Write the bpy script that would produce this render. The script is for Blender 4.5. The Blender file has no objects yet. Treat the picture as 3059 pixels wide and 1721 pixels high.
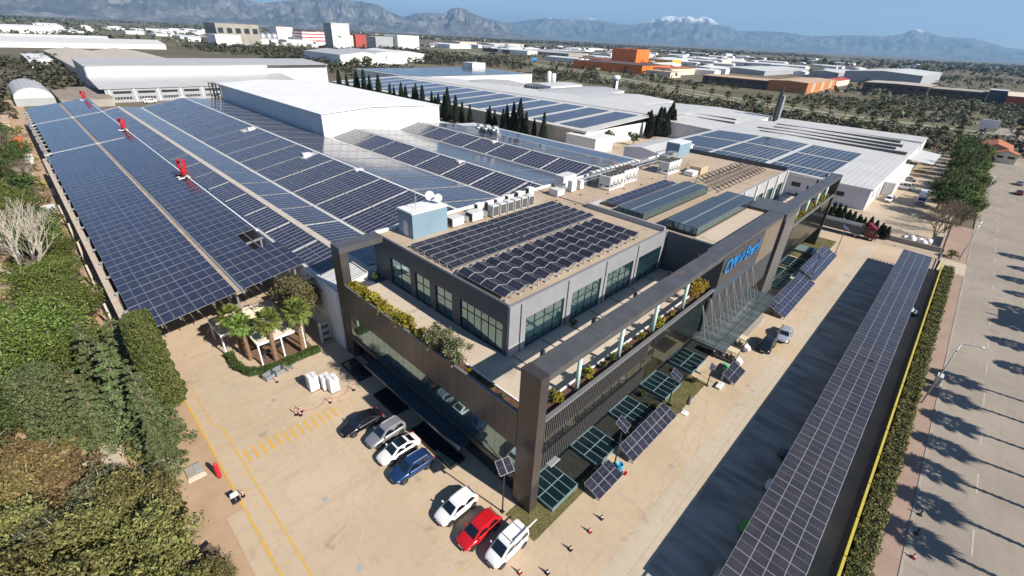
import bpy, math, random
import numpy as np
from mathutils import Vector, Matrix, Euler
R = math.radians
scene = bpy.context.scene
C = scene.collection
# ------------------------------------------------------------------ camera
CAM = Vector((-21.02, -16.21, 38.0))
cam_d = bpy.data.cameras.new('camera'); cam = bpy.data.objects.new('camera', cam_d); C.objects.link(cam)
cam_d.sensor_width = 36.0; cam_d.lens = 16.004; cam_d.clip_start = 0.5; cam_d.clip_end = 150000
YAW, PIT, ROL = R(43.1261), R(28.9187), R(-2.7836)
fw = Vector((math.cos(YAW) * math.cos(PIT), math.sin(YAW) * math.cos(PIT), -math.sin(PIT)))
rt0 = Vector((math.sin(YAW), -math.cos(YAW), 0)); dn0 = fw.cross(rt0)
rt = math.cos(ROL) * rt0 + math.sin(ROL) * dn0
dn = -math.sin(ROL) * rt0 + math.cos(ROL) * dn0
cam.matrix_world = Matrix(((rt.x, -dn.x, -fw.x, CAM.x), (rt.y, -dn.y, -fw.y, CAM.y), (rt.z, -dn.z, -fw.z, CAM.z), (0, 0, 0, 1)))
scene.camera = cam
# ------------------------------------------------------------------ sky, sun, exposure
SUN = Vector((0.21, -1.39, 1.0)).normalized()          # towards the sun
SUN_EL = math.asin(SUN.z); SUN_AZ = math.atan2(SUN.x, SUN.y)
w = bpy.data.worlds.new('World'); scene.world = w; w.use_nodes = True
nt = w.node_tree; bg = nt.nodes['Background']
sky = nt.nodes.new('ShaderNodeTexSky'); sky.sky_type = 'NISHITA'; sky.sun_disc = False
sky.sun_elevation = SUN_EL; sky.sun_rotation = SUN_AZ; sky.altitude = 2200; sky.air_density = 1.0; sky.dust_density = 0.15; sky.ozone_density = 4
nt.links.new(sky.outputs[0], bg.inputs[0]); bg.inputs[1].default_value = 0.07
sl = bpy.data.lights.new('sun', 'SUN'); sl.energy = 5.0; sl.angle = R(0.53); sl.color = (1.0, 0.93, 0.83)
so = bpy.data.objects.new('sun', sl); C.objects.link(so); so.location = (0, 0, 300)
so.rotation_euler = (-SUN).to_track_quat('-Z', 'Y').to_euler()
scene.view_settings.view_transform = 'Standard'; scene.view_settings.look = 'None'
scene.view_settings.exposure = 0.72; scene.view_settings.gamma = 1.0; scene.view_settings.use_curve_mapping = False
scene.cycles.max_bounces = 6; scene.cycles.diffuse_bounces = 3; scene.cycles.glossy_bounces = 3; scene.cycles.transmission_bounces = 6
scene.cycles.transparent_max_bounces = 10; scene.cycles.volume_bounces = 0; scene.cycles.caustics_reflective = False; scene.cycles.caustics_refractive = False
random.seed(7); RNG = np.random.default_rng(7)

# ------------------------------------------------------------------ helpers
class MB:
    """collects faces for ONE mesh"""
    def __init__(s): s.v = []; s.f = []; s.m = []; s.uv = {}
    def quad(s, a, b, c, d, m=0, uv=None):
        n = len(s.v); s.v += [tuple(a), tuple(b), tuple(c), tuple(d)]
        if uv: s.uv[len(s.f)] = uv
        s.f.append((n, n + 1, n + 2, n + 3)); s.m.append(m); return s
    def poly(s, pts, m=0):
        n = len(s.v); s.v += [tuple(p) for p in pts]; s.f.append(tuple(range(n, n + len(pts)))); s.m.append(m); return s
    def hexa(s, p, m=0):
        n = len(s.v); s.v += [tuple(q) for q in p]
        for q in ((0, 3, 2, 1), (4, 5, 6, 7), (0, 1, 5, 4), (1, 2, 6, 5), (2, 3, 7, 6), (3, 0, 4, 7)):
            s.f.append(tuple(n + i for i in q)); s.m.append(m)
        return s
    def box(s, x0, y0, z0, x1, y1, z1, m=0):
        return s.hexa([(x0, y0, z0), (x1, y0, z0), (x1, y1, z0), (x0, y1, z0), (x0, y0, z1), (x1, y0, z1), (x1, y1, z1), (x0, y1, z1)], m)
    def obox(s, c, u, v, n, su, sv, sn, m=0):
        c, u, v, n = Vector(c), Vector(u) * su / 2, Vector(v) * sv / 2, Vector(n) * sn / 2
        return s.hexa([c - u - v - n, c + u - v - n, c + u + v - n, c - u + v - n, c - u - v + n, c + u - v + n, c + u + v + n, c - u + v + n], m)
    def bar(s, a, b, wd, ht=None, m=0):
        a, b = Vector(a), Vector(b); d = (b - a); L = d.length
        if L < 1e-6: return s
        d /= L; u = d.cross(Vector((0, 0, 1)))
        if u.length < 1e-4: u = Vector((1, 0, 0))
        u.normalize(); v = u.cross(d)
        return s.obox((a + b) / 2, d, u, v, L, wd, ht or wd, m)
    def tube(s, a, b, r0, r1=None, n=8, m=0, caps=True):
        a, b = Vector(a), Vector(b); r1 = r0 if r1 is None else r1
        d = (b - a).normalized(); u = d.cross(Vector((0, 0, 1)))
        if u.length < 1e-4: u = Vector((1, 0, 0))
        u.normalize(); v = d.cross(u); k = len(s.v)
        for c, r in ((a, r0), (b, r1)):
            for i in range(n):
                t = 2 * math.pi * i / n; s.v.append(tuple(c + u * (r * math.cos(t)) + v * (r * math.sin(t))))
        for i in range(n):
            j = (i + 1) % n; s.f.append((k + i, k + j, k + n + j, k + n + i)); s.m.append(m)
        if caps:
            s.f.append(tuple(k + i for i in range(n))[::-1]); s.m.append(m)
            s.f.append(tuple(k + n + i for i in range(n))); s.m.append(m)
        return s
    def lathe(s, prof, c=(0, 0, 0), n=12, m=0, axis='z'):
        k = len(s.v)
        for r, z in prof:
            for i in range(n):
                t = 2 * math.pi * i / n
                p = (r * math.cos(t), r * math.sin(t), z) if axis == 'z' else (r * math.cos(t), z, r * math.sin(t))
                s.v.append((c[0] + p[0], c[1] + p[1], c[2] + p[2]))
        for q in range(len(prof) - 1):
            for i in range(n):
                j = (i + 1) % n; f = (k + q * n + i, k + q * n + j, k + (q + 1) * n + j, k + (q + 1) * n + i)
                s.f.append(f if axis == 'z' else f[::-1]); s.m.append(m)
        return s
    def prism(s, pts, z0, z1, m=0):
        n = len(pts); k = len(s.v)
        s.v += [(x, y, z0) for x, y in pts] + [(x, y, z1) for x, y in pts]
        s.f.append(tuple(k + i for i in range(n))[::-1]); s.m.append(m)
        s.f.append(tuple(k + n + i for i in range(n))); s.m.append(m)
        for i in range(n):
            j = (i + 1) % n; s.f.append((k + i, k + j, k + n + j, k + n + i)); s.m.append(m)
        return s
    def mesh(s, name, mats, off=None, smooth=False):
        me = bpy.data.meshes.new(name)
        v = s.v if off is None else [(a - off[0], b - off[1], c - off[2]) for a, b, c in s.v]
        me.from_pydata(v, [], s.f)
        for mt in (mats if isinstance(mats, (list, tuple)) else [mats]): me.materials.append(mt)
        if any(s.m): me.polygons.foreach_set('material_index', s.m)
        if s.uv:
            ul = me.uv_layers.new(name='uv')
            for fi, uv in s.uv.items():
                for k, li in enumerate(me.polygons[fi].loop_indices): ul.data[li].uv = uv[k]
        if smooth: me.polygons.foreach_set('use_smooth', [True] * len(me.polygons))
        me.update(); return me

ROOT = {}
def put(name, me, parent=None, loc=(0, 0, 0), rot=(0, 0, 0), scale=None):
    o = bpy.data.objects.new(name, me); C.objects.link(o)
    o.location = loc; o.rotation_euler = rot
    if scale is not None: o.scale = scale if hasattr(scale, '__len__') else (scale,) * 3
    if parent is not None: o.parent = parent; ROOT[o.name] = ROOT.get(parent.name)
    return o
def part(name, mb, mats, parent, smooth=False, kind=None, label=None):
    """mesh given in world coordinates, becomes a child of `parent` (a thing at ROOT location)"""
    o = put(name, mb.mesh(name, mats, ROOT.get(parent.name), smooth), parent)
    if kind: o['kind'] = kind
    if label: o['label'] = label
    return o
def lpart(name, mb, mats, parent, smooth=False):
    return put(name, mb.mesh(name, mats, None, smooth), parent)
def tag(o, label, cat=None, group=None, kind=None):
    o['label'] = label
    if cat: o['category'] = cat
    if group: o['group'] = group
    if kind: o['kind'] = kind
    return o
def thing(name, label, cat, loc=(0, 0, 0), rz=0, group=None):
    o = bpy.data.objects.new(name, None); C.objects.link(o); o.location = loc; o.rotation_euler = (0, 0, rz); o.empty_display_size = 0.3
    ROOT[o.name] = tuple(loc); return tag(o, label, cat, group)
def solo(name, mb, mats, label, cat, group=None, smooth=False, loc=None):
    if loc is None:
        a = np.array(mb.v); loc = (float(a[:, 0].mean()), float(a[:, 1].mean()), float(a[:, 2].min()))
    o = put(name, mb.mesh(name, mats, loc, smooth), None, loc); return tag(o, label, cat, group)
def struct(name, mb, mats, label=None, smooth=False):
    o = put(name, mb.mesh(name, mats, None, smooth)); o['kind'] = 'structure'
    if label: o['label'] = label
    return o
def clone(root, loc, rz=0, label=None, scale=None, group=None):
    def cp(o, par):
        c = o.copy(); C.objects.link(c); c.parent = par
        for ch in o.children: cp(ch, c)
        return c
    r = cp(root, None); r.location = loc; r.rotation_euler = (0, 0, rz); ROOT[r.name] = tuple(loc)
    if scale is not None: r.scale = scale if hasattr(scale, '__len__') else (scale,) * 3
    if label: r['label'] = label
    if group: r['group'] = group
    return r
ORD = ['first', 'second', 'third', 'fourth', 'fifth', 'sixth', 'seventh', 'eighth', 'ninth', 'tenth', 'eleventh', 'twelfth', 'thirteenth', 'fourteenth', 'fifteenth', 'sixteenth', 'seventeenth', 'eighteenth', 'nineteenth', 'twentieth'] + ['%d%s' % (i, 'st' if i % 10 == 1 else 'nd' if i % 10 == 2 else 'rd' if i % 10 == 3 else 'th') for i in range(21, 80)]
def jit(a): return random.uniform(-a, a)

# ------------------------------------------------------------------ materials
class N:
    def __init__(s, name):
        s.m = bpy.data.materials.new(name); s.m.use_nodes = True; s.t = s.m.node_tree; s.b = s.t.nodes['Principled BSDF']; s.o = s.t.nodes['Material Output']
    def n(s, typ, **kw):
        k = s.t.nodes.new('ShaderNode' + typ)
        for a, b in kw.items(): setattr(k, a, b)
        return k
    def l(s, a, b): s.t.links.new(a, b)
    def co(s, kind='Object', scale=None):
        c = s.n('TexCoord').outputs[kind]
        if scale is not None:
            mp = s.n('Mapping'); mp.inputs['Scale'].default_value = scale if hasattr(scale, '__len__') else (scale,) * 3
            s.l(c, mp.inputs[0]); c = mp.outputs[0]
        return c
    def noise(s, co, scale, detail=4, rough=.55, dist=0):
        k = s.n('TexNoise'); k.inputs['Scale'].default_value = scale; k.inputs['Detail'].default_value = detail; k.inputs['Roughness'].default_value = rough; k.inputs['Distortion'].default_value = dist
        s.l(co, k.inputs['Vector']); return k.outputs['Fac']
    def ramp(s, fac, stops, interp='LINEAR'):
        k = s.n('ValToRGB'); cr = k.color_ramp; cr.interpolation = interp
        while len(cr.elements) < len(stops): cr.elements.new(.5)
        for e, (p, c) in zip(cr.elements, stops):
            e.position = p; e.color = (c, c, c, 1) if not hasattr(c, '__len__') else (*c, 1)
        s.l(fac, k.inputs[0]); return k.outputs[0]
    def mix(s, fac, a, b, mode='MIX'):
        k = s.n('Mix', data_type='RGBA', blend_type=mode)
        for x, i in ((fac, 0), (a, 6), (b, 7)):
            if hasattr(x, 'links') or hasattr(x, 'is_linked'): s.l(x, k.inputs[i])
            elif i == 0: k.inputs[0].default_value = x
            else: k.inputs[i].default_value = (*x, 1)
        return k.outputs[2]
    def math(s, op, a, b=0):
        k = s.n('Math', operation=op)
        for i, x in enumerate((a, b)):
            if hasattr(x, 'is_linked'): s.l(x, k.inputs[i])
            else: k.inputs[i].default_value = x
        return k.outputs[0]
    def bump(s, h, strength=.3, dist=.02):
        k = s.n('Bump'); k.inputs['Strength'].default_value = strength; k.inputs['Distance'].default_value = dist
        s.l(h, k.inputs['Height']); s.l(k.outputs[0], s.b.inputs['Normal'])
    def set(s, col=None, rough=.7, metal=0, spec=None):
        if col is not None:
            if hasattr(col, 'is_linked'): s.l(col, s.b.inputs['Base Color'])
            else: s.b.inputs['Base Color'].default_value = (*col, 1)
        if hasattr(rough, 'is_linked'): s.l(rough, s.b.inputs['Roughness'])
        else: s.b.inputs['Roughness'].default_value = rough
        s.b.inputs['Metallic'].default_value = metal
        if spec is not None: s.b.inputs['Specular IOR Level'].default_value = spec
        return s
MATS = {}
def pm(name, c1, c2=None, scale=1.5, rough=.7, metal=0, bump=0, bscale=None, lo=.35, hi=.7, spec=None, world=True):
    """plain procedural material: two tones mottled by noise, optional fine bump"""
    if name in MATS: return MATS[name]
    k = N(name); c2 = c2 or tuple(x * .82 for x in c1)
    if world: co = k.n('NewGeometry').outputs['Position']
    else: co = k.co()
    f = k.ramp(k.noise(co, scale, 6, .6), [(lo, 0.), (hi, 1.)])
    k.set(k.mix(f, c1, c2), rough, metal, spec)
    if bump: k.bump(k.noise(co, bscale or scale * 8, 4), bump)
    MATS[name] = k.m; return k.m
def corrug(name, c1, c2, axis=0, pitch=.33, rough=.45, strength=.5):
    """profiled sheet metal"""
    if name in MATS: return MATS[name]
    k = N(name); co = k.n('NewGeometry').outputs['Position']; sp = k.n('SeparateXYZ'); k.l(co, sp.inputs[0])
    f = k.ramp(k.noise(co, .12, 6, .65), [(.35, 0.), (.72, 1.)]); col = k.mix(f, c1, c2)
    rib = k.math('GREATER_THAN', k.math('SINE', k.math('MULTIPLY', sp.outputs[axis], 2 * math.pi / (pitch * 3))), .8); lap = k.math('LESS_THAN', k.math('FRACT', k.math('DIVIDE', sp.outputs[1 - axis], 12.5)), .02)
    k.set(k.mix(k.math('MULTIPLY', k.math('MAXIMUM', rib, lap), .3), col, tuple(x * .5 for x in c2)), rough)
    ph = k.math('MULTIPLY', sp.outputs[axis], 2 * math.pi / pitch); k.bump(k.math('SINE', ph), strength, pitch * .12)
    MATS[name] = k.m; return k.m
# concrete of the yards: warm, blotched, with slab joints and tyre traces
def concrete(name, c1, c2, joint=(5.2, 4.4), stain=.5, jst=.2):
    k = N(name); co = k.n('NewGeometry').outputs['Position']
    f = k.ramp(k.noise(co, .09, 8, .62), [(.36, 0.), (.66, 1.)]); col = k.mix(f, c1, c2)
    f2 = k.ramp(k.noise(co, 1.1, 8, .7), [(.5, 0.), (.78, .5)]); col = k.mix(f2, col, tuple(x * .72 for x in c2))
    mp = k.n('Mapping'); mp.inputs['Scale'].default_value = (.05, .5, 1); k.l(co, mp.inputs[0])
    f3 = k.ramp(k.noise(mp.outputs[0], 1.0, 5, .6), [(.56, 0.), (.75, stain)]); col = k.mix(f3, col, tuple(x * .8 for x in c2))
    f5 = k.ramp(k.noise(co, .33, 3, .5, .6), [(.64, 0.), (.74, .5)]); col = k.mix(f5, col, (.2, .155, .115))
    sp = k.n('SeparateXYZ'); k.l(co, sp.inputs[0]); js = []
    for i, p in enumerate(joint):
        a = k.math('ABSOLUTE', k.math('SUBTRACT', k.math('FRACT', k.math('DIVIDE', sp.outputs[i], p)), .5)); js.append(k.math('LESS_THAN', a, .0045))
    j = k.math('MULTIPLY', k.math('MAXIMUM', js[0], js[1]), jst); col = k.mix(j, col, (.17, .13, .1))
    k.set(col, .85, 0, .25); k.bump(k.noise(co, 14, 4), .12, .01); MATS[name] = k.m; return k.m
M_LOT = concrete('warm_concrete', (.53, .42, .30), (.455, .35, .245))
M_YARD = concrete('yard_concrete', (.47, .385, .29), (.38, .305, .22), (8, 8))
M_PALECON = concrete('pale_concrete', (.52, .445, .345), (.44, .37, .275), (3.9, 6.2), .35, .35)
M_LANE = None
M_ROAD = concrete('road_asphalt', (.335, .287, .237), (.265, .228, .188), (40, 400), .6)
M_ROOFCON = concrete('roof_screed', (.47, .375, .28), (.36, .285, .205), (9, 9), .35)
M_TERR = concrete('terrace_paving', (.56, .475, .375), (.49, .41, .32), (1.2, 1.2), .2)
M_DIRT = pm('dirt', (.37, .245, .15), (.48, .345, .225), .25, .95, bump=.5, bscale=6)
M_GRASS = pm('lawn', (.10, .095, .03), (.17, .14, .06), .8, .95, bump=.8, bscale=25)
M_MULCH = pm('mulch', (.085, .035, .02), (.14, .07, .04), 2, .95, bump=.9, bscale=18)
M_YEL = pm('yellow_paint', (.62, .36, .055), (.52, .34, .14), 1.2, .7, lo=.45, hi=.62)
M_YELFADE = pm('worn_yellow_paint', (.56, .37, .12), (.5, .385, .26), 2.2, .8, lo=.38, hi=.55)
M_WHITEPAINT = pm('white_paint', (.46, .41, .36), (.36, .31, .27), 1.5, .8)
M_STEEL = pm('galvanised_steel', (.52, .53, .54), (.42, .43, .44), 2, .4, .7)
M_ALU = pm('aluminium_frame', (.46, .46, .49), (.40, .40, .43), 3, .42, .35)
M_WHITE = pm('white_coating', (.78, .775, .755), (.66, .65, .63), .3, .45)
M_WHITEROOF = corrug('white_sheet_roof', (.64, .63, .605), (.55, .54, .515), 1, .5)
M_WHITEROOFX = corrug('white_sheet_roof_crosswise', (.62, .61, .59), (.53, .52, .50), 1, .5)
M_GREYROOF = corrug('grey_sheet_roof', (.50, .49, .485), (.43, .42, .415), 0, .6)
M_WHITEWALL = corrug('white_sheet_wall', (.80, .80, .785), (.72, .72, .705), 0, .9, strength=.25)
M_GREYWALL = pm('grey_wall', (.36, .37, .38), (.31, .32, .33), .2, .6)
M_CREAMROOF = corrug('cream_sheet_roof', (.58, .50, .40), (.50, .43, .34), 1, .6)
k = N('bronze_cladding'); co = k.n('NewGeometry').outputs['Position']; oi = k.n('ObjectInfo'); mp = k.n('Mapping'); mp.inputs['Scale'].default_value = (1.6, 1.6, .12); k.l(co, mp.inputs[0])
col = k.mix(k.ramp(k.noise(co, .35, 6), [(.35, 0.), (.7, 1.)]), (.082, .072, .067), (.062, .055, .052)); col = k.mix(k.ramp(k.noise(mp.outputs[0], 2.2, 5, .6), [(.52, 0.), (.78, .35)]), col, (.14, .13, .12))
hv = k.n('HueSaturation'); k.l(col, hv.inputs['Color']); k.l(k.math('ADD', .84, k.math('MULTIPLY', oi.outputs['Random'], .32)), hv.inputs['Value']); k.set(hv.outputs[0], k.math('ADD', .3, k.math('MULTIPLY', oi.outputs['Random'], .12)), .3); M_BRONZE = k.m; MATS['bronze_cladding'] = k.m
k = N('beam_cladding'); co = k.n('NewGeometry').outputs['Position']
col = k.mix(k.ramp(k.noise(co, .5, 6), [(.35, 0.), (.7, 1.)]), (.115, .115, .118), (.085, .084, .086)); col = k.mix(k.ramp(k.noise(co, .37, 2, .4), [(.66, 0.), (.74, .7)]), col, (.20, .13, .10)); k.set(col, .4, .25); M_BEAMTOP = k.m; MATS['beam_cladding'] = k.m
M_DARKPANEL = pm('charcoal_panel', (.047, .06, .08), (.058, .072, .094), .6, .5)
M_LIGHTPANEL = pm('light_grey_panel', (.25, .258, .275), (.215, .222, .24), .7, .5)
M_BLUEGREY = pm('blue_grey_render', (.20, .295, .36), (.17, .255, .315), .5, .7)
M_FRAME = pm('dark_window_frame', (.03, .035, .042), None, 4, .4, .3)
M_BLACK = pm('black_plastic', (.018, .018, .02), None, 3, .5)
M_DARKSTEEL = pm('dark_steel', (.055, .055, .06), None, 3, .45, .4)
M_TEAL = pm('teal_frame', (.22, .33, .34), (.17, .27, .28), 2, .35, .2)
M_MINT = pm('mint_column', (.52, .68, .64), (.45, .6, .57), 1, .5)
M_SLAT = pm('grey_slat', (.17, .165, .16), (.14, .135, .13), 2, .45, .2)
M_BLUE = pm('sign_blue', (.015, .20, .50), (.02, .23, .55), 1, .4)
M_RED = pm('red_paint', (.55, .012, .02), (.45, .012, .018), 2, .4)
M_TYRE = pm('tyre_rubber', (.02, .02, .022), None, 5, .8)
M_RIM = pm('alloy_rim', (.5, .5, .52), None, 6, .3, .8)
M_BROWN = pm('brown_wood', (.13, .075, .045), (.2, .13, .085), 3, .8)
M_BARK = pm('bark', (.20, .15, .11), (.11, .08, .06), 4, .95, bump=.8, bscale=12)
M_PALEBARK = pm('pale_bark', (.50, .45, .38), (.36, .31, .25), 3, .9, bump=.5, bscale=10)
M_PALMBARK = pm('palm_bark', (.27, .16, .09), (.17, .1, .06), 5, .95, bump=1, bscale=9)
M_TERRACOTTA = pm('terracotta_tiles', (.42, .14, .07), (.34, .12, .06), 1.5, .85)
M_TAN = pm('tan_render', (.5, .36, .24), (.44, .31, .2), .3, .85)
M_ORANGE = pm('orange_cladding', (.75, .17, .02), (.68, .15, .02), .1, .6)
M_DULLORANGE = pm('faded_orange_cladding', (.5, .19, .06), (.45, .17, .055), .08, .7)
M_DARKBROWN = pm('dark_brown_cladding', (.09, .062, .048), (.12, .085, .065), .1, .7)
M_CREAM = pm('cream_render', (.68, .6, .47), (.6, .53, .41), .1, .8)
M_BRICKRED = pm('brick_red_panel', (.42, .07, .045), None, .2, .7)
M_GREYCON = pm('grey_concrete', (.36, .325, .28), (.28, .255, .22), .12, .9)
M_PALEGREY = pm('pale_grey_unit', (.62, .62, .6), (.54, .54, .52), 1.5, .5)
M_GRILLE = pm('fan_grille', (.07, .065, .06), (.12, .115, .11), 20, .7)
M_PAVER = None
k = N('red_brick_paving'); co = k.n('NewGeometry').outputs['Position']; br = k.n('TexBrick'); k.l(co, br.inputs['Vector']); br.inputs['Scale'].default_value = 2.2
br.inputs['Color1'].default_value = (.34, .22, .17, 1); br.inputs['Color2'].default_value = (.3, .2, .155, 1); br.inputs['Mortar'].default_value = (.26, .2, .16, 1)
k.set(k.mix(k.ramp(k.noise(co, .3, 5), [(.4, 0.), (.7, .6)]), br.outputs[0], (.36, .27, .21)), .9); M_PAVER = k.m
def glass(name, tint, refl, rough=.03, fac=.45):
    k = N(name); k.set(tint, .25, 0); g = k.n('BsdfGlossy'); g.inputs['Color'].default_value = (*refl, 1); g.inputs['Roughness'].default_value = rough
    lw = k.n('LayerWeight'); lw.inputs[0].default_value = .35; f = k.math('ADD', k.math('MULTIPLY', lw.outputs['Facing'], .5), fac * .6)
    ms = k.n('MixShader'); k.l(f, ms.inputs[0]); k.l(k.b.outputs[0], ms.inputs[1]); k.l(g.outputs[0], ms.inputs[2]); k.l(ms.outputs[0], k.o.inputs[0]); return k.m
M_GLASS = glass('teal_glazing', (.012, .04, .052), (.45, .68, .72))
M_DGLASS = glass('dark_glazing', (.006, .009, .009), (.30, .34, .33), fac=.3)
M_PORTAL = pm('portal_cladding', (.15, .145, .14), (.12, .116, .112), .3, .42, .2)
M_CARGLASS = glass('car_glass', (.006, .008, .011), (.6, .66, .7), fac=.12)
M_ROOFGLASS = glass('skylight_glazing', (.085, .102, .112), (.4, .45, .48), .25, .14)
M_GRANITE = pm('granite_coping', (.17, .17, .17), (.115, .115, .118), 6, .6)
k = N('clear_canopy_glass'); k.set((.12, .15, .165), .08, 0, .5); tr = k.n('BsdfTransparent'); tr.inputs[0].default_value = (.6, .7, .73, 1)
ms = k.n('MixShader'); ms.inputs[0].default_value = .5; k.l(tr.outputs[0], ms.inputs[1]); k.l(k.b.outputs[0], ms.inputs[2]); k.l(ms.outputs[0], k.o.inputs[0]); M_CLEAR = k.m
# solar cells: half-cut cell grid from the panel's own UV
def cells(name, c1, c2, line, nu=6, nv=12, rough=.16, wid=.035, spec=.65):
    k = N(name); uv = k.n('UVMap'); sp = k.n('SeparateXYZ'); k.l(uv.outputs[0], sp.inputs[0]); ls = []
    for i, q in ((0, nu), (1, nv)):
        a = k.math('ABSOLUTE', k.math('SUBTRACT', k.math('FRACT', k.math('MULTIPLY', sp.outputs[i], q)), .5)); ls.append(k.math('GREATER_THAN', a, .5 - wid))
    mid = k.math('LESS_THAN', k.math('ABSOLUTE', k.math('SUBTRACT', sp.outputs[1], .5)), .009)
    g = k.math('MAXIMUM', k.math('MULTIPLY', k.math('MAXIMUM', ls[0], ls[1]), .35), mid)
    co = k.n('NewGeometry').outputs['Position']; ri = k.n('NewGeometry').outputs['Random Per Island']
    f = k.ramp(k.noise(co, .11, 5, .6), [(.38, 0.), (.64, 1.)]); col = k.mix(f, c1, c2); hv = k.n('HueSaturation'); k.l(col, hv.inputs['Color']); k.l(k.math('ADD', .72, k.math('MULTIPLY', ri, .56)), hv.inputs['Value']); k.l(k.math('ADD', .48, k.math('MULTIPLY', ri, .04)), hv.inputs['Hue']); col = hv.outputs[0]
    dust = k.ramp(k.noise(co, .5, 6, .65), [(.45, 0.), (.8, .16)]); col = k.mix(dust, col, (.2, .17, .15))
    col = k.mix(g, col, line); k.set(col, k.math('ADD', k.math('MULTIPLY', ri, .07), k.math('ADD', rough - .03, k.math('MULTIPLY', dust, .5))), 0, spec); return k.m
M_CELL = cells('blue_solar_cells', (.017, .019, .041), (.023, .025, .050), (.12, .125, .165), rough=.1)
M_CELLDARK = cells('dark_solar_cells', (.012, .014, .026), (.017, .019, .034), (.13, .13, .15), spec=.28)
M_CELLCAR = cells('carport_solar_cells', (.030, .029, .036), (.038, .036, .043), (.20, .19, .19), 6, 2, .2, .018)
def foliage(name, c1, c2, c3=None, trans=.22, scale=.9):
    k = N(name); co = k.n('NewGeometry').outputs['Position']; oi = k.n('ObjectInfo')
    f = k.ramp(k.noise(co, scale, 4, .6), [(.34, 0.), (.66, 1.)]); col = k.mix(f, c1, c2)
    ge = k.n('NewGeometry')
    f2 = k.ramp(k.noise(co, 5.5, 2, .5), [(.52, 0.), (.72, .8)]); col = k.mix(f2, col, c3 or tuple(min(1, x * 1.45) for x in c2))
    hs = k.n('HueSaturation'); k.l(col, hs.inputs['Color']); k.l(k.math('MULTIPLY', k.math('ADD', .74, k.math('MULTIPLY', oi.outputs['Random'], .52)), k.math('ADD', .5, ge.outputs['Random Per Island'])), hs.inputs['Value']); k.l(k.math('ADD', .478, k.math('MULTIPLY', oi.outputs['Random'], .044)), hs.inputs['Hue'])
    k.set(hs.outputs[0], .65, 0, .25); tl = k.n('BsdfTranslucent'); k.l(hs.outputs[0], tl.inputs[0]); ms = k.n('MixShader'); ms.inputs[0].default_value = trans
    k.l(k.b.outputs[0], ms.inputs[1]); k.l(tl.outputs[0], ms.inputs[2]); k.l(ms.outputs[0], k.o.inputs[0]); return k.m
F_OLIVE = foliage('olive_foliage', (0.134, 0.138, 0.0504), (0.234, 0.222, 0.0788), (0.324, 0.274, 0.0866))
F_OLIVE2 = foliage('grey_olive_foliage', (0.132, 0.143, 0.0706), (0.202, 0.212, 0.109), (0.296, 0.295, 0.167))
F_PINE = foliage('bright_pine_foliage', (0.102, 0.138, 0.0286), (0.156, 0.198, 0.0462), (0.222, 0.252, 0.077))
F_CEDAR = foliage('grey_green_conifer_foliage', (.105, .14, .055), (.15, .19, .08), (.21, .25, .12))
F_CYPR = foliage('trimmed_cypress_foliage', (0.103, 0.138, 0.036), (0.152, 0.193, 0.054), (0.207, 0.248, 0.084))
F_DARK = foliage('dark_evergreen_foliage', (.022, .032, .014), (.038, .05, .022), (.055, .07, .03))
F_MID = foliage('mid_green_foliage', (.055, .08, .022), (.088, .12, .036))
F_BROWN = foliage('autumn_brown_foliage', (.15, .115, .05), (.22, .16, .075), (.3, .18, .07))
F_YELLOW = foliage('yellow_green_foliage', (.28, .23, .025), (.36, .31, .04), (.16, .2, .03))
F_GOLD = foliage('golden_foliage', (.42, .29, .03), (.5, .36, .04), (.3, .22, .03))
F_HEDGE = foliage('hedge_foliage', (0.108, 0.131, 0.0343), (0.178, 0.186, 0.0554), (0.262, 0.246, 0.0858))
F_PALM = foliage('palm_foliage', (.11, .16, .03), (.17, .22, .05), (.25, .3, .09))
F_PALMDARK = foliage('dry_palm_foliage', (.075, .085, .03), (.12, .12, .05), (.19, .165, .08))
F_TWIG = foliage('bare_twigs', (.19, .15, .12), (.27, .22, .18), None, 0)
F_SCRUB = foliage('scrub_foliage', (.068, .075, .04), (.105, .106, .06), (.15, .14, .085), .1, .05)
def paint(name, col, metal=0, rough=.28):
    k = N(name); k.set(col, rough, metal); k.b.inputs['Coat Weight'].default_value = .7; k.b.inputs['Coat Roughness'].default_value = .06; return k.m
# ================================================================== ground and roads
def sheet(name, x0, y0, x1, y1, z, mat, label=None, step=40):
    mb = MB(); nx = max(1, int(math.ceil((x1 - x0) / step))); ny = max(1, int(math.ceil((y1 - y0) / step)))
    for i in range(nx):
        for j in range(ny):
            a, b = x0 + (x1 - x0) * i / nx, x0 + (x1 - x0) * (i + 1) / nx; c, d = y0 + (y1 - y0) * j / ny, y0 + (y1 - y0) * (j + 1) / ny
            mb.quad((a, c, z), (b, c, z), (b, d, z), (a, d, z))
    return struct(name, mb, mat, label)
k = N('plain_ground'); co = k.n('NewGeometry').outputs['Position']
f1 = k.noise(co, .0042, 8, .62); f2 = k.noise(co, .0011, 6, .6); f3 = k.noise(co, .05, 6, .7)
col = k.ramp(f1, [(.3, (.085, .082, .05)), (.45, (.14, .122, .085)), (.56, (.2, .165, .12)), (.68, (.095, .092, .06)), (.8, (.24, .2, .15))])
col = k.mix(k.ramp(f2, [(.42, 0.), (.58, .6)]), col, (.115, .108, .072)); pass
col = k.mix(k.ramp(f3, [(.52, 0.), (.78, .7)]), col, (.05, .055, .03)); k.set(col, .95, 0, .1); M_PLAIN = k.m
xs = sorted({s * q for s in (-1, 1) for q in (0, 40, 80, 120, 180, 260, 360, 500, 700, 1000, 1500, 2300, 3600, 6000, 10000, 18000, 34000)})
mb = MB()
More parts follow.
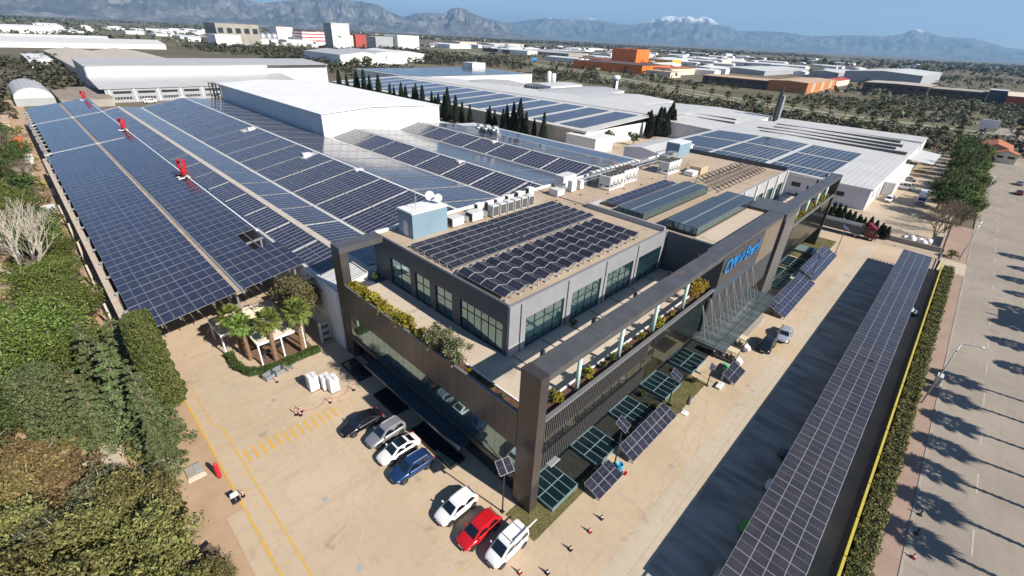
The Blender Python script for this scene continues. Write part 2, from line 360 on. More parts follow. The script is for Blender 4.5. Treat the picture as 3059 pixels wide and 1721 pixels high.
for i in range(len(xs) - 1):
    for j in range(len(xs) - 1):
        mb.quad((xs[i] + 60, xs[j] + 40, -.08), (xs[i + 1] + 60, xs[j] + 40, -.08), (xs[i + 1] + 60, xs[j + 1] + 40, -.08), (xs[i] + 60, xs[j + 1] + 40, -.08))
struct('ground', mb, M_PLAIN, 'wide scrubby plain stretching to the mountains')
sheet('dirt_strip', -75, -40, -17.9, 330, -.03, M_DIRT, 'sandy brown dirt strip beside the car park')
sheet('car_park', -18.0, -21.4, 108, 62, 0, M_LOT, 'warm beige concrete car park around the offices')
sheet('front_yard_slab', -19.5, -40, -1.6, 18.1, .004, M_LOT, 'concrete apron at the bottom of the car park')
sheet('carport_lane', -18, -10.1, 104, -7.6, .006, M_PALECON, 'pale slab lane beside the long carport')
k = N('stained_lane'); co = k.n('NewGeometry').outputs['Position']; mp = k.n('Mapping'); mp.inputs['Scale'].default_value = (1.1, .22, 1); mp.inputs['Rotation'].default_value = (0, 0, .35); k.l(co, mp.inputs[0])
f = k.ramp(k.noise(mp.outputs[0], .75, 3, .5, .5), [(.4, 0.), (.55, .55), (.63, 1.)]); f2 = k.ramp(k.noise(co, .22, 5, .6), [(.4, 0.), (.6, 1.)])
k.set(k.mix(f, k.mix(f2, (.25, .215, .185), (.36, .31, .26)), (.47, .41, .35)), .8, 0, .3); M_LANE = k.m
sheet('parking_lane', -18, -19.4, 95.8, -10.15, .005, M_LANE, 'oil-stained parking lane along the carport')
for i, x in enumerate((47.2, 57.6, 92.5)): struct('lane_stripe', MB().box(x, -15.2, .009, x + .7, -10.4, .013), M_PALECON)['label'] = 'pale stripe across the carport lane, %s from the near end' % ORD[i]
sheet('back_yard', 108, -20.5, 262, 130, .002, M_YARD, 'beige concrete yard behind the articulated truck')
sheet('road', -120, -62, 420, -25.2, -.02, M_ROAD, 'wide pale asphalt road beside the hedge')
sheet('footpath', -60, -25.2, 140, -21.0, .06, M_PAVER, 'red brick footpath between hedge and road')
sheet('driveway', 100.5, -25.3, 108.5, -20.8, .075, M_PALECON, 'pale concrete driveway by the gate')
mb = MB().box(-60, -25.4, -.05, 100, -25.2, .1).box(109, -25.4, -.05, 330, -25.2, .1); struct('kerb', mb, M_GREYCON, 'low grey kerb along the road')
mb = MB()
for i in range(34): mb.box(-20 + i * 9, -29.68, -.018, -16.5 + i * 9, -29.54, -.012)
struct('road_marking', mb, M_WHITEPAINT, 'broken white lane line on the road')
mb = MB()
for y in (-38.5,):
    for i in range(34): mb.box(-20 + i * 9, y, -.018, -16.5 + i * 9, y + .14, -.012)
struct('road_marking', mb, M_WHITEPAINT, 'second broken white lane line on the road')
# yellow paint on the car park
mb = MB(); mb.box(-18.15, 2, .008, -17.95, 38, .012)
struct('yellow_line', mb, M_YEL, 'yellow border line beside the dirt strip')
mb = MB(); mb.box(-16.45, 4, .008, -16.28, 29.2, .012).hexa([(-16.42, 29.2, .008), (-16.3, 29.2, .008), (-16.62, 30.5, .008), (-16.78, 30.5, .008), (-16.42, 29.2, .012), (-16.3, 29.2, .012), (-16.62, 30.5, .012), (-16.78, 30.5, .012)]).box(-17.0, 30.5, .008, -16.9, 40, .012)
for i in range(14): mb.box(-17.3 + .2 * math.sin(i * 2.1), 6 + i * 2.3, .008, -16.95 + .2 * math.sin(i * 2.1), 6.14 + i * 2.3, .012)
struct('yellow_line', mb, M_YEL, 'worn yellow walkway line inside the border line')
for i in range(16):
    x = -15.9 + i * .755
    o = struct('crossing_stripe', MB().box(x, 22.95, .008, x + .27, 24.95, .012), M_YELFADE if i > 12 else M_YEL)
    o['label'] = 'yellow crossing stripe, %s from the dirt strip' % ORD[i]
for i, (x0, y0, x1, y1) in enumerate([(-7.9, 18.55, -3.2, 18.68), (-7.9, 9.45, -2.1, 9.6), (-8, 6.6, -2, 6.75), (-8.1, 3.45, -1.1, 3.6), (-8, .45, -1.6, .6), (-2.1, 6.75, -1.97, 9.45), (-7.8, 12.2, -3, 12.33), (-7.8, 15.2, -3, 15.33)]):
    struct('parking_line', MB().box(x0, y0, .008, x1, y1, .012), M_YELFADE)['label'] = 'worn yellow parking line, %s of the bay lines' % ORD[i]
for i in range(6):
    x = 43.6 + i * .95
    struct('crossing_stripe', MB().box(x, -9.9, .01, x + .45, -3.0, .014), M_YELFADE)['label'] = 'worn yellow crossing stripe by the entrance, %s from the golf carts' % ORD[i]
mb = MB()
for i in range(46):
    x, y = random.uniform(4, 45), random.uniform(-9.5, -4.8); s = random.uniform(.1, .22)
    a = random.random() * 6; mb.poly([(x + s * math.cos(a + t) * random.uniform(.4, 1), y + s * math.sin(a + t), .009) for t in (0, 1.2, 2.1, 3.3, 4.5, 5.4)])
tag(struct('paint_flecks', mb, M_YELFADE), 'faded yellow paint flecks on the driveway', kind='structure')
for x0, y0, x1, y1, l in [(-1.6, -2.1, 9.2, 1.4, 'dry lawn at the foot of the corner tower'), (14.2, -3.5, 30.0, 1.9, 'dry lawn between the glass roof lights'), (84, -3, 101, 4.5, 'green lawn at the far corner of the offices')]:
    struct('lawn', MB().box(x0, y0, -.02, x1, y1, .05), M_GRASS, l)
    # short blades
    n = int((x1 - x0) * (y1 - y0) * 45); mb = MB()
    for i in range(n):
        x, y = random.uniform(x0, x1), random.uniform(y0, y1); a = random.random() * 6.3; h = random.uniform(.05, .13); c, s = math.cos(a) * .03, math.sin(a) * .03
        mb.poly([(x - c, y - s, .05), (x + c, y + s, .05), (x + jit(.05), y + jit(.05), .05 + h)])
    g = put('grass', mb.mesh('grass', foliage('lawn_blades', (.11, .1, .03), (.19, .155, .06)) if 'M_BLADE' not in globals() else M_BLADE)); M_BLADE = g.data.materials[0]
    tag(g, 'short blades of ' + l, kind='stuff')
for i, (a, b) in enumerate([(5.42, 8.68), (12.67, 15.88), (19.87, 22.88), (26.92, 30.13), (34.42, 39)]): struct('dark_bed', MB().box(a, -1.15, -.02, b, 2.08, .08), pm('dark_wet_gravel', (.022, .026, .024), (.045, .048, .042), 3, .28), 'dark planted bed between roof lights, %s from the corner tower' % ORD[i])
for i, (x, y) in enumerate([(-12.5, 14.0), (-10.8, 30.2), (-13.4, 6.2), (14.5, -6.6), (33.0, -8.2), (60.5, -7.4), (-6.0, 33.0)]):
    t_ = struct('drain_cover', MB().box(x - .24, y - .24, .007, x + .24, y + .24, .014), M_GREYCON if i % 2 else M_GREYWALL); t_['label'] = 'small square drain cover in the paving, %s from the dirt strip' % ORD[i]
struct('hedge_bed', MB().box(-30, -23.5, -.05, 100.3, -21.35, .09), M_DIRT, 'dark soil bed under the hedge')
struct('walkway', MB().box(39, -3.2, -.02, 51.5, -1.4, .12).box(51.5, -3.0, -.02, 53.4, -1.3, .14), M_GREYCON, 'grey paved strip in front of the entrance canopy')

struct('repair_patch', MB().poly([(-17.2, 37.0, .005), (-12.0, 36.0, .005), (-10.4, 33.6, .005), (-15.6, 34.4, .005)]), concrete('stained_concrete', (.42, .345, .255), (.5, .4, .285)), 'grey stained patch of concrete near the clipped cypress')
M_TYREMARK = pm('tyre_mark', (.44, .345, .245), (.52, .41, .295), 1.4, .85, lo=.42, hi=.6)
for i, (x, y, a0, r_, sp_) in enumerate([(-10.5, 12.0, .2, 9.0, 1.2), (-12.5, 20.0, 1.2, 12, .9), (-9.0, 3.0, -.2, 8.0, 1.1), (-13.6, 9.0, .7, 14, .8), (8, -7.4, .05, 60, .35), (20, -8.6, -.02, 80, .3), (40, -8.2, .04, 70, .3), (-8.5, -8.0, .3, 16, 1.0), (-12.0, 28.0, 1.3, 18, .8)]):
    mb = MB()
    for off in (0, 1.45):
        cx, cy = x - r_ * math.sin(a0), y + r_ * math.cos(a0); P = []
        for q in range(15):
            a = a0 - math.pi / 2 + sp_ * q / 14; P.append([(cx + (r_ + off + d) * math.cos(a), cy + (r_ + off + d) * math.sin(a), .0065 + i * .00015) for d in (0, .17)])
        for p, q in zip(P, P[1:]): mb.quad(p[0], p[1], q[1], q[0])
    struct('tyre_mark', mb, M_TYREMARK, 'faint curved pair of tyre marks on the paving, %s from the dirt strip' % ORD[i])
# highway with verges, further out
hw = [(360, -420), (366, -60), (372, 60), (388, 107), (437, 213), (520, 380), (700, 760), (1100, 1500)]
def ribbon(name, pts, off, wd, z, mat, label):
    mb = MB(); q = []
    for i, p in enumerate(pts):
        a = Vector(pts[max(0, i - 1)]); b = Vector(pts[min(len(pts) - 1, i + 1)]); d = (b - a).normalized(); nrm = Vector((-d.y, d.x)); c = Vector(p)
        q.append((c + nrm * (off - wd / 2), c + nrm * (off + wd / 2)))
    for (a, b), (c, d) in zip(q, q[1:]): mb.quad((a.x, a.y, z), (c.x, c.y, z), (d.x, d.y, z), (b.x, b.y, z))
    return struct(name, mb, mat, label)
M_VERGE = pm('green_verge', (.07, .10, .025), (.10, .115, .04), .06, .95)
ribbon('verge', hw, 0, 46, -.05, M_VERGE, 'green verge along the highway')
ribbon('highway', hw, 9, 9, -.03, M_ROAD, 'far carriageway of the highway')
ribbon('highway', hw, -9, 9, -.03, M_ROAD, 'near carriageway of the highway')
ribbon('service_road', [(300, -62), (300, -20), (345, 60), (380, 150), (420, 230)], 0, 6, -.025, M_ROAD, 'narrow service road beside the palms')

# mountains: polar height field, two ranges
def az_el(px, py):
    d = rt * ((px - 1529.5) / 1359.93) + dn * ((py - 860.5) / 1359.93) + fw
    return math.atan2(d.y, d.x), d.z / math.hypot(d.x, d.y)
near_r = [(-900, -330), (-500, -230), (-200, -140), (60, -78), (250, -58), (420, -36), (560, -20), (700, -6), (790, 10), (850, 2), (905, -2), (960, -6), (1040, 0), (1080, 4), (1130, 14), (1170, 38), (1207, 51), (1240, 40), (1272, 38), (1300, 40), (1325, 41), (1345, 28), (1353, 23), (1372, 22), (1392, 28), (1420, 44), (1450, 54), (1475, 60), (1500, 66), (1530, 84), (1560, 98), (1600, 112)]
far_r = [(1200, 100), (1400, 85), (1490, 68), (1530, 66), (1570, 62), (1636, 52), (1690, 58), (1740, 54), (1780, 54), (1846, 72), (1890, 74), (1945, 62), (1990, 47), (2010, 48), (2030, 50), (2060, 48), (2080, 57), (2090, 49), (2112, 49), (2128, 58), (2150, 73), (2175, 79), (2206, 92), (2260, 92), (2350, 97), (2430, 109), (2500, 106), (2575, 105), (2640, 108), (2690, 103), (2715, 93), (2732, 86), (2745, 87), (2765, 93), (2800, 107), (2850, 112), (2905, 113), (2960, 128), (3005, 142), (3059, 148), (3200, 170), (3500, 240)]
def mountain(name, prof, r0, r1, r2, mat, label, rough, seed):
    pr = sorted(az_el(*p) for p in prof); A = np.array([p[0] for p in pr]); E_ = np.array([p[1] for p in pr])
    na, nr = 420, 46; az = np.linspace(A[0], A[-1], na); el = np.interp(az, A, E_); rng = np.random.default_rng(seed)
    t = np.linspace(0, 1, nr); rr = np.where(t < .7, r0 + (r1 - r0) * t / .7, r1 + (r2 - r1) * (t - .7) / .3)
    # ridged fractal over (azimuth arc, radius)
    AZ, TT = np.meshgrid(az, t, indexing='ij'); RR = np.broadcast_to(rr, AZ.shape)
    h = np.zeros_like(AZ); amp = 1.0; fr = 9.0
    for o in range(6):
        ph = rng.uniform(0, 6.28, 6); kx = fr * rng.uniform(2.0, 4.2, 3) * 3; ky = fr * rng.uniform(.25, .8, 3)
        q = sum(np.sin(AZ * kx[i] + ph[i] + 1.7 * np.sin(TT * ky[i] * 6 + ph[i + 3] + AZ * kx[(i + 1) % 3] * .37)) for i in range(3)) / 3
        h += amp * (1 - np.abs(q) * 2); amp *= .52; fr *= 1.9
    base = np.where(t < .7, (t / .7) ** 1.25, 1 - ((t - .7) / .3) ** 1.3)[None, :]
    env = np.sin(np.clip(base, 0, 1) * math.pi) ** .8
    H = (el[:, None] * r1 + 38) * (base + rough * env * h * .5); H = np.maximum(H, -30 + 0 * H)
    # keep the crest on the measured skyline: rescale every azimuth by its own highest view angle
    ang = (H - 38) / RR; mx = ang.max(axis=1); sc = np.where(mx > 1e-4, np.maximum(el, .0) / np.maximum(mx, 1e-4), 1.0); sc = np.clip(sc, .3, 2.5)
    H = 38 + (H - 38) * np.where(H > 38, sc[:, None], 1)
    P = np.stack([CAM.x + RR * np.cos(AZ), CAM.y + RR * np.sin(AZ), H], -1).reshape(-1, 3)
    F = [(i * nr + j, i * nr + j + 1, (i + 1) * nr + j + 1, (i + 1) * nr + j) for i in range(na - 1) for j in range(nr - 1)]
    mb = MB(); mb.v = [tuple(p) for p in P]; mb.f = F; mb.m = [0] * len(F); return struct(name, mb, mat, label, True)
k = N('mountain_rock'); co = k.n('NewGeometry').outputs['Position']; f = k.noise(co, .0011, 10, .7, .4); f2 = k.noise(co, .006, 6, .7)
col = k.ramp(f, [(.38, (.065, .07, .066)), (.5, (.125, .12, .115)), (.62, (.28, .265, .255)), (.75, (.16, .15, .145))]); k.set(k.mix(k.ramp(f2, [(.45, 0.), (.7, .6)]), col, (.035, .04, .034)), .95, 0, .1); M_ROCK = k.m
k = N('snowy_rock'); co = k.n('NewGeometry').outputs['Position']; sp = k.n('SeparateXYZ'); k.l(co, sp.inputs[0]); f = k.noise(co, .0007, 10, .7)
col = k.ramp(f, [(.4, (.06, .07, .05)), (.6, (.16, .15, .13))]); hz = k.math('ADD', sp.outputs[2], k.math('MULTIPLY', k.math('SUBTRACT', k.noise(co, .0016, 8, .7), .5), 650))
k.set(k.mix(k.ramp(k.math('DIVIDE', hz, 2000), [(.42, 0.), (.52, 1.)]), col, (.82, .82, .84)), .9, 0, .1); M_SNOW = k.m
mountain('mountain', near_r, 10500, 17000, 22000, M_ROCK, 'rocky grey mountain range rising behind the plain', .55, 3)
mountain('mountain', far_r, 19500, 27000, 30500, M_SNOW, 'distant blue mountain range with a snowy summit', .5, 11)
# ================================================================== the office building
HQ = thing('office_building', 'dark bronze and glass office building with terrace and blue sign', 'building', (0, 0, 0))
def hp(name, mb, mat, **kw): return part(name, mb, mat, HQ, **kw)
FZ, RZ, TZ = 9.6, 15.2, 15.65
# --- lower storeys: core volumes
hp('core_wall', MB().box(2.6, 2.4, -.3, 94.6, 33.4, 9.3), M_DARKPANEL)
hp('ground_floor_glazing', MB().box(3.2, 2.1, 0, 56.8, 2.4, 4.6).box(64, 2.1, 0, 94.6, 2.4, 4.6), M_DGLASS)
hp('soffit', MB().box(1.1, .25, 4.5, 94.9, 2.6, 4.75), M_DARKSTEEL)
# left facade: cladding panels, ribbon window, lower panels
for i in range(22):
    y0 = 2.14 + i * 1.32
    hp('cladding_panel', MB().box(-.02 + jit(.004), y0 + .012, 6.9, .14, y0 + 1.308, 10.75), M_BRONZE)
    hp('cladding_panel', MB().box(-.02 + jit(.004), y0 + .012, 2.95, .14, y0 + 1.308, 3.55), M_BRONZE)
    pv = part('window_pane', MB().box(.06 + jit(.006), y0 + .02, 3.56, .1, y0 + 1.30, 6.89), M_GLASS, HQ)
hp('left_wall', MB().box(.15, 2.12, 2.9, 2.7, 31.2, 9.2), M_DARKPANEL)
for i in range(11):
    y0 = 2.14 + i * 2.64
    hp('window_pane', MB().box(.7 + jit(.006), y0 + .03, 0, .76, y0 + 2.61, 2.9), M_DGLASS)
[hp('parapet', MB().box(-.03, 2.12 + i * 1.32, 10.75, .28, 3.43 + i * 1.32, 10.9), M_GRANITE) for i in range(22)]
hp('planter_wall', MB().box(.16, 2.12, 9.25, .30, 31.2, 10.74), M_DARKPANEL)
hp('planter_wall', MB().box(1.45, 2.6, FZ - .3, 1.6, 31.2, 10.32), M_WHITE)
hp('planter_soil', MB().box(.3, 2.3, FZ - .3, 1.45, 31.2, 10.2), M_MULCH)
hp('entrance_canopy', MB().box(-1.55, 8.2, 2.62, -.06, 25.6, 2.95), pm('dark_blue_canopy', (.03, .045, .062), (.045, .06, .08), .7, .35, .2))
# corner tower and left post, in courses
def courses(x0, y0, x1, y1, z0, z1, n):
    hp('tower_core', MB().box(x0 + .04, y0 + .04, z0, x1 - .04, y1 - .04, z1 - .02), M_DARKPANEL)
    for i in range(n):
        a, b = z0 + (z1 - z0) * i / n, z0 + (z1 - z0) * (i + 1) / n
        hp('cladding_panel', MB().box(x0, y0, a + .008, x1, y1, b - .008), M_BRONZE)
courses(0, 0, 1.0, 2.1, 0, TZ, 9)
courses(0, 31.2, 1.0, 33.3, 0, TZ - .72, 8)
hp('post_lintel', MB().box(0, 31.2, TZ - .71, 5.8, 33.3, TZ), M_BEAMTOP)
for i in range(13):   # long roof-level beam
    x0 = 1.0 + i * 2.56
    hp('beam_panel', MB().box(x0 + .01, 0.02, TZ - .7 , x0 + 2.55, 2.05, TZ - .02 + jit(.01)), M_BEAMTOP)
for i in range(9):
    x0 = 34.3 + i * 2.6
    hp('beam_panel', MB().box(x0 + .01, .02, TZ - .55, x0 + 2.59, 2.3, TZ - .02 + jit(.01)), M_BEAMTOP)
for i in range(12):
    x0 = 64.0 + i * 2.58
    hp('beam_panel', MB().box(x0 + .01, .02, TZ - .7, x0 + 2.57, 1.9, TZ - .02 + jit(.01)), M_BEAMTOP)
for x in (2.5, 9.6, 16.8, 24.0, 31.2, 71, 78, 85, 92): hp('beam_bracket', MB().box(x, 2.06, TZ - .5, x + .28, 2.35, TZ + .25), M_BLACK)
# long facade: parapet, planter, glass, fins
for x0, x1, zp in ((1.0, 34.2, 10.9), (64.0, 94.9, 11.6)):
    n = int((x1 - x0) / 3); w_ = (x1 - x0) / n
    for i in range(n):
        a, b = x0 + i * w_, x0 + (i + 1) * w_
        hp('parapet', MB().box(a + .005, -.02, zp - .25, b - .005, .34, zp), M_GRANITE)
        for z0, z1 in ((4.7, 6.6), (6.62, 8.6), (8.62, zp - .27)):
            hp('window_pane', MB().box(a + .02, .24 + jit(.008), z0, b - .02, .3, z1), M_DGLASS)
    hp('facade_core', MB().box(x0, .34, 4.75, x1, 2.5, 9.3), M_DARKPANEL)
    hp('planter_soil', MB().box(x0 + .1, .36, FZ - .3, x1 - .1, 1.65, zp - .55), M_MULCH)
    hp('planter_wall', MB().box(x0 + .1, 1.66, FZ - .3, x1 - .1, 1.82, zp - .42), M_WHITE)
for i in range(60):
    x = 1.15 + i * .285
    hp('facade_slat', MB().box(x, .06, 8.35, x + .06, .2, 10.62), M_SLAT)
    hp('facade_slat', MB().box(x, .06, 4.7, x + .06, .2, 6.75), M_SLAT)
for i in range(10):
    x = 1.3 + i * 1.45; hp('facade_brace', MB().bar((x, .2, 8.35), (x + .55, .2, 6.75), .035), M_DARKSTEEL)
hp('open_sash', MB().hexa([(1.9, .1, 4.9), (3.2, .1, 4.9), (3.2, -.5, 5.0), (1.9, -.5, 5.0), (1.9, .14, 4.96), (3.2, .14, 4.96), (3.2, -.46, 5.06), (1.9, -.46, 5.06)]), M_GREYWALL)
for i, x in enumerate((6.3, 13.1, 19.8, 26.8, 69.5, 76, 83, 89.5)): hp('column', MB().tube((x, .85, 10.0), (x, .85, TZ - .7), .2, n=14), M_MINT, smooth=True)
# --- terraces and upper storey
hp('terrace_floor', MB().box(1.6, 1.82, FZ - .35, 36.9, 31.2, FZ), M_TERR)
hp('terrace_floor', MB().box(60, 1.82, FZ - .35, 94.6, 9.0, FZ), M_TERR)
for i in range(8): hp('terrace_step', MB().box(1.9 + i * 4.4, 5.9, FZ, 2.06 + i * 4.4, 8.9, FZ + .015), M_DARKPANEL)
def wall_with_openings(axis, pos, a0, a1, z0, z1, ops, mat, th=.3, name='upper_wall', pmat=M_GLASS):
    """solid wall on a plane, openings [(a0,a1,z0,z1,mullions,transom)]; each window its own part with panes as sub-parts"""
    def bx(mb, a, b, c, d, t0, t1):
        return mb.box(pos + t0, a, c, pos + t1, b, d) if axis == 'x' else mb.box(a, pos + t0, c, b, pos + t1, d)
    ops = sorted(ops); cur = a0
    for o in ops:
        if o[0] > cur: hp(name, bx(MB(), cur, o[0], z0, z1, 0, th), mat)
        if o[2] > z0 + .01: hp(name, bx(MB(), o[0], o[1], z0, o[2], 0, th), mat)
        hp(name, bx(MB(), o[0], o[1], o[3], z1, 0, th), mat); cur = o[1]
        n = o[4]; zt = o[5]; fr = MB(); wd = (o[1] - o[0]) / n
        for i in range(n + 1): bx(fr, o[0] + i * wd - .028, o[0] + i * wd + .028, o[2], o[3], .12, .24)
        for z in (o[2] + .04, zt, o[3] - .04): bx(fr, o[0], o[1], z - .035, z + .035, .125, .235)
        wn = hp('window', fr, M_FRAME)
        for i in range(n):
            for z, y in ((o[2], zt), (zt, o[3])):
                g = MB(); e = jit(.01); a, b = o[0] + i * wd, o[0] + (i + 1) * wd
                if axis == 'x': g.hexa([(pos + .17 + e, a, z), (pos + .2, a, z), (pos + .2, b, z), (pos + .17 - e, b, z), (pos + .17 + e, a, y), (pos + .2, a, y), (pos + .2, b, y), (pos + .17 - e, b, y)])
                else: g.hexa([(a, pos + .17 + e, z), (b, pos + .17 - e, z), (b, pos + .2, z), (a, pos + .2, z), (a, pos + .17 + e, y), (b, pos + .17 - e, y), (b, pos + .2, y), (a, pos + .2, y)])
                part('pane', g, pmat, wn)
    if cur < a1: hp(name, bx(MB(), cur, a1, z0, z1, 0, th), mat)
wall_with_openings('x', 5.8, 9.3, 33.6, FZ, 15.5, [(25.75, 30.0, FZ + .05, 13.25, 2, 12.0), (21.85, 24.75, FZ + .05, 13.2, 2, 12.0), (17.85, 20.8, FZ + .05, 13.2, 2, 12.0), (9.95, 16.5, FZ + .05, 13.2, 6, 12.2)], M_DARKPANEL)
ops = [(8.2, 14.35, FZ + .05, 13.35, 4, 12.2), (15.75, 21.4, FZ + .05, 13.4, 4, 12.2), (22.7, 28.6, FZ + .05, 13.45, 4, 12.2), (29.9, 35.9, FZ + .05, 13.4, 4, 12.2)]
wall_with_openings('y', 9.0, 5.8, 36.9, FZ, 15.5, ops, M_LIGHTPANEL)
for x in (7.3, 14.75, 22.0, 29.2, 36.5): hp('downpipe', MB().box(x, 8.93, FZ, x + .1, 8.995, 15.3), M_FRAME)
hp('plinth', MB().box(5.77, 8.96, FZ, 8.1, 8.99, FZ + 1.2), M_GREYWALL)
# right-hand upper storey
wall_with_openings('y', 9.0, 57.6, 90.4, FZ, 15.5, [(66, 71, FZ + .05, 13.2, 3, 12), (72.2, 77, FZ + .05, 13.2, 3, 12), (78.2, 83, FZ + .05, 13.2, 3, 12), (84.2, 89, FZ + .05, 13.2, 3, 12)], pm('white_grey_panel', (.42, .42, .42), (.36, .36, .36), .8, .5), .3, 'upper_wall_far')
for x in (65, 71.4, 77.5, 83.5, 89.4): hp('pilaster', MB().box(x, 8.7, FZ, x + .4, 8.97, 15.5), M_WHITE)
hp('end_wall', MB().box(90.1, 9.3, 9.3, 90.4, 33.6, 16.1), M_DARKPANEL)
hp('central_wall', MB().box(36.95, 2.3, FZ - .3, 37.25, 9.0, 15.25), M_DARKPANEL)
hp('central_wall', MB().box(37.25, 2.35, 9.3, 57.3, 2.6, 15.0), M_DARKPANEL)
# roof slab and parapet
hp('roof_slab', MB().box(6.1, 9.3, 14.8, 36.9, 33.4, RZ).box(37.25, 2.6, 14.8, 57.3, 33.4, RZ + .004).box(57.3, 9.3, 14.8, 90.1, 33.4, RZ), M_ROOFCON)
hp('roof_edge', MB().box(6.1, 33.4, 14.6, 90.4, 33.75, 15.55), M_WHITE)
hp('roof_upstand', MB().box(36.3, 9.3, RZ, 36.6, 22.2, 15.95).box(36.3, 22.2, RZ, 40, 22.5, 15.9), M_GREYWALL)
hp('strip_roof', MB().box(37.3, 2.65, RZ, 56.5, 5.35, RZ + .12), M_TERR)
# skylights
M_SKYFR = pm('skylight_frame_grey', (.15, .18, .195), (.12, .145, .16), 2, .4, .2)
def skylight(x0, y0, x1, y1, z0, z1, nx):
    s = hp('skylight', MB().box(x0, y0, z0, x1, y1, z0 + .25), M_FRAME)
    dx = (x1 - x0) / nx
    for i in range(nx):
        a, b = x0 + i * dx, x0 + (i + 1) * dx
        for q_ in range(6):
            c, d = y0 + (y1 - y0) * q_ / 6, y0 + (y1 - y0) * (q_ + 1) / 6
            part('roof_pane', MB().box(a + .03, c + .03, z1 - .03 + jit(.006), b - .03, d - .03, z1 + jit(.004)), M_ROOFGLASS, s)
        for y in (y0, y1): part('side_pane', MB().box(a + .04, y - .015, z0 + .26, b - .04, y + .015, z1 - .06), M_GLASS, s)
    fr = MB()
    for i in range(nx + 1):
        x = x0 + i * dx; fr.box(x - .025, y0, z1 - .06, x + .025, y1, z1 + .02)
        for y in (y0, y1): fr.box(x - .03, y - .04, z0 + .25, x + .03, y + .04, z1)
    for y in (y0, y1): fr.box(x0, y - .03, z1 - .05, x1, y + .03, z1 + .03)
    part('ridge_strip', MB().box(x0, (y0 + y1) / 2 - .05, z1 - .02, x1, (y0 + y1) / 2 + .05, z1 + .04), M_ALU, s)
    part('skylight_frame', fr, M_SKYFR, s)
    for k_ in range(5):
        y = y0 + (y1 - y0) * k_ / 5; part('end_pane', MB().box(x0 - .02, y + .05, z0 + .26, x0 + .02, y + (y1 - y0) / 5 - .05, z1 - .07), M_GLASS, s)
skylight(37.6, 13.4, 59.6, 17.7, RZ, 16.45, 26); skylight(38.1, 5.5, 59.3, 10.0, RZ + .13, 16.5, 26)
# sign panel, portal and the wall between
hp('sign_panel', MB().box(34.0, -.12, 11.2, 48.9, .02, 15.15), M_BRONZE)
hp('sign_panel_core', MB().box(34.1, .03, 9.3, 56.9, 2.3, 15.1), M_DARKPANEL)
hp('recess_wall', MB().box(48.95, .0, 9.6, 57.1, .02, 15.1), pm('tan_cladding', (.19, .15, .115), (.15, .12, .095), .5, .4))
k = N('rough_stone_cladding'); co = k.n('NewGeometry').outputs['Position']; k.set(k.mix(k.noise(co, 3, 6), (.02, .02, .022), (.09, .088, .088)), .7); k.bump(k.noise(co, 2.2, 6, .7, 1.2), 1, .25)
hp('stone_band', MB().box(33.2, .02, 4.7, 57.2, .3, 9.55), k.m)
hp('portal_leg', MB().box(58.0, -.35, 0, 63.7, 3.0, 14.6), M_PORTAL)
hp('portal_top', MB().box(57.2, -.36, 14.6, 63.9, 5.8, TZ + .03), M_BEAMTOP)
hp('portal_wall', MB().box(57.3, 3.0, 9.2, 57.6, 5.8, 14.6), M_DARKPANEL)
courses(94.6, 0, 95.6, 2.1, 0, TZ, 6)
hp('end_panel', MB().box(94.9, 2.1, 0, 95.3, 9.0, 9.8), M_DARKPANEL)
# lettering (built as text, solid letters)
def text(s, x, z, size, sx=1.0, shear=.22, ext=.05, gap=.12):
    for ch in s:
        cu = bpy.data.curves.new('letter', 'FONT'); cu.body = ch; cu.size = size; cu.extrude = ext; cu.bevel_depth = .006; cu.shear = shear; cu.offset = 0.0
        tmp = bpy.data.objects.new('letter', cu); C.objects.link(tmp); bpy.context.view_layer.update()
        me = bpy.data.meshes.new_from_object(tmp.evaluated_get(bpy.context.evaluated_depsgraph_get())); bpy.data.objects.remove(tmp)
        me.materials.clear(); me.materials.append(M_BLUE); xs_ = [v_.co.x for v_ in me.vertices]
        put('letter', me, HQ, (x - min(xs_) * sx, -.24, z), (R(90), 0, 0), (sx, 1, 1)); x += (max(xs_) - min(xs_) - shear * size * .55) * sx + gap
text('CW', 34.9, 12.8, 2.5, 1.05, gap=.2); text('Enerji', 41.75, 12.8, 2.5, 1.0, gap=.24)
for i in range(4):
    for j in range(3):
        x = 39.5 + i * .48 + j * .12; z = 12.95 + j * .52
        if (i, j) in ((0, 2), (3, 0)): continue
        hp('logo_dot', MB().box(x, -.29, z, x + .27, -.19, z + .33), M_BLUE)
# entrance canopy: glass roof hung on V struts
GC = thing('glass_canopy', 'glass entrance canopy hung from steel V struts', 'canopy', (41, -1, 0))
CZ0 = 4.85
for i in range(10):
    x0 = 30.7 + i * 2.06
    for a, b in ((.1, -1.35), (-1.4, -2.7), (-2.75, -3.95)): part('glass_pane', MB().box(x0 + .03, b, CZ0, x0 + 2.03, a, CZ0 + .03), M_CLEAR, GC)
fr = MB()
for i in range(11): fr.box(30.66 + i * 2.06, -4.0, CZ0 - .16, 30.74 + i * 2.06, .1, CZ0 - .01)
for i in range(20): fr.box(31.2 + i * 1.03, -4.0, CZ0 - .1, 31.25 + i * 1.03, .1, CZ0 - .02)
for y in (-4.0, -2.7, -1.4, -.65, .05): fr.box(30.6, y - .04, CZ0 - .14, 51.4, y + .04, CZ0 - .02)
part('canopy_frame', fr, M_DARKSTEEL, GC)
for i in range(8):
    x = 31.2 + i * 2.5; xt = 30.6 + i * 2.42
    for dx in (-.05, 1.25): part('strut', MB().tube((x + dx - (1.1 if dx > 1 else 0) * 0, -1.55, CZ0 + .05), (xt + .5, -.02, 9.75), .045, n=6), M_STEEL, GC)
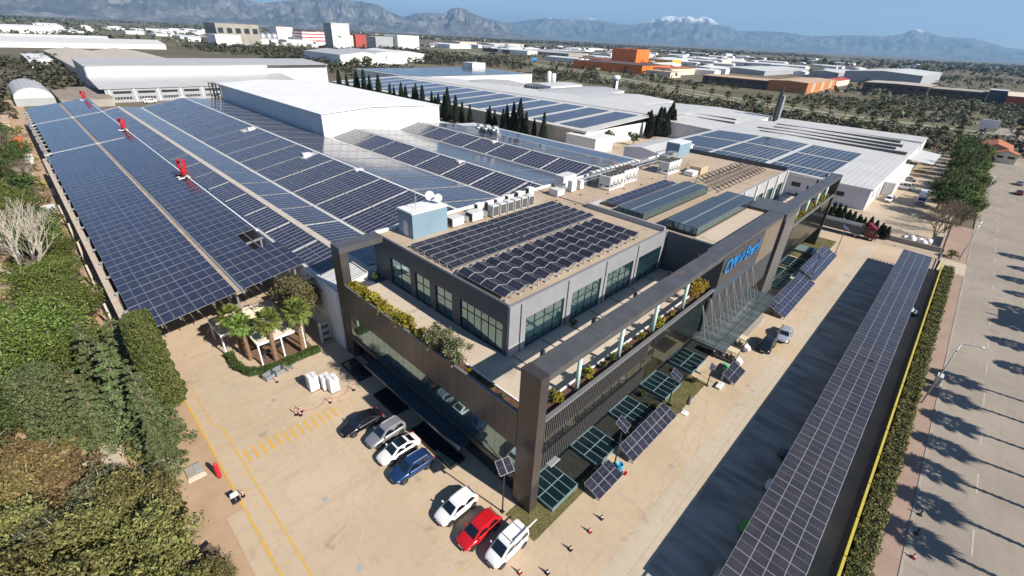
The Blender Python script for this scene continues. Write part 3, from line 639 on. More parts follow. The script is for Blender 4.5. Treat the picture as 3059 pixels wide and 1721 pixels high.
# glass roof lights on the ground along the facade
def rooflight(i, x0, x1, label, slat=False):
    t = thing('glass_roof_light', label, 'skylight', ((x0 + x1) / 2, .3, 0), group='glass roof lights along the facade')
    y0, y1, z = -1.4, 2.05, .5
    part('kerb', MB().box(x0, y0, 0, x1, y0 + .12, z - .05).box(x0, y1 - .12, 0, x1, y1, z - .05).box(x0, y0 + .12, 0, x0 + .12, y1 - .12, z - .05).box(x1 - .12, y0 + .12, 0, x1, y1 - .12, z - .05), M_TEAL, t)
    n = 4; dx = (x1 - x0) / n; fr = MB()
    for j in range(n):
        for c, d in ((y0, .3), (.3, y1)): part('pane', MB().box(x0 + j * dx + .05, c + .05, z - .03, x0 + (j + 1) * dx - .05, d - .05, z + jit(.004)), M_WHITEPANE if (slat and d > 1) or (not slat and i == 0 and j < 3 and d < 1 and j != 2 and False) else M_ROOFGLASS2, t)
    for j in range(n + 1): fr.box(x0 + j * dx - .04, y0, z - .04, x0 + j * dx + .04, y1, z + .03)
    for y in (y0, .3, y1): fr.box(x0, y - .05, z - .03, x1, y + .05, z + .04)
    part('frame', fr, M_TEAL, t); return t
M_ROOFGLASS2 = glass('roof_light_glass', (.008, .02, .026), (.45, .58, .62), .04, .22); M_WHITEPANE = glass('pale_pane', (.33, .42, .4), (.6, .7, .7), .1, .2)
nm = ['at the foot of the corner tower', 'second from the corner tower', 'third from the corner tower', 'fourth from the corner tower', 'beside the golf carts']
for i, (a, b) in enumerate([(1.6, 5.4), (8.7, 12.65), (15.9, 19.85), (22.9, 26.9), (30.15, 34.4)]): rooflight(i, a, b, 'teal framed glass roof light ' + nm[i])
for i, (a, b) in enumerate([(65, 69), (70.5, 74.5), (76.3, 82.0), (87, 91)]): rooflight(i + 5, a, b, 'slatted teal roof light behind the tilted solar arrays, %s past the portal' % ORD[i], i in (3,))
for i in range(8):
    pass
# light wells by the left facade
for i, (y0, y1) in enumerate([(26.5, 30.9), (18.6, 23.1), (8.6, 15.5)]):
    t = thing('light_well', ['dark glass light well below the far end of the bronze wall', 'dark glass light well behind the parked black car', 'dark light well under the blue entrance canopy'][i], 'skylight', (-1.2, y0, 0), group='light wells along the bronze wall')
    part('kerb', MB().box(-2.15, y0, 0, -2.0, y1, .35).box(-.45, y0, 0, -.3, y1, .35).box(-2.0, y0, 0, -.45, y0 + .12, .35).box(-2.0, y1 - .12, 0, -.45, y1, .35), M_FRAME, t)
    n = 5; d = (y1 - y0 - .24) / n
    for j in range(n): part('pane', MB().box(-1.98, y0 + .12 + j * d + .04, .24, -.47, y0 + .12 + (j + 1) * d - .04, .28), M_ROOFGLASS2, t)
# ================================================================== solar arrays
PMESH = {}
def panel_mesh(w_, h_, mat, frame=M_ALU, th=.04, b=.022):
    key = (w_, h_, mat.name)
    if key not in PMESH:
        mb = MB().box(-w_ / 2, -h_ / 2, 0, w_ / 2, h_ / 2, th, 0)
        mb.quad((-w_ / 2 + b, -h_ / 2 + b, th + .003), (w_ / 2 - b, -h_ / 2 + b, th + .003), (w_ / 2 - b, h_ / 2 - b, th + .003), (-w_ / 2 + b, h_ / 2 - b, th + .003), 1, [(0, 0), (1, 0), (1, 1), (0, 1)])
        PMESH[key] = mb.mesh('solar_panel', [frame, mat])
    return PMESH[key]
def add_panels(t, cs, u, v, w_, h_, mat, limit=300, tilt=.004):
    """cs: panel centres; u along the panel's width, v along its height. The largest in view become objects, the rest one part"""
    u, v = Vector(u).normalized(), Vector(v).normalized(); n = u.cross(v); base = Vector(ROOT[t.name])
    cs = sorted((Vector(c) for c in cs), key=lambda c: (c - CAM).length_squared); me = panel_mesh(w_, h_, mat)
    rot = Matrix((u, v, n)).transposed().to_euler()
    for c in cs[:limit]:
        e = rot.copy(); e.x += jit(tilt); e.y += jit(tilt); put('solar_panel', me, t, c - base, e)
    if cs[limit:]:
        mb = MB(); b = .022
        for c in cs[limit:]:
            q = c - base + n * random.uniform(0, .004)
            P = [q + u * (sx * w_ / 2) + v * (sy * h_ / 2) for sx, sy in ((-1, -1), (1, -1), (1, 1), (-1, 1))]
            mb.hexa(P + [p + n * .04 for p in P], 0)
            Q = [q + u * (sx * (w_ / 2 - b)) + v * (sy * (h_ / 2 - b)) + n * .044 for sx, sy in ((-1, -1), (1, -1), (1, 1), (-1, 1))]
            mb.quad(*Q, 1, [(0, 0), (1, 0), (1, 1), (0, 1)])
        o = put('solar_panels_beyond', mb.mesh('solar_panels_beyond', [M_ALU, mat]), t); o['kind'] = 'stuff'
# ------------------------------------------------------------------ factory halls behind the offices
FH = thing('factory_hall', 'long white factory hall with a pleated roof behind the offices', 'building', (30, 34, 0))
prof = [(0.0, 8.95), (5.0, 10.05), (11.5, 9.4), (25.7, 12.1), (39.8, 10.3), (48.0, 12.1), (62.2, 10.3), (70.2, 12.1), (84.6, 10.3)]
Y0, Y1 = 33.9, 205.0
for i in range(8):
    (xa, za), (xb, zb) = prof[i], prof[i + 1]
    part('roof_slope', MB().hexa([(xa, Y0, za - .2), (xb, Y0, zb - .2), (xb, Y1, zb - .2), (xa, Y1, za - .2), (xa, Y0, za), (xb, Y0, zb), (xb, Y1, zb), (xa, Y1, za)]), M_WHITEROOF, FH)
part('ridge_cap', MB().box(4.5, Y0 + .1, 10.0, 5.5, Y1 + .1, 10.14), pm('beige_ridge', (.52, .46, .39), (.45, .4, .33), .5, .7), FH)
for x, z in ((25.7, 12.1), (48, 12.1), (70.2, 12.1)): part('ridge_cap', MB().box(x - .22, Y0 + .1, z, x + .22, Y1 + .1, z + .06), M_WHITE, FH)
part('left_wall', MB().box(-.02, Y0, 0, .2, Y1, 8.74), M_WHITEWALL, FH)
part('front_wall', MB().box(.2, Y0 - .1, 0, 84.4, Y0 + .1, 8.7), M_WHITEWALL, FH); part('front_gable', MB().poly([(p[0], Y0 + .12, p[1] - .02) for p in prof] + [(84.6, Y0 + .12, 8.6), (0, Y0 + .12, 8.6)]), M_WHITEWALL, FH)
part('far_wall', MB().box(.2, Y1 - .2, 0, 82.8, Y1, 8.7), M_WHITEWALL, FH); part('far_gable', MB().poly([(p[0], Y1 - .1, p[1] - .02) for p in prof] + [(84.6, Y1 - .1, 8.6), (0, Y1 - .1, 8.6)]), M_WHITEWALL, FH)
part('right_wall', MB().box(82.6, Y0, 0, 82.9, Y1, 10.6), M_WHITEWALL, FH)
part('side_roof', MB().hexa([(84.6, 44, 9.6), (97, 36, 9.0), (97, 118, 9.0), (84.6, 118, 9.6), (84.6, 44, 9.8), (97, 36, 9.2), (97, 118, 9.2), (84.6, 118, 9.8)]), M_WHITEROOF, FH)
part('side_wall', MB().box(96.6, 36, 0, 96.9, 118, 9.3), M_WHITEWALL, FH); part('side_parapet', MB().box(84.3, 44, 9.4, 84.7, 118, 10.5), M_GREYWALL, FH)
for i, (x, y) in enumerate([(80, 94.5), (80.6, 91.8), (81.2, 89.0)]):
    d = thing('roof_duct', 'curved steel exhaust duct, %s of three on the white roof edge' % ORD[i], 'duct', (x, y, 10.9), group='curved exhaust ducts')
    mb = MB(); pts = [(x, y, 10.9 + .5), (x, y, 12.3), (x - .35, y, 12.9), (x - 1.0, y, 13.15), (x - 1.7, y, 12.9), (x - 2.0, y, 12.2)]
    for a, b in zip(pts, pts[1:]): mb.tube(a, b, .85, n=12)
    part('bend', mb, M_STEEL, d, True); part('base', MB().box(x - .9, y - .9, 10.3, x + .9, y + .9, 11.5), M_STEEL, d)
def slope_array(i, ncol, y_start, y_end, block, gap, label, first_off=0, mat=M_CELL, pw=1.07, mid=None, skip=None, rowp=1.14, hgt=.12):
    (xa, za), (xb, zb) = prof[i], prof[i + 1]; L = math.hypot(xb - xa, zb - za); v = Vector(((xb - xa) / L, 0, (zb - za) / L)); u = Vector((0, 1, 0)); n = v.cross(u) * -1
    n = Vector((-v.z, 0, v.x)); t = thing('solar_array', label, 'solar array', ((xa + xb) / 2, y_start, (za + zb) / 2), group='solar arrays on the pleated factory roof')
    ph = (L - .9) / ncol; cs = []; y = y_start; r = 0
    while y < y_end:
        for c in range(ncol):
            s = .45 + (c + .5) * ph + (0 if mid is None else (.12 if c >= mid else -.12)); p = Vector((xa, y, za)) + v * s + n * hgt
            if skip and skip(p, r, c): continue
            cs.append(p)
        y += rowp; r += 1
        if r % block == 0: y += gap
    add_panels(t, cs, Vector((0, -1, 0)) if v.x > 0 else u, v, pw, ph - .06, mat)
    rails = MB()
    for c in range(ncol + 1): a = Vector((xa, 0, za)) + v * (.45 + c * ph) + n * .05; rails.box(a.x - .03, y_start - .4, a.z - .04, a.x + .03, y_end, a.z + .02)
    part('mounting_rail', rails, M_STEEL, t); return t
def holes(p, r, c): return (abs(p.x - 23) < 1.7 and abs(p.y - 92.5) < 1.3) or (abs(p.x - 24) < 1.7 and abs(p.y - 130) < 2)
sl_l = ['on the narrow lower slope beside the canopy', 'on the slope falling from the beige ridge', 'on the wide dark slope in the middle', 'on the pale slope left of the white hall', 'on the dark slope in front of the white hall', 'on the pale slope beyond the second ridge', 'on the dark slope nearest the chillers', 'on the pale slope at the far edge']
for i, nc, ye, mid in ((0, 2, 203, None), (1, 3, 203, None), (2, 7, 203, 3), (3, 6, 203, None), (4, 5, 114, None), (5, 6, 114, None), (6, 5, 114, None), (7, 6, 114, None)):
    slope_array(i, nc, 39.2 if i < 1 else 36.2, ye, 8, .55, 'blue solar array ' + sl_l[i], mid=mid, skip=holes)
for i, (x, y) in enumerate([(23, 92.5), (24, 130), (47.2, 66), (69.4, 78), (25.4, 73)]):
    solo('roof_vent', MB().box(x - .9, y - .6, 10.9, x + .9, y + .6, 12.3), M_WHITE, 'low white roof vent, %s among the solar arrays' % ORD[i], 'vent', 'white roof vents')
t = thing('solar_array', 'grey solar array on the low side roof by the cypresses', 'solar array', (90, 50, 10), group='solar arrays on the pleated factory roof')
cs = [(84.6 + c * 2.1 + 1.0, 48 + r * 1.13 - c * .9 , 9.8 - (c * 2.1 + 1) * .6 / 12.4 + .14) for c in range(5) for r in range(58)]
add_panels(t, cs, (0, -1, 0), (12.4, 0, -.6), 1.07, 2.02, M_CELL, 200)
# tall white hall standing on the far roof
WH = thing('white_hall', 'tall blank white hall rising over the solar roof', 'building', (60, 160, 0))
part('front_wall', MB().box(39, 116.4, 9, 80, 116.7, 16.6), M_WHITEWALL, WH)
part('left_wall', MB().box(38.7, 116.4, 9, 39, 203, 16.6), pm('blue_white_wall', (.62, .66, .7), (.55, .6, .65), .2, .5), WH)
part('right_wall', MB().box(79.7, 116.7, 0, 80, 203, 16.4), M_WHITEWALL, WH); part('back_wall', MB().box(39, 202.7, 0, 80, 203, 16.4), M_WHITEWALL, WH)
for a, b, za, zb in ((38.4, 55, 16.5, 17.5), (55, 80.3, 17.5, 16.5)):
    part('roof_slope', MB().hexa([(a, 116, za), (b, 116, zb), (b, 206, zb), (a, 206, za), (a, 116, za + .12), (b, 116, zb + .12), (b, 206, zb + .12), (a, 206, za + .12)]), pm('bright_white_roof', (.82, .81, .8), (.74, .73, .72), .15, .5), WH)
part('gable', MB().poly([(39, 116.45, 16.5), (80, 116.45, 16.5), (55, 116.45, 17.5)]).poly([(39, 116.6, 16.5), (55, 116.6, 17.5), (80, 116.6, 16.5)]), M_WHITEWALL, WH)
fr = MB()
for x in (37.0, 38.4):
    for y in (203.5, 208, 212): fr.box(x, y, 10.4, x + .3, y + .3, 16.3)
for z in (11.5, 14, 16.2): fr.box(37, 203.5, z, 37.3, 212.3, z + .25).box(38.4, 203.5, z, 38.7, 212.3, z + .25)
part('stair_frame', fr, M_DARKSTEEL, WH)
# ------------------------------------------------------------------ large solar canopy at the left
CN = thing('solar_canopy', 'huge tilted solar canopy over the yard at the left edge', 'canopy', (-10, 44, 0))
cz = lambda x: 6 + .15 * (x + 19.7)
v = Vector((1, 0, .15)).normalized(); cs = []
for r in range(80):
    y = 43.6 + r * 2.45 + 1.2 + (1.1 if r > 43 else 0) + (1.1 if r > 63 else 0)
    for c in range(16):
        x = -19.1 + c * 1.175 + (.95 if c > 8 else 0)
        if r > 42 and c < 1: continue
        if x > -3.2 and 53.5 < y < 60.0: continue
        if x > -2.4 and (96.5 < y < 103 or 160 < y < 165): continue
        cs.append((x + .55, y, cz(x + .55) + .16))
add_panels(CN, cs, v, (0, 1, 0), 1.13, 2.39, M_CELL)
part('gutter', MB().hexa([(-8.75, 43.4, cz(-8.7) - .1), (-8.05, 43.4, cz(-8.1) - .1), (-8.05, 241, cz(-8.1) - .1), (-8.75, 241, cz(-8.7) - .1), (-8.75, 43.4, cz(-8.7) + .1), (-8.05, 43.4, cz(-8.1) + .02), (-8.05, 241, cz(-8.1) + .02), (-8.75, 241, cz(-8.7) + .1)]), pm('rusty_gutter', (.44, .36, .28), (.34, .24, .16), .4, .8), CN)
part('gutter_rail', MB().box(-8.05, 43.2, 7.6, -7.75, 241, 7.95), M_STEEL, CN)
bm = MB()
for y in np.arange(45, 240, 6.1): bm.hexa([(-19.6, y, 5.65), (-.2, y, 8.57), (-.2, y + .2, 8.57), (-19.6, y + .2, 5.65), (-19.6, y, 5.95), (-.2, y, 8.87), (-.2, y + .2, 8.87), (-19.6, y + .2, 5.95)])
for x in np.arange(-19, -.4, 1.9): bm.box(x, 43.3, cz(x) - .1, x + .09, 240, cz(x) + .1)
part('roof_beams', bm, M_STEEL, CN)
for i, y in enumerate(np.arange(45.1, 240, 12.2)):
    for x in (-19.4, -8.4, -.6): part('post', MB().box(x - .12, y, 0, x + .12, y + .24, cz(x) - .2), M_STEEL, CN)
part('edge_rail', MB().box(-.22, 60, 8.95, .02, 222, 9.25), M_WHITE, CN)
for y, xa, xb in ((151.5, -19.4, -2.2), (201.5, -19.0, 0.6)): part('walkway_strip', MB().hexa([(xa, y - .3, cz(xa) + .1), (xb, y - .3, cz(xb) + .1), (xb, y + .3, cz(xb) + .1), (xa, y + .3, cz(xa) + .1), (xa, y - .3, cz(xa) + .22), (xb, y - .3, cz(xb) + .22), (xb, y + .3, cz(xb) + .22), (xa, y + .3, cz(xa) + .22)]), M_WHITE, CN)
bw = thing('boundary_wall', 'long pale block wall along the edge of the solar canopy', 'wall', (-20, 44, 0))
n = 40
for i in range(n):
    y = 43.8 + i * 4.9; xo = 0 if y < 149 else .9
    part('wall_bay', MB().box(-20.05 + xo, y, 0, -19.75 + xo, y + 4.88, 5.2), M_GREYCON, bw); part('coping', MB().box(-20.25 + xo, y, 5.2, -19.5 + xo, y + 4.86, 5.4 + jit(.02)), pm('sandy_coping', (.52, .44, .36), (.44, .36, .28), .8, .85), bw)
# red vertical-axis turbines on the canopy
def turbine(i, x, y, z, h):
    t = thing('wind_turbine', 'small red vertical-axis wind turbine on the solar canopy, %s from the offices' % ORD[i], 'wind turbine', (x, y, z), group='red wind turbines')
    mb = MB(); n = 26
    for s in (0, 1):
        for q in range(n):
            for a0 in (0, math.pi):
                pass
    for a0 in (0, math.pi):     # two-stage half-shell rotor
        for st in (0, 1):
            zb = z + .7 + st * (h - .8) / 2; zt = zb + (h - .9) / 2 - .05; off = st * 1.2
            for q in range(8):
                t0, t1 = a0 + off + q * math.pi / 9, a0 + off + (q + 1) * math.pi / 9; r = .5; cx, cy = x + .32 * math.cos(a0 + off + 1.5), y + .32 * math.sin(a0 + off + 1.5)
                P = [(cx + r * math.cos(a), cy + r * math.sin(a)) for a in (t0, t1)]; Q = [(cx + (r - .04) * math.cos(a), cy + (r - .04) * math.sin(a)) for a in (t0, t1)]
                mb.hexa([(*P[0], zb), (*P[1], zb), (*Q[1], zb), (*Q[0], zb), (*P[0], zt), (*P[1], zt), (*Q[1], zt), (*Q[0], zt)])
    part('rotor', mb, M_RED, t); ds = MB()
    for zz in (z + .66, z + .7 + (h - .8) / 2 - .06, z + h): ds.tube((x, y, zz), (x, y, zz + .05), .75, n=16)
    part('rotor_disc', ds, M_RED, t); part('mast', MB().tube((x, y, z - 1.4), (x, y, z + h), .09), M_STEEL, t)
    ring = MB(); zr = z + 1.35
    for q in range(24):
        a, b = q * math.pi / 12, (q + 1) * math.pi / 12; ring.tube((x + 1.05 * math.cos(a), y + 1.05 * math.sin(a), zr), (x + 1.05 * math.cos(b), y + 1.05 * math.sin(b), zr), .035, n=5, caps=False)
        if q % 6 == 0: ring.tube((x + 1.05 * math.cos(a), y + 1.05 * math.sin(a), zr), (x + 1.05 * math.cos(a), y + 1.05 * math.sin(a), z), .03, n=5)
    part('guard_ring', ring, M_RED, t); part('base_frame', MB().box(x - 1.3, y - .8, z - .1, x + 1.3, y - .6, z + .1).box(x - 1.3, y + .6, z - .1, x + 1.3, y + .8, z + .1).box(x - .2, y - .8, z - .1, x + .2, y + .8, z + .1), M_WHITE, t)
turbine(0, -.4, 99.4, 9.0, 3.6); turbine(1, -.4, 162.7, 9.0, 3.2); turbine(2, -.6, 238, 9.0, 3.2)
# ------------------------------------------------------------------ arrays on the office roof
FA = thing('solar_array', 'flat rows of dark solar panels on the office roof', 'solar array', (20, 23, RZ), group='solar arrays on the office roof')
cs = []
for r in range(6):
    for c in range(15):
        x = 7.0 + c * 1.74 + (.35 if c > 6 else 0); cs.append((x + .85, 18.95 + r * 1.4 + .5, RZ + .42))
add_panels(FA, cs, (1, 0, 0), (0, 1, .17), 1.68, 1.0, M_CELLDARK, tilt=.006)
fr = MB()
for r in range(6):
    y = 18.95 + r * 1.4
    for y_, z_ in ((y, RZ + .3), (y + .95, RZ + .47)): fr.box(6.8, y_ - .03, z_ - .09, 33.2, y_ + .03, z_ - .02)
    for c in range(16):
        x = 6.9 + c * 1.75; fr.box(x - .08, y - .1, RZ, x + .08, y + 1.2, RZ + .1).box(x - .02, y + .92, RZ + .1, x + .02, y + .97, RZ + .4)
part('ballast_frame', fr, M_STEEL, FA, kind='stuff')
TA = thing('solar_array', 'zigzag east-west rows of black solar panels on the office roof', 'solar array', (20, 14, RZ), group='solar arrays on the office roof')
cl, cr = [], []; fr = MB()
for i in range(13):
    x = 6.6 + i * 2.0
    for j in range(4):
        y = 10.6 + j * 1.83 + .9; cl.append((x + .5, y, RZ + .55)); cr.append((x + 1.45, y, RZ + .55))
    for j in range(5):
        y = 10.58 + j * 1.83; fr.bar((x + .02, y, RZ + .42), (x + .98, y, RZ + .78), .06, .05).bar((x + .98, y, RZ + .78), (x + 1.95, y, RZ + .42), .06, .05).box(x + .9, y - .04, RZ, x + 1.0, y + .04, RZ + .72)
    for y in (10.5, 18.0): fr.box(x - .05, y - .12, RZ, x + .3, y + .12, RZ + .2)
add_panels(TA, cl, (0, -1, 0), (.94, 0, .33), 1.77, 1.0, M_CELLDARK); add_panels(TA, cr, (0, -1, 0), (.94, 0, -.33), 1.77, 1.0, M_CELLDARK)
part('ballast_frame', fr, M_ALU, TA, kind='stuff')
T3 = thing('solar_array', 'two row solar array between the chillers and the skylights', 'solar array', (50, 20, RZ), group='solar arrays on the office roof')
cs = [(40.4 + c * 1.76, 19.6 + r * 1.55, RZ + .9 - .3 * r) for c in range(11) for r in (0, 1)]
cs = [(40.4 + c * 1.76, 19.4 + r * 1.35, RZ + .75) for c in range(11) for r in (0, 1)]
add_panels(T3, cs, (1, 0, 0), (0, 1, .2), 1.7, 1.05, M_CELL); fr = MB()
for c in range(12): fr.box(39.5 + c * 1.76, 18.7, RZ, 39.62 + c * 1.76, 18.95, RZ + .2).bar((39.55 + c * 1.76, 18.8, RZ + .5), (39.55 + c * 1.76, 21.4, RZ + .85), .05).box(39.53 + c * 1.76, 21.2, RZ, 39.58 + c * 1.76, 21.25, RZ + .8).box(39.53 + c * 1.76, 18.9, RZ, 39.58 + c * 1.76, 18.95, RZ + .55)
part('ballast_frame', fr, M_ALU, T3, kind='stuff')
# ------------------------------------------------------------------ long carport along the drive
CP = thing('solar_carport', 'long dark solar carport beside the hedge', 'carport', (45, -17, 0))
cs = []
for r in range(48):
    for c in range(4): cs.append((3.9 + r * 1.93 - 1.9 * 0 + .96, -18.85 + c * 1.17 - .0 + .02, 3.28 + (c * 1.17 - 1.75) * .045))
add_panels(CP, [Vector(c) + Vector((0, 0, .1)) for c in cs], (0, 1, .045), (-1, 0, 0), 1.162, 1.922, M_CELLCAR)
fr = MB()
for c in range(9):
    y = -19.42 + c * .5825; z = 3.22 + (c * .5825 - 2.33) * .045; fr.box(2.9, y - .04, z - .12, 97, y + .04, z)
for i in range(17): x = 6 + i * 5.7; fr.hexa([(x, -19.5, 2.88), (x + .14, -19.5, 2.88), (x + .14, -14.8, 3.05), (x, -14.8, 3.05), (x, -19.5, 3.0), (x + .14, -19.5, 3.0), (x + .14, -14.8, 3.2), (x, -14.8, 3.2)])
part('purlins', fr, M_STEEL, CP)
for i in range(17): x = 6 + i * 5.7; part('post', MB().box(x - .02, -19.3, 0, x + .16, -19.1, 2.95), M_WHITE, CP); part('strut', MB().bar((x + .07, -19.15, 1.3), (x + .07, -17.4, 2.95), .1), M_WHITE, CP)
# ------------------------------------------------------------------ tilted ground arrays along the facade
def ground_array(label, x0, x1, ya, yb, za, zb, nc, nr, mat=M_CELLDARK):
    t = thing('tilted_solar_array', label, 'solar array', ((x0 + x1) / 2, (ya + yb) / 2, 0), group='tilted solar arrays on the drive')
    w_ = (x1 - x0) / nc; L = math.hypot(yb - ya, zb - za); h_ = L / nr; v = Vector((0, (yb - ya) / L, (zb - za) / L)); cs = []
    for c in range(nc):
        for r in range(nr): cs.append(Vector((x0 + (c + .5) * w_, ya, za)) + v * ((r + .5) * h_))
    add_panels(t, cs, (1, 0, 0), v, w_ - .03, h_ - .03, mat); fr = MB()
    k_ = max(2, nc // 3)
    for i in range(k_ + 1):
        x = x0 + .2 + (x1 - x0 - .4) * i / k_; fr.bar((x, ya, za - .08), (x, yb, zb - .08), .07).bar((x, ya + .08, 0), (x, ya + .08, za), .06).bar((x, yb - .1, 0), (x, yb - .1, zb - .1), .07).bar((x, ya + .1, .1), (x, yb - .15, zb * .55), .05)
    for q in (.1, .5, .9): fr.box(x0, ya + (yb - ya) * q - .03, za + (zb - za) * q - .09, x1, ya + (yb - ya) * q + .03, za + (zb - za) * q - .03)
    part('stand', fr, M_ALU, t); return t
ground_array('small tilted solar array beside the blue barrel', 5.6, 9.75, -3.8, -1.9, .35, .95, 4, 2)
ground_array('nine column tilted solar array by the lamp posts', 11.7, 21.2, -3.7, -1.85, .4, 1.35, 9, 2)
ground_array('long blue tilted solar array near the glass canopy', 54.5, 72.3, -5.5, -2.5, .4, 1.6, 12, 3, M_CELL)
ground_array('long blue tilted solar array nearest the red truck', 73.2, 90.6, -5.15, -2.2, .4, 1.9, 12, 3, M_CELL)
ground_array('square black solar panel by the golf carts', 32.0, 35.9, -6.2, -4.4, .35, 1.05, 2, 2)
# ------------------------------------------------------------------ plant on the office roof
def box_unit(name, label, x0, y0, x1, y1, z0, z1, mat=M_PALEGREY, group=None, cat='unit', grilles=()):
    t = thing(name, label, cat, ((x0 + x1) / 2, (y0 + y1) / 2, z0), group=group)
    part('casing', MB().box(x0, y0, z0 + .12, x1, y1, z1), mat, t); part('feet', MB().box(x0 + .05, y0 + .05, z0, x0 + .2, y1 - .05, z0 + .12).box(x1 - .2, y0 + .05, z0, x1 - .05, y1 - .05, z0 + .12), M_DARKSTEEL, t)
    for g in grilles:
        if g == 'y': part('grille', MB().box(x0 + .08, y0 - .025, z0 + .25, x1 - .08, y0 - .002, z1 - .15), M_GRILLE, t)
        if g == 'x': part('grille', MB().box(x0 - .025, y0 + .08, z0 + .25, x0 - .002, y1 - .08, z1 - .15), M_GRILLE, t)
        if g == 't': part('fan', MB().tube(((x0 + x1) / 2, (y0 + y1) / 2, z1), ((x0 + x1) / 2, (y0 + y1) / 2, z1 + .06), min(x1 - x0, y1 - y0) * .38, n=16), M_GRILLE, t)
    return t
for i in range(6): box_unit('condenser_unit', 'tall grey condenser with a brown grille, %s from the blue hut' % ORD[i], 21.7 + i * 1.5, 28.2, 22.9 + i * 1.5, 29.3, RZ, RZ + 1.75, grilles='y', group='row of six condensers', cat='air conditioner')
for i, (x, y, h) in enumerate([(20.6, 30.2, 1.7), (22.8, 30.4, 1.5), (24.9, 30.6, 1.4), (27.2, 30.6, 1.5), (29.6, 30.8, 1.6), (31.6, 30.4, 2.0)]): box_unit('outdoor_unit', 'white outdoor unit behind the condenser row, %s from the blue hut' % ORD[i], x, y, x + 1.1, y + .8, RZ, RZ + h, M_WHITE, 'white outdoor units', 'air conditioner', 'x')
for i, (x, y) in enumerate([(14.9, 28.8), (18.3, 28.7)]):
    t = box_unit('duct_unit', ['silver ducted unit beside the blue hut', 'silver ducted unit next to the condenser row'][i], x, y, x + 2.0, y + 1.5, RZ, RZ + 1.25, M_PALEGREY, None, 'air conditioner', 'x')
    part('duct_hood', MB().hexa([(x + 2, y + .2, RZ + .5), (x + 3.0, y + .2, RZ + .2), (x + 3.0, y + 1.3, RZ + .2), (x + 2, y + 1.3, RZ + .5), (x + 2, y + .2, RZ + 1.2), (x + 3.0, y + .2, RZ + .9), (x + 3.0, y + 1.3, RZ + .9), (x + 2, y + 1.3, RZ + 1.2)]), M_STEEL, t)
def chiller(label, x0, y0):
    t = thing('chiller', label, 'chiller', (x0 + 2.6, y0 + 1.1, RZ), group='big white chillers'); L, W_, h = 5.0, 2.3, 2.4
    part('base_frame', MB().box(x0, y0, RZ + .05, x0 + L, y0 + W_, RZ + .3), M_WHITE, t)
    part('deck', MB().box(x0 - .05, y0 - .05, RZ + h - .2, x0 + L + .05, y0 + W_ + .05, RZ + h), M_WHITE, t)
    for i in range(5): part('post', MB().box(x0 + i * (L - .12) / 4, y0, RZ + .3, x0 + .12 + i * (L - .12) / 4, y0 + .12, RZ + h - .2).box(x0 + i * (L - .12) / 4, y0 + W_ - .12, RZ + .3, x0 + .12 + i * (L - .12) / 4, y0 + W_, RZ + h - .2), M_WHITE, t)
    for i in range(4):
        xa = x0 + .1 + i * 1.22
        part('v_coil', MB().hexa([(xa + .5, y0 + .03, RZ + .95), (xa + .7, y0 + .03, RZ + .95), (xa + .7, y0 + W_ - .05, RZ + .95), (xa + .5, y0 + W_ - .05, RZ + .95), (xa, y0 + .03, RZ + h - .22), (xa + 1.18, y0 + .03, RZ + h - .22), (xa + 1.18, y0 + W_ - .05, RZ + h - .22), (xa, y0 + W_ - .05, RZ + h - .22)]), M_WHITE, t)
        part('fan', MB().lathe([(.48, 0), (.48, .2), (.4, .2), (.4, .1), (0, .1)], (xa + .6, y0 + W_ * .27, RZ + h), 16), M_GRILLE, t); part('fan', MB().lathe([(.48, 0), (.48, .2), (.4, .2), (.4, .1), (0, .1)], (xa + .6, y0 + W_ * .73, RZ + h), 16), M_GRILLE, t)
    part('compressor', MB().tube((x0 + .6, y0 + .8, RZ + .6), (x0 + 2.2, y0 + .8, RZ + .6), .3).tube((x0 + 2.7, y0 + .9, RZ + .62), (x0 + 4.4, y0 + .9, RZ + .62), .28), M_GRILLE, t)
    part('end_panel', MB().box(x0 - .03, y0 + .1, RZ + .9, x0, y0 + W_ - .1, RZ + h - .2), M_PALEGREY, t)
chiller('white V-coil chiller nearest the condenser row', 46.6, 25.2); chiller('white V-coil chiller in the middle of three', 51.8, 25.9); chiller('white V-coil chiller beside the far blue hut', 65.4, 24.0)
for i, (x0, y0, x1, y1, h, m) in enumerate([(36.6, 28.6, 38.4, 30.4, 1.1, M_PALEGREY), (40.6, 28.8, 41.9, 29.7, 1.9, M_WHITE), (43.0, 28.8, 44.0, 29.6, 1.6, M_WHITE), (41.0, 31.0, 44.6, 33.0, 2.1, M_PALEGREY), (38.9, 29.5, 40.0, 30.9, 1.0, M_STEEL)]): box_unit('plant_cabinet', 'roof plant cabinet left of the chillers, %s from the condenser row' % ORD[i], x0, y0, x1, y1, RZ, RZ + h, m, 'plant cabinets', 'cabinet')
for i in range(11): box_unit('outdoor_unit', 'white outdoor unit in the back row behind the chillers, %s from the left' % ORD[i], 50.5 + i * 1.55, 31.6, 51.5 + i * 1.55, 32.3, RZ, RZ + 1.3, M_WHITE, 'back row of outdoor units', 'air conditioner', 'y')
pp = MB()
for y, z in ((30.2, 1.2), (30.5, 1.2), (29.8, .8)): pp.tube((44.5, y, RZ + z), (72, y, RZ + z), .14, n=8)
for x in np.arange(46, 72, 3.2): pp.box(x, 29.7, RZ, x + .1, 30.6, RZ + 1.1)
pp.tube((71.5, 30.2, RZ + 1.2), (71.5, 30.2, RZ + 2.6), .16).tube((71.5, 30.2, RZ + 2.6), (75, 30.2, RZ + 2.6), .16)
solo('roof_pipework', pp, M_STEEL, 'insulated pipework running behind the chillers', 'pipes')
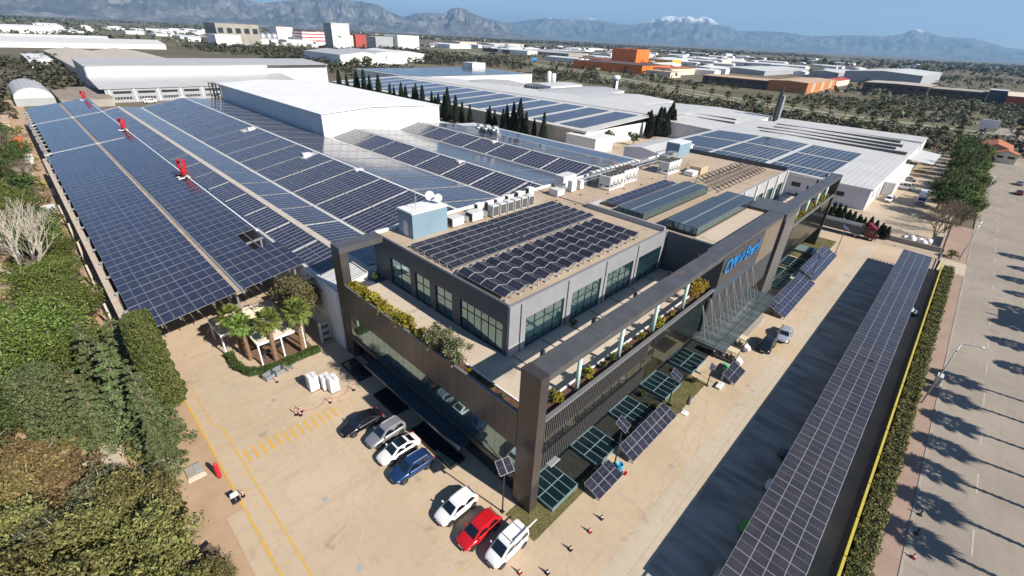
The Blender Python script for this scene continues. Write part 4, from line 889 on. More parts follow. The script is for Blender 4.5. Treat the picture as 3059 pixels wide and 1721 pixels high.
for i, (x, y, w_, h) in enumerate([(73, 28.5, 2.2, 1.8), (76.5, 29, 2.6, 1.9)]): box_unit('air_handler', ['grey air handler beside the far chiller', 'silver air handler next to the far blue hut'][i], x, y, x + w_, y + 1.8, RZ, RZ + h, M_STEEL, 'air handlers', 'air handler')
def hut(label, x0, y0, x1, y1, h, door):
    t = thing('roof_hut', label, 'hut', ((x0 + x1) / 2, (y0 + y1) / 2, RZ)); part('wall', MB().box(x0, y0, RZ, x1, y1, RZ + h), M_BLUEGREY, t); part('roof', MB().box(x0 - .06, y0 - .06, RZ + h, x1 + .06, y1 + .06, RZ + h + .2), M_WHITE, t)
    if door:
        d = part('door', MB().box(x0 - .04, y0 + 1.0, RZ + .05, x0 - .005, y0 + 2.0, RZ + 2.1), M_PALEGREY, t); part('handle', MB().box(x0 - .08, y0 + 1.1, RZ + 1.0, x0 - .04, y0 + 1.2, RZ + 1.1), M_BLACK, d)
    return t
hut('blue-grey roof hut with two satellite dishes on top', 8.7, 28.9, 14.1, 32.0, 3.2, True); hut('far blue-grey roof hut beside the air handlers', 81.5, 30.0, 87.2, 33.2, 3.0, False)
for i, (x, y) in enumerate([(13.1, 31.2), (13.5, 29.9)]):
    t = thing('satellite_dish', ['larger satellite dish on the blue-grey hut', 'smaller satellite dish on the blue-grey hut'][i], 'satellite dish', (x, y, RZ + 3.4)); r = .62 - .12 * i; c = Vector((x, y, RZ + 4.2)); ax = Vector((-.35, -.85, .45)).normalized(); mb = MB()
    u = ax.cross(Vector((0, 0, 1))).normalized(); w2 = ax.cross(u); prev = None
    for q in range(5):
        rr = r * q / 4; ring = [c + ax * (rr * rr * .5) + u * rr * math.cos(a) + w2 * rr * math.sin(a) for a in np.linspace(0, 2 * math.pi, 17)[:-1]]
        if prev: [mb.quad(prev[j], prev[(j + 1) % 16], ring[(j + 1) % 16], ring[j]) for j in range(16)]
        prev = ring
    part('reflector', mb, M_WHITE, t, True); part('arm', MB().bar(c, c + ax * .6, .04).bar(c, (x, y, RZ + 3.4), .07), M_STEEL, t)
solo('antenna_mast', MB().tube((10.2, 30.2, RZ + 3.4), (10.2, 30.2, RZ + 6.2), .035, n=6).bar((9.9, 30.2, RZ + 5.7), (10.5, 30.2, RZ + 5.7), .03).box(10.1, 30.1, RZ + 4.6, 10.3, 30.3, RZ + 4.9), M_STEEL, 'thin antenna mast on the blue-grey hut', 'antenna')
# steel lattice frame on the roof
lt = thing('steel_lattice', 'open steel lattice frame behind the skylights', 'frame', (74, 14, RZ)); mb = MB()
for i in range(15):
    x = 61.5 + i * 1.75; mb.bar((x, 12.2, RZ + .3), (x, 16.6, RZ + 1.9), .08)
    if i < 14: mb.bar((x, 12.2, RZ + .3), (x + 1.75, 16.6, RZ + 1.9), .05).bar((x + 1.75, 12.2, RZ + .3), (x, 16.6, RZ + 1.9), .05)
    if i % 3 == 0: mb.bar((x, 16.6, RZ), (x, 16.6, RZ + 1.9), .08).bar((x, 12.2, RZ), (x, 12.2, RZ + .3), .08)
for q in range(6): mb.bar((61.5, 12.2 + q * .88, RZ + .3 + q * .32), (86, 12.2 + q * .88, RZ + .3 + q * .32), .06)
part('lattice', mb, M_DARKSTEEL, lt)
for i, (x0, y0, x1, y1, h, m) in enumerate([(68.2, 20.2, 70.6, 22, .9, M_WHITE), (70.8, 19.8, 74.2, 22.2, 1.5, M_TAN)]): box_unit('roof_crate', ['white crate on the far roof', 'tan covered unit on the far roof'][i], x0, y0, x1, y1, RZ, RZ + h, m, None, 'unit')
# red and white barrier posts
def post_mesh():
    mb = MB(); mb.lathe([(0, 0), (.22, 0), (.22, .06), (.05, .1)], n=10, m=2)
    for i in range(5): mb.tube((0, 0, .1 + i * .17), (0, 0, .1 + (i + 1) * .17), .05, n=8, m=i % 2)
    return mb
BP = thing('barrier_post', 'red and white barrier post', 'barrier post', (0, 0, -50)); b0 = lpart('post', post_mesh(), [M_RED, M_WHITE, M_BLACK], BP); BP.hide_render = False
POSTS = [(33.6, 27.3, RZ, 'by the end of the condenser row'), (35.2, 27.6, RZ, 'in front of the low grey cabinet'), (36.2, 24.6, RZ, 'at the corner of the zigzag array'), (38.6, 23.0, RZ, 'behind the two row array'), (40.8, 27.0, RZ, 'in front of the tall white cabinet'), (45.0, 24.4, RZ, 'in front of the nearest chiller'), (49.8, 24.2, RZ, 'between two chillers'), (55.0, 23.8, RZ, 'after the middle chiller'), (60.4, 24.6, RZ, 'between the pipes and skylight'), (63.5, 23.4, RZ, 'left of the far chiller'), (73.5, 24.2, RZ, 'right of the far chiller'), (75.6, 25.0, RZ, 'second right of the far chiller'), (77.8, 25.6, RZ, 'third right of the far chiller'), (34.6, 26.4, RZ, 'beside the last condenser'),
         (-9.6, 25.8, 0, 'in the group of three by the yellow crossing'), (-9.9, 26.2, 0, 'behind the group by the yellow crossing'), (-9.3, 26.3, 0, 'right of the group by the yellow crossing'), (-6.3, 25.5, 0, 'midway along the sagging chain'), (-3.3, 25.6, 0, 'at the end of the sagging chain'), (-9.3, 33.1, 0, 'beside the grey metal bins'), (-17.7, 19.4, 0, 'on the yellow border line')]
for i, (x, y, z, l) in enumerate(POSTS):
    if i == 0: BP.location = (x, y, z); BP['label'] = 'red and white barrier post ' + l; BP['group'] = 'barrier posts'
    else: clone(BP, (x, y, z), 0, 'red and white barrier post ' + l, .95 + jit(.1))
mb = MB()
for a, b in (((-9.6, 25.8), (-6.3, 25.5)), ((-6.3, 25.5), (-3.3, 25.6))):
    for q in range(10):
        t0, t1 = q / 10, (q + 1) / 10; s = lambda t: .75 - 2.6 * t * (1 - t)
        mb.tube((a[0] + (b[0] - a[0]) * t0, a[1] + (b[1] - a[1]) * t0, max(.03, s(t0))), (a[0] + (b[0] - a[0]) * t1, a[1] + (b[1] - a[1]) * t1, max(.03, s(t1))), .02, n=5)
solo('barrier_chain', mb, M_RED, 'thin red chain sagging between the barrier posts', 'chain')
# ================================================================== vehicles
WHEEL = {}
def wheel_meshes(r, w_):
    k = (r, w_)
    if k not in WHEEL:
        ty = MB().lathe([(r * .62, -w_ / 2), (r * .93, -w_ / 2), (r, -w_ * .35), (r, w_ * .35), (r * .93, w_ / 2), (r * .62, w_ / 2)], n=22, axis='y').mesh('tyre', M_TYRE, None, True)
        rm = MB(); rm.lathe([(0, -w_ / 2 + .02), (.06, -w_ / 2 + .005), (.1, -w_ / 2 + .03), (r * .55, -w_ / 2 + .03), (r * .64, -w_ / 2 + .004)], n=20, axis='y', m=0); rm.lathe([(r * .64, w_ / 2 - .004), (r * .55, w_ / 2 - .03), (.1, w_ / 2 - .03), (0, w_ / 2 - .02)], n=20, axis='y', m=0)
        for i in range(5):
            a = i * 2 * math.pi / 5
            for s in (-1, 1): rm.bar((.05 * math.cos(a), s * (w_ / 2 - .012), .05 * math.sin(a)), (r * .6 * math.cos(a), s * (w_ / 2 - .012), r * .6 * math.sin(a)), .07, .02)
        WHEEL[k] = (ty, rm.mesh('rim', M_RIM))
    return WHEEL[k]
def wheels(t, xs, tr, r, w_=.22):
    ty, rm = wheel_meshes(r, w_)
    for x in xs:
        for s in (-1, 1): o = put('wheel', ty, t, (x, s * tr, r)); put('rim', rm, o)
# body kinds: length, width, height, belt, wheelbase, then cabin stations (rear base, rear roof, front roof, front base), wheel radius
KIND = dict(sedan=(4.6, 1.8, 1.44, .92, 2.7, (-1.85, -.95, .38, 1.22), .32), hatch=(4.2, 1.78, 1.46, .93, 2.6, (-2.0, -1.55, .35, 1.22), .32), suv=(4.4, 1.84, 1.62, 1.02, 2.64, (-2.1, -1.75, .3, 1.12), .345), van=(4.0, 1.74, 1.74, 1.02, 2.52, (-1.95, -1.88, .42, 1.3), .31), minibus=(5.6, 2.0, 2.3, 1.15, 3.4, (-2.75, -2.65, 1.35, 2.2), .36))
def car(label, kind, col, loc, rz, roof=None, bars=False, name='parked_car'):
    L, W_, H_, bz, wb, cb, wr = KIND[kind]; hw = W_ / 2; t = thing(name, label, 'van' if kind in ('van', 'minibus') else 'car', loc, rz, 'cars and vans parked around the offices')
    # lower body: stations along x with half width and top height
    hood = bz - .1 if kind != 'van' else bz - .04; tail = bz + (.02 if kind in ('sedan', 'hatch') else .06)
    st = [(-L / 2, hw * .74, .42, tail - .22), (-L / 2 + .12, hw * .9, .26, tail - .04), (cb[0] - .05 if kind == 'sedan' else -L / 2 + .35, hw * .98, .2, tail), (-wb / 2, hw, .18, bz + .02), (0, hw, .18, bz), (cb[3] - .1, hw * .995, .18, bz - .01), (wb / 2 + .1, hw * .97, .2, hood - .02), (L / 2 - .32, hw * .9, .24, hood - .1), (L / 2 - .08, hw * .78, .3, hood - .24), (L / 2, hw * .6, .42, hood - .36)]
    mb = MB(); rings = []
    for x, h, zl, zt in st:
        ring = [(x, -h * .86, zl), (x, -h, zl + .14), (x, -h, (zl + zt) / 2 + .06), (x, -h * .95, zt - .05), (x, -h * .8, zt), (x, 0, zt + .045), (x, h * .8, zt), (x, h * .95, zt - .05), (x, h, (zl + zt) / 2 + .06), (x, h, zl + .14), (x, h * .86, zl)]
        k0 = len(mb.v); mb.v += ring; rings.append([k0 + i for i in range(len(ring))])
    for a, b in zip(rings, rings[1:]):
        n = len(a)
        for i in range(n): mb.f.append((a[i], b[i], b[(i + 1) % n], a[(i + 1) % n])); mb.m.append(0)
    mb.f.append(tuple(rings[0])); mb.m.append(0); mb.f.append(tuple(reversed(rings[-1]))); mb.m.append(0)
    body = lpart('body', mb, col, t, True); md = body.modifiers.new('subdivision', 'SUBSURF'); md.levels = 1; md.render_levels = 1
    # cabin: frustum with rounded roof
    rb, rr, fr_, fb = cb; wbz = hw * .9; wrz = hw * (.72 if kind in ('sedan', 'hatch', 'suv') else .84); z0 = bz - .04; z1 = H_ - .03
    nn = 7; mb = MB(); grid = []
    secs = [(rb, wbz * .92, z0, z0 + .02), (rb * .55 + rr * .45, None, None, None), (rr, wrz * .94, z1 - .05, None), (rr * .6 + fr_ * .4, wrz, z1 + .02, None), (fr_ - .12, wrz * .98, z1 + .005, None), (fr_, wrz * .94, z1 - .05, None), (fb, wbz * .9, z0, None)]
    pts = [(rb, wbz * .93, z0), (rr - .04, wrz * .9, z1 - .09), (rr + .12, wrz * .97, z1 - .01), (rr * .5 + fr_ * .5, wrz, z1 + .03), (fr_ - .15, wrz * .98, z1 - .01), (fr_ + .03, wrz * .93, z1 - .09), (fb, wbz * .93, z0)]
    # side faces + roof skin in body colour
    top = [p for p in pts[1:-1]]
    for (xa, wa, za), (xb, wb_, zb) in zip(pts, pts[1:]):
        mb.quad((xa, -wa * .82, za), (xb, -wb_ * .82, zb), (xb, wb_ * .82, zb), (xa, wa * .82, za))
        for s in (-1, 1):
            q = [(xa, s * wa * .82, za), (xb, s * wb_ * .82, zb), (xb, s * wb_, zb - .045), (xa, s * wa, za - .02 if za == z0 else za - .045)]; mb.quad(*(q if s > 0 else q[::-1]))
    for s in (-1, 1):
        low = [(rb, s * wbz * .97, z0 - .02), (fb, s * wbz * .97, z0 - .02)]
        up = [(p[0], s * p[1], p[2] - .045) for p in pts[1:-1]]
        lowpts = [(rb + (fb - rb) * (p[0] - rb) / (fb - rb), s * wbz * 1.0, z0 - .02) for p in pts[1:-1]]
        for i in range(len(up) - 1):
            q = [lowpts[i], lowpts[i + 1], up[i + 1], up[i]]; mb.quad(*(q if s < 0 else q[::-1]))
        mb.poly([low[0], lowpts[0], up[0]] if s < 0 else [up[0], lowpts[0], low[0]]); mb.poly([lowpts[-1], low[1], up[-1]] if s < 0 else [up[-1], low[1], lowpts[-1]])
    lpart('cabin', mb, [roof or col], t, True if kind != 'van' else False)
    # glass, a little proud of the cabin
    e = .014
    def gl(name, a, b, c, d): return lpart(name, MB().quad(a, b, c, d), M_CARGLASS, t)
    dxf = (fb - fr_ - .03); nx, nz = (z1 - .09 - z0), dxf; ln = math.hypot(nx, nz); ox, oz = nx / ln * e, nz / ln * e
    f0, f1 = .1, .93
    def wp(k_, s): x = fb + (fr_ + .03 - fb) * k_; z = z0 + (z1 - .09 - z0) * k_; hwid = (wbz * .93 + (wrz * .93 - wbz * .93) * k_) * .86; return (x + ox, s * hwid, z + oz)
    gl('windscreen', wp(f0, -1), wp(f0, 1), wp(f1, 1), wp(f1, -1))
    dxr = (rb - (rr - .04)); ln = math.hypot(z1 - z0, dxr); ox2, oz2 = -(z1 - .09 - z0) / ln * e, abs(dxr) / ln * e
    def rp(k_, s): x = rb + (rr - .04 - rb) * k_; z = z0 + (z1 - .09 - z0) * k_; hwid = (wbz * .93 + (wrz * .9 - wbz * .93) * k_) * .8; return (x + ox2, s * hwid, z + oz2)
    gl('rear_window', rp(.22, 1), rp(.22, -1), rp(.9, -1), rp(.9, 1))
    ns = {'minibus': 4, 'van': 3}.get(kind, 2)
    def side(k_, x, s): w0, w1 = wbz, wrz * .975; return (x, s * (w0 + (w1 - w0) * k_ + e), z0 + (z1 - .06 - z0) * k_)
    xr0, xr1, xf0, xf1 = rb + .3, rr + .2, fb - .32, fr_ - .08
    if kind in ('van',): xr0, xr1 = rb + .12, rr + .12
    for i in range(ns):
        for s in (-1, 1):
            a, b = i / ns, (i + 1) / ns; g = .018
            lo0, lo1 = xr0 + (xf0 - xr0) * (a + g), xr0 + (xf0 - xr0) * (b - g); hi0, hi1 = xr1 + (xf1 - xr1) * (a + g), xr1 + (xf1 - xr1) * (b - g)
            q = [side(.14, lo0, s), side(.14, lo1, s), side(.84, hi1, s), side(.84, hi0, s)]
            gl('side_window', *(q if s < 0 else q[::-1]))
    wheels(t, (-wb / 2, wb / 2), hw - .1, wr)
    for x in (-wb / 2, wb / 2):
        for s in (-1, 1): lpart('wheel_arch', MB().tube((x, s * (hw - .25), wr + .01), (x, s * (hw + .004), wr + .01), wr * 1.13, n=20), M_BLACK, t)
    for s in (-1, 1):
        lpart('headlight', MB().hexa([(L / 2 - .3, s * hw * .5, hood - .34), (L / 2 - .1, s * hw * .45, hood - .36), (L / 2 - .16, s * hw * .76, hood - .34), (L / 2 - .36, s * hw * .9, hood - .32), (L / 2 - .34, s * hw * .5, hood - .2), (L / 2 - .13, s * hw * .46, hood - .23), (L / 2 - .2, s * hw * .78, hood - .22), (L / 2 - .42, s * hw * .905, hood - .19)]), pm('headlamp_glass', (.55, .57, .6), None, 5, .12), t)
        lpart('tail_light', MB().box(-L / 2 + .02, s * hw * .55 if s > 0 else -hw * .86, tail - .3, -L / 2 + .16, s * hw * .86 if s > 0 else -hw * .55, tail - .12), M_RED, t)
        lpart('mirror', MB().obox((fb - .42, s * (hw + .07), bz + .06), (1, 0, 0), (0, 1, 0), (0, 0, 1), .13, .2, .13), col, t)
    lpart('grille', MB().box(L / 2 - .05, -hw * .42, .38, L / 2 + .012, hw * .42, hood - .34), M_BLACK, t); lpart('bumper', MB().box(L / 2 - .1, -hw * .55, .24, L / 2 + .02, hw * .55, .36).box(-L / 2 - .01, -hw * .6, .3, -L / 2 + .08, hw * .6, .5), M_BLACK, t)
    lpart('number_plate', MB().box(L / 2 + .013, -.26, .4, L / 2 + .025, .26, .5), M_WHITE, t)
    if bars:
        for s in (-1, 1): lpart('roof_rail', MB().box(rr + .2, s * wrz * .85 - .02, z1 + .02, fr_ - .2, s * wrz * .85 + .02, z1 + .075), M_ALU if bars == 1 else M_GREYWALL, t)
        if kind == 'van':
            for x in (rr + .5, fr_ - .45): lpart('roof_bar', MB().box(x, -wrz * .85, z1 + .06, x + .06, wrz * .85, z1 + .09), M_GREYWALL, t)
    return t
P_WHITE = paint('white_car_paint', (.78, .78, .77)); P_BLACK = paint('black_car_paint', (.012, .013, .018), .2); P_SILVER = paint('silver_car_paint', (.42, .42, .43), .6, .32); P_BLUE = paint('blue_car_paint', (.018, .055, .16), .4); P_RED = paint('red_car_paint', (.5, .008, .012)); P_GREEN = paint('green_car_paint', (.06, .38, .02)); P_NAVY = paint('navy_car_paint', (.012, .018, .045), .3); P_LBLUE = paint('light_silver_paint', (.52, .54, .58), .5, .3)
car('black saloon parked beside the yellow crossing', 'sedan', P_BLACK, (-5.5, 19.75, 0), math.pi)
car('silver estate car with roof rails between black and white saloons', 'suv', P_SILVER, (-4.4, 16.65, 0), math.pi + .03, bars=1)
c3 = car('white saloon with a black glass roof by the bronze wall', 'sedan', P_WHITE, (-4.6, 13.95, 0), math.pi)
lpart('glass_roof', MB().box(-.75, -.56, 1.437, .3, .56, 1.452), M_CARGLASS, c3)
car('dark blue sport utility car parked fourth in the row', 'suv', P_BLUE, (-4.95, 11.2, 0), math.pi - .04, bars=1)
car('white hatchback next to the red hatchback', 'hatch', P_WHITE, (-4.5, 4.85, 0), math.pi)
car('bright red hatchback between two white vehicles', 'hatch', P_RED, (-4.5, 1.8, 0), math.pi)
c7 = car('small white delivery van with grey roof bars', 'van', P_WHITE, (-3.85, -.95, 0), math.pi, bars=2)
lpart('cargo_pole', MB().box(-2.9, .62, 1.86, -.2, .72, 1.92), M_WHITE, c7)
car('black hatchback stopped in front of the entrance', 'hatch', P_BLACK, (44.3, -6.1, 0), math.pi + .02)
car('silver saloon behind the black hatchback at the entrance', 'sedan', P_LBLUE, (49.3, -7.0, 0), math.pi + .1)
for lab, col, x, y, k_ in [('navy car nosing out under the carport', P_NAVY, 24.6, -16.1, 'sedan'), ('white car half hidden under the carport', P_WHITE, 19.2, -16.3, 'hatch'), ('bright green car half hidden under the carport', P_GREEN, 12.9, -16.2, 'hatch'), ('grey car under the near end of the carport', P_SILVER, 6.8, -16.5, 'sedan'), ('black car under the middle of the carport', P_BLACK, 36.5, -16.7, 'suv')]: car(lab, k_, col, (x, y, 0), R(90))
car('white car showing behind the far side of the carport', 'hatch', P_WHITE, (73.5, -18.6, 0), R(-90))
car('white van facing the yard beside the orange crate', 'van', P_WHITE, (151, -5.6, 0), math.pi - .1, name='parked_van'); car('white minibus parked across the back yard', 'minibus', P_WHITE, (172.6, -6.6, 0), R(-90), name='parked_van')
car('silver car behind the white minibus', 'sedan', P_SILVER, (188, -6.2, 0), R(-80)); car('silver car driving on the wide road', 'sedan', P_SILVER, (217, -34.3, -.02), 0, name='moving_car'); car('dark red car driving on the wide road', 'sedan', paint('dark_red_paint', (.1, .01, .015)), (199, -34, -.02), 0, name='moving_car')
for i, (x, y, a) in enumerate([(364, 25, 80), (381, 60, -100), (379, -20, -95), (398, 112, 65), (366, -32, 88)]): car('tiny car on the highway beyond the palms, %s of five' % ORD[i], 'hatch', [P_WHITE, P_SILVER, P_NAVY][i % 3], (x, y, -.03), R(a), name='moving_car')
# box truck
bt = thing('box_truck', 'white box truck parked beside the tree row', 'truck', (158, -12.6, 0), math.pi)
lpart('cargo_box', MB().box(-3.4, -1.15, .95, 1.9, 1.15, 3.3), P_WHITE, bt); lpart('cab', MB().hexa([(1.95, -1.05, .5), (3.7, -1.0, .5), (3.7, 1.0, .5), (1.95, 1.05, .5), (1.95, -.98, 2.35), (3.05, -.9, 2.3), (3.05, .9, 2.3), (1.95, .98, 2.35)]), P_WHITE, bt)
lpart('windscreen', MB().quad((3.62, -.88, 1.3), (3.62, .88, 1.3), (3.2, .82, 2.15), (3.2, -.82, 2.15)), M_CARGLASS, bt); lpart('chassis', MB().box(-3.3, -.5, .5, 3.2, .5, .94), M_DARKSTEEL, bt); lpart('grille', MB().box(3.69, -.8, .6, 3.73, .8, 1.0), M_BLACK, bt); wheels(bt, (-2.2, 2.6), .92, .4, .25)
# articulated truck with red cab
tk = thing('articulated_truck', 'articulated tipper truck with a dark red cab', 'truck', (109, -2, 0), R(-90))
lpart('trailer', MB().hexa([(-8.5, -1.25, 1.2), (3.9, -1.25, 1.2), (3.9, 1.25, 1.2), (-8.5, 1.25, 1.2), (-8.5, -1.27, 2.75), (3.9, -1.27, 2.75), (3.9, 1.27, 2.75), (-8.5, 1.27, 2.75)]), pm('grey_trailer', (.09, .09, .095), (.13, .13, .135), .6, .6), tk)
mb = MB(); cs = [(-1.2, 2.76), (-.8, 3.05), (0, 3.2), (.8, 3.05), (1.2, 2.76)]
for (a, za), (b, zb) in zip(cs, cs[1:]): mb.quad((-8.5, a, za), (3.9, a, za), (3.9, b, zb), (-8.5, b, zb))
lpart('tarpaulin', mb, pm('grey_tarpaulin', (.085, .095, .105), (.15, .16, .17), .8, .75), tk); lpart('chassis', MB().box(-8.2, -.5, .75, 7.4, .5, 1.18), M_DARKSTEEL, tk)
P_CAB = pm('cab_red_paint', (.17, .006, .014), (.14, .006, .012), 1, .45); lpart('cab', MB().hexa([(4.7, -1.22, .7), (6.95, -1.2, .7), (6.95, 1.2, .7), (4.7, 1.22, .7), (4.7, -1.15, 3.1), (6.6, -1.08, 2.9), (6.6, 1.08, 2.9), (4.7, 1.15, 3.1)]), P_CAB, tk)
lpart('wind_deflector', MB().hexa([(4.7, -1.0, 3.1), (6.3, -.95, 2.95), (6.3, .95, 2.95), (4.7, 1.0, 3.1), (4.7, -.9, 3.75), (5.1, -.85, 3.7), (5.1, .85, 3.7), (4.7, .9, 3.75)]), P_CAB, tk)
lpart('windscreen', MB().quad((6.9, -1.02, 1.75), (6.9, 1.02, 1.75), (6.68, .98, 2.75), (6.68, -.98, 2.75)), M_CARGLASS, tk)
for s in (-1, 1): lpart('side_window', MB().box(5.5, s * 1.21 - .02, 1.75, 6.4, s * 1.21 + .005, 2.5), M_CARGLASS, tk); lpart('mirror', MB().box(6.7, s * 1.42 - .1, 1.9, 6.85, s * 1.42 + .1, 2.5), M_BLACK, tk); lpart('fuel_tank', MB().tube((2.2, s * .95, .75), (4.0, s * .95, .75), .33), M_STEEL, tk)
lpart('bumper', MB().box(6.9, -1.22, .4, 7.1, 1.22, .95), M_BLACK, tk); wheels(tk, (-7.2, -5.9, -4.6, 3.2, 6.1), 1.0, .5, .32)
for i, (x, y, col, l) in enumerate([(690, 60, M_WHITE, 'white'), (700, 38, M_PALEGREY, 'grey'), (682, 20, M_WHITE, 'second white'), (664, 105, M_WHITE, 'third white')]):
    t = thing('lorry', l + ' lorry parked in front of the far brown warehouses', 'truck', (x, y, 0), R(100), 'far parked lorries'); lpart('cargo_box', MB().box(-6, -1.25, 1, 4, 1.25, 4), col, t); lpart('cab', MB().box(4.3, -1.2, .5, 6.2, 1.2, 3.2), P_WHITE, t); wheels(t, (-4.5, -3, 5), 1.0, .5, .3)
# golf carts
def golf(label, x, y):
    t = thing('golf_cart', label, 'golf cart', (x, y, 0), R(-90), 'golf carts by the entrance'); cw = pm('cream_canopy', (.66, .58, .42), (.58, .5, .36), 1, .6)
    lpart('floor', MB().box(-1.7, -.62, .28, 1.75, .62, .42), M_GREYWALL, t); lpart('nose', MB().hexa([(1.2, -.6, .42), (1.95, -.5, .35), (1.95, .5, .35), (1.2, .6, .42), (1.2, -.58, .95), (1.75, -.45, .7), (1.75, .45, .7), (1.2, .58, .95)]), pm('cart_white', (.6, .58, .55), None, 2, .4), t)
    lpart('roof', MB().box(-1.75, -.62, 1.86, 1.05, .62, 1.94), cw, t)
    for px_, py_ in ((-1.65, -.55), (-1.65, .55), (.95, -.55), (.95, .55), (-.4, -.58), (-.4, .58)): lpart('post', MB().tube((px_, py_, .42), (px_, py_, 1.86), .025, n=6), M_WHITE, t)
    for sx in (-1.3, -.35, .5):
        s = lpart('seat', MB().box(sx - .25, -.55, .5, sx + .22, .55, .68), M_BROWN if sx > 0 else pm('cart_seat', (.28, .26, .22), None, 3, .7), t); lpart('backrest', MB().box(sx - .32, -.55, .68, sx - .22, .55, 1.05), M_BROWN if sx > 0 else MATS['cart_seat'], t)
    lpart('windscreen', MB().box(1.1, -.55, 1.0, 1.13, .55, 1.8), M_CLEAR, t); wheels(t, (-1.2, 1.35), .52, .24, .18); return t
golf('cream roofed golf cart nearest the black solar panel', 37.1, -3.3); golf('grey roofed golf cart behind the cream one', 41.2, -2.9)
# ================================================================== lamps and small things
def solar_lamp(label, x, y, h, s, rz=0, flip=-1):
    t = thing('solar_lamp', label, 'street lamp', (x, y, 0), 0, 'solar lamp posts'); part('base_plate', MB().box(x - .18, y - .18, 0, x + .18, y + .18, .04), M_DARKSTEEL, t); part('pole', MB().tube((x, y, .04), (x, y, h), .075, .06, 10), M_DARKSTEEL, t, True)
    u = Vector((math.cos(rz), math.sin(rz), 0)); v = Vector((-math.sin(rz), math.cos(rz), 0)) * .86 + Vector((0, 0, .5)); v.normalize()
    add_panels(t, [Vector((x, y, h + .05)) + u * (s * .26) * q for q in (-1, 1)], u, v, s * .5, s * .95, M_CELLDARK, 10, 0)
    part('lamp_head', MB().box(x - .12, y - .75, h - .55, x + .12, y - .05, h - .47), M_DARKSTEEL, t); part('battery_box', MB().box(x - .14, y + .08, h - .6, x + .14, y + .3, h - .25), M_WHITE, t)
for i, (x, y, h, l) in enumerate([(-1.6, 1.83, 6.0, 'solar lamp post in front of the corner tower'), (10.45, -2.35, 5.6, 'solar lamp post beside the blue barrel'), (22.6, -2.0, 4.6, 'solar lamp post on the dry lawn'), (29.6, -3.7, 3.1, 'short solar lamp post near the golf carts'), (74.5, -4.25, 5.2, 'solar lamp post between the long tilted arrays'), (55.3, -3.4, 2.2, 'short solar lamp post by the glass canopy'), (93.1, -4.4, 5.8, 'solar lamp post near the red truck')]): solar_lamp(l, x, y, h, 1.35 if h > 4 else .8, -.3 if i == 0 else .15)
def street_lamp(label, x, y, h, d):
    t = thing('street_lamp', label, 'street lamp', (x, y, 0), 0, 'street lamps along the road'); part('pole', MB().tube((x, y, 0), (x + d[0] * .1, y + d[1] * .1, h), .1, .05, 10), M_STEEL, t, True); part('arm', MB().tube((x + d[0] * .1, y + d[1] * .1, h - .05), (x + d[0], y + d[1], h + .25), .045, .035, 8), M_STEEL, t); part('lamp_head', MB().box(x + d[0] - .3, y + d[1] - .12, h + .18, x + d[0] + .3, y + d[1] + .12, h + .3), M_PALEGREY, t)
street_lamp('tall street lamp rising from the footpath beside the hedge', 46.7, -23.9, 9.2, (.3, -2.0)); street_lamp('tall street lamp by the gate and driveway', 110.8, -23.9, 9.2, (.3, -2.0)); street_lamp('far street lamp beside the tree row on the road', 170, -25.0, 9.2, (.3, -2.0))
t = box_unit('utility_cabinet', 'grey utility cabinet on the brick footpath', 52.3, -25.1, 53.5, -24.5, .06, 1.5, M_PALEGREY, None, 'cabinet')
for i, (x, y) in enumerate([(26.7, -25.8), (24.0, -25.8)]):
    solo('traffic_bollard', MB().lathe([(0, 0), (.2, 0), (.2, .08), (.06, .1), (.055, .75), (0, .78)], (x, y, -.02), 10), M_BLACK, ['dark bollard in the palm shadow, nearer the hedge lamp', 'dark bollard in the palm shadow, nearer the cone'][i], 'bollard')
def cone(x, y, l, m=M_RED): 
    t = thing('traffic_cone', l, 'traffic cone', (x, y, 0), 0, 'traffic cones'); part('base', MB().box(x - .18, y - .18, 0, x + .18, y + .18, .04), M_BLACK, t); part('cone', MB().lathe([(.14, .04), (.03, .62), (0, .62)], (x, y, 0), 12), m, t, True); part('band', MB().lathe([(.105, .26), (.075, .4)], (x, y, 0), 12), M_WHITE, t, True)
cone(21.0, -25.9, 'red cone on the road edge in the palm shadow')
for i, (x, y, l) in enumerate([(4.4, -4.9, 'beside the small tilted array'), (2.6, -4.9, 'in front of the dry lawn'), (.1, -4.7, 'behind the white van'), (-4.4, -3.0, 'at the nose of the white van'), (-2.8, -4.6, 'at the bottom edge past the white van')]): cone(x, y, ('dark ' if i % 2 == 0 else 'red and white ') + 'cone ' + l, M_BLACK if i % 2 == 0 else M_RED)
bl = solo('water_barrel', MB().lathe([(0, 0), (.36, 0), (.38, .3), (.36, .6), (.37, .92), (.36, .95), (.32, .95), (.31, .8), (0, .8)], (10.1, -3.05, 0), 18), pm('blue_barrel', (.03, .32, .5), (.02, .26, .42), 2, .45), 'blue open barrel between the two tilted solar arrays', 'barrel', None, True)
solo('red_bucket', MB().lathe([(0, 0), (.17, 0), (.22, .28), (.2, .28), (.16, .06), (0, .06)], (10.15, -3.75, 0), 14), M_RED, 'small red bucket beside the blue barrel', 'bucket', None, True)
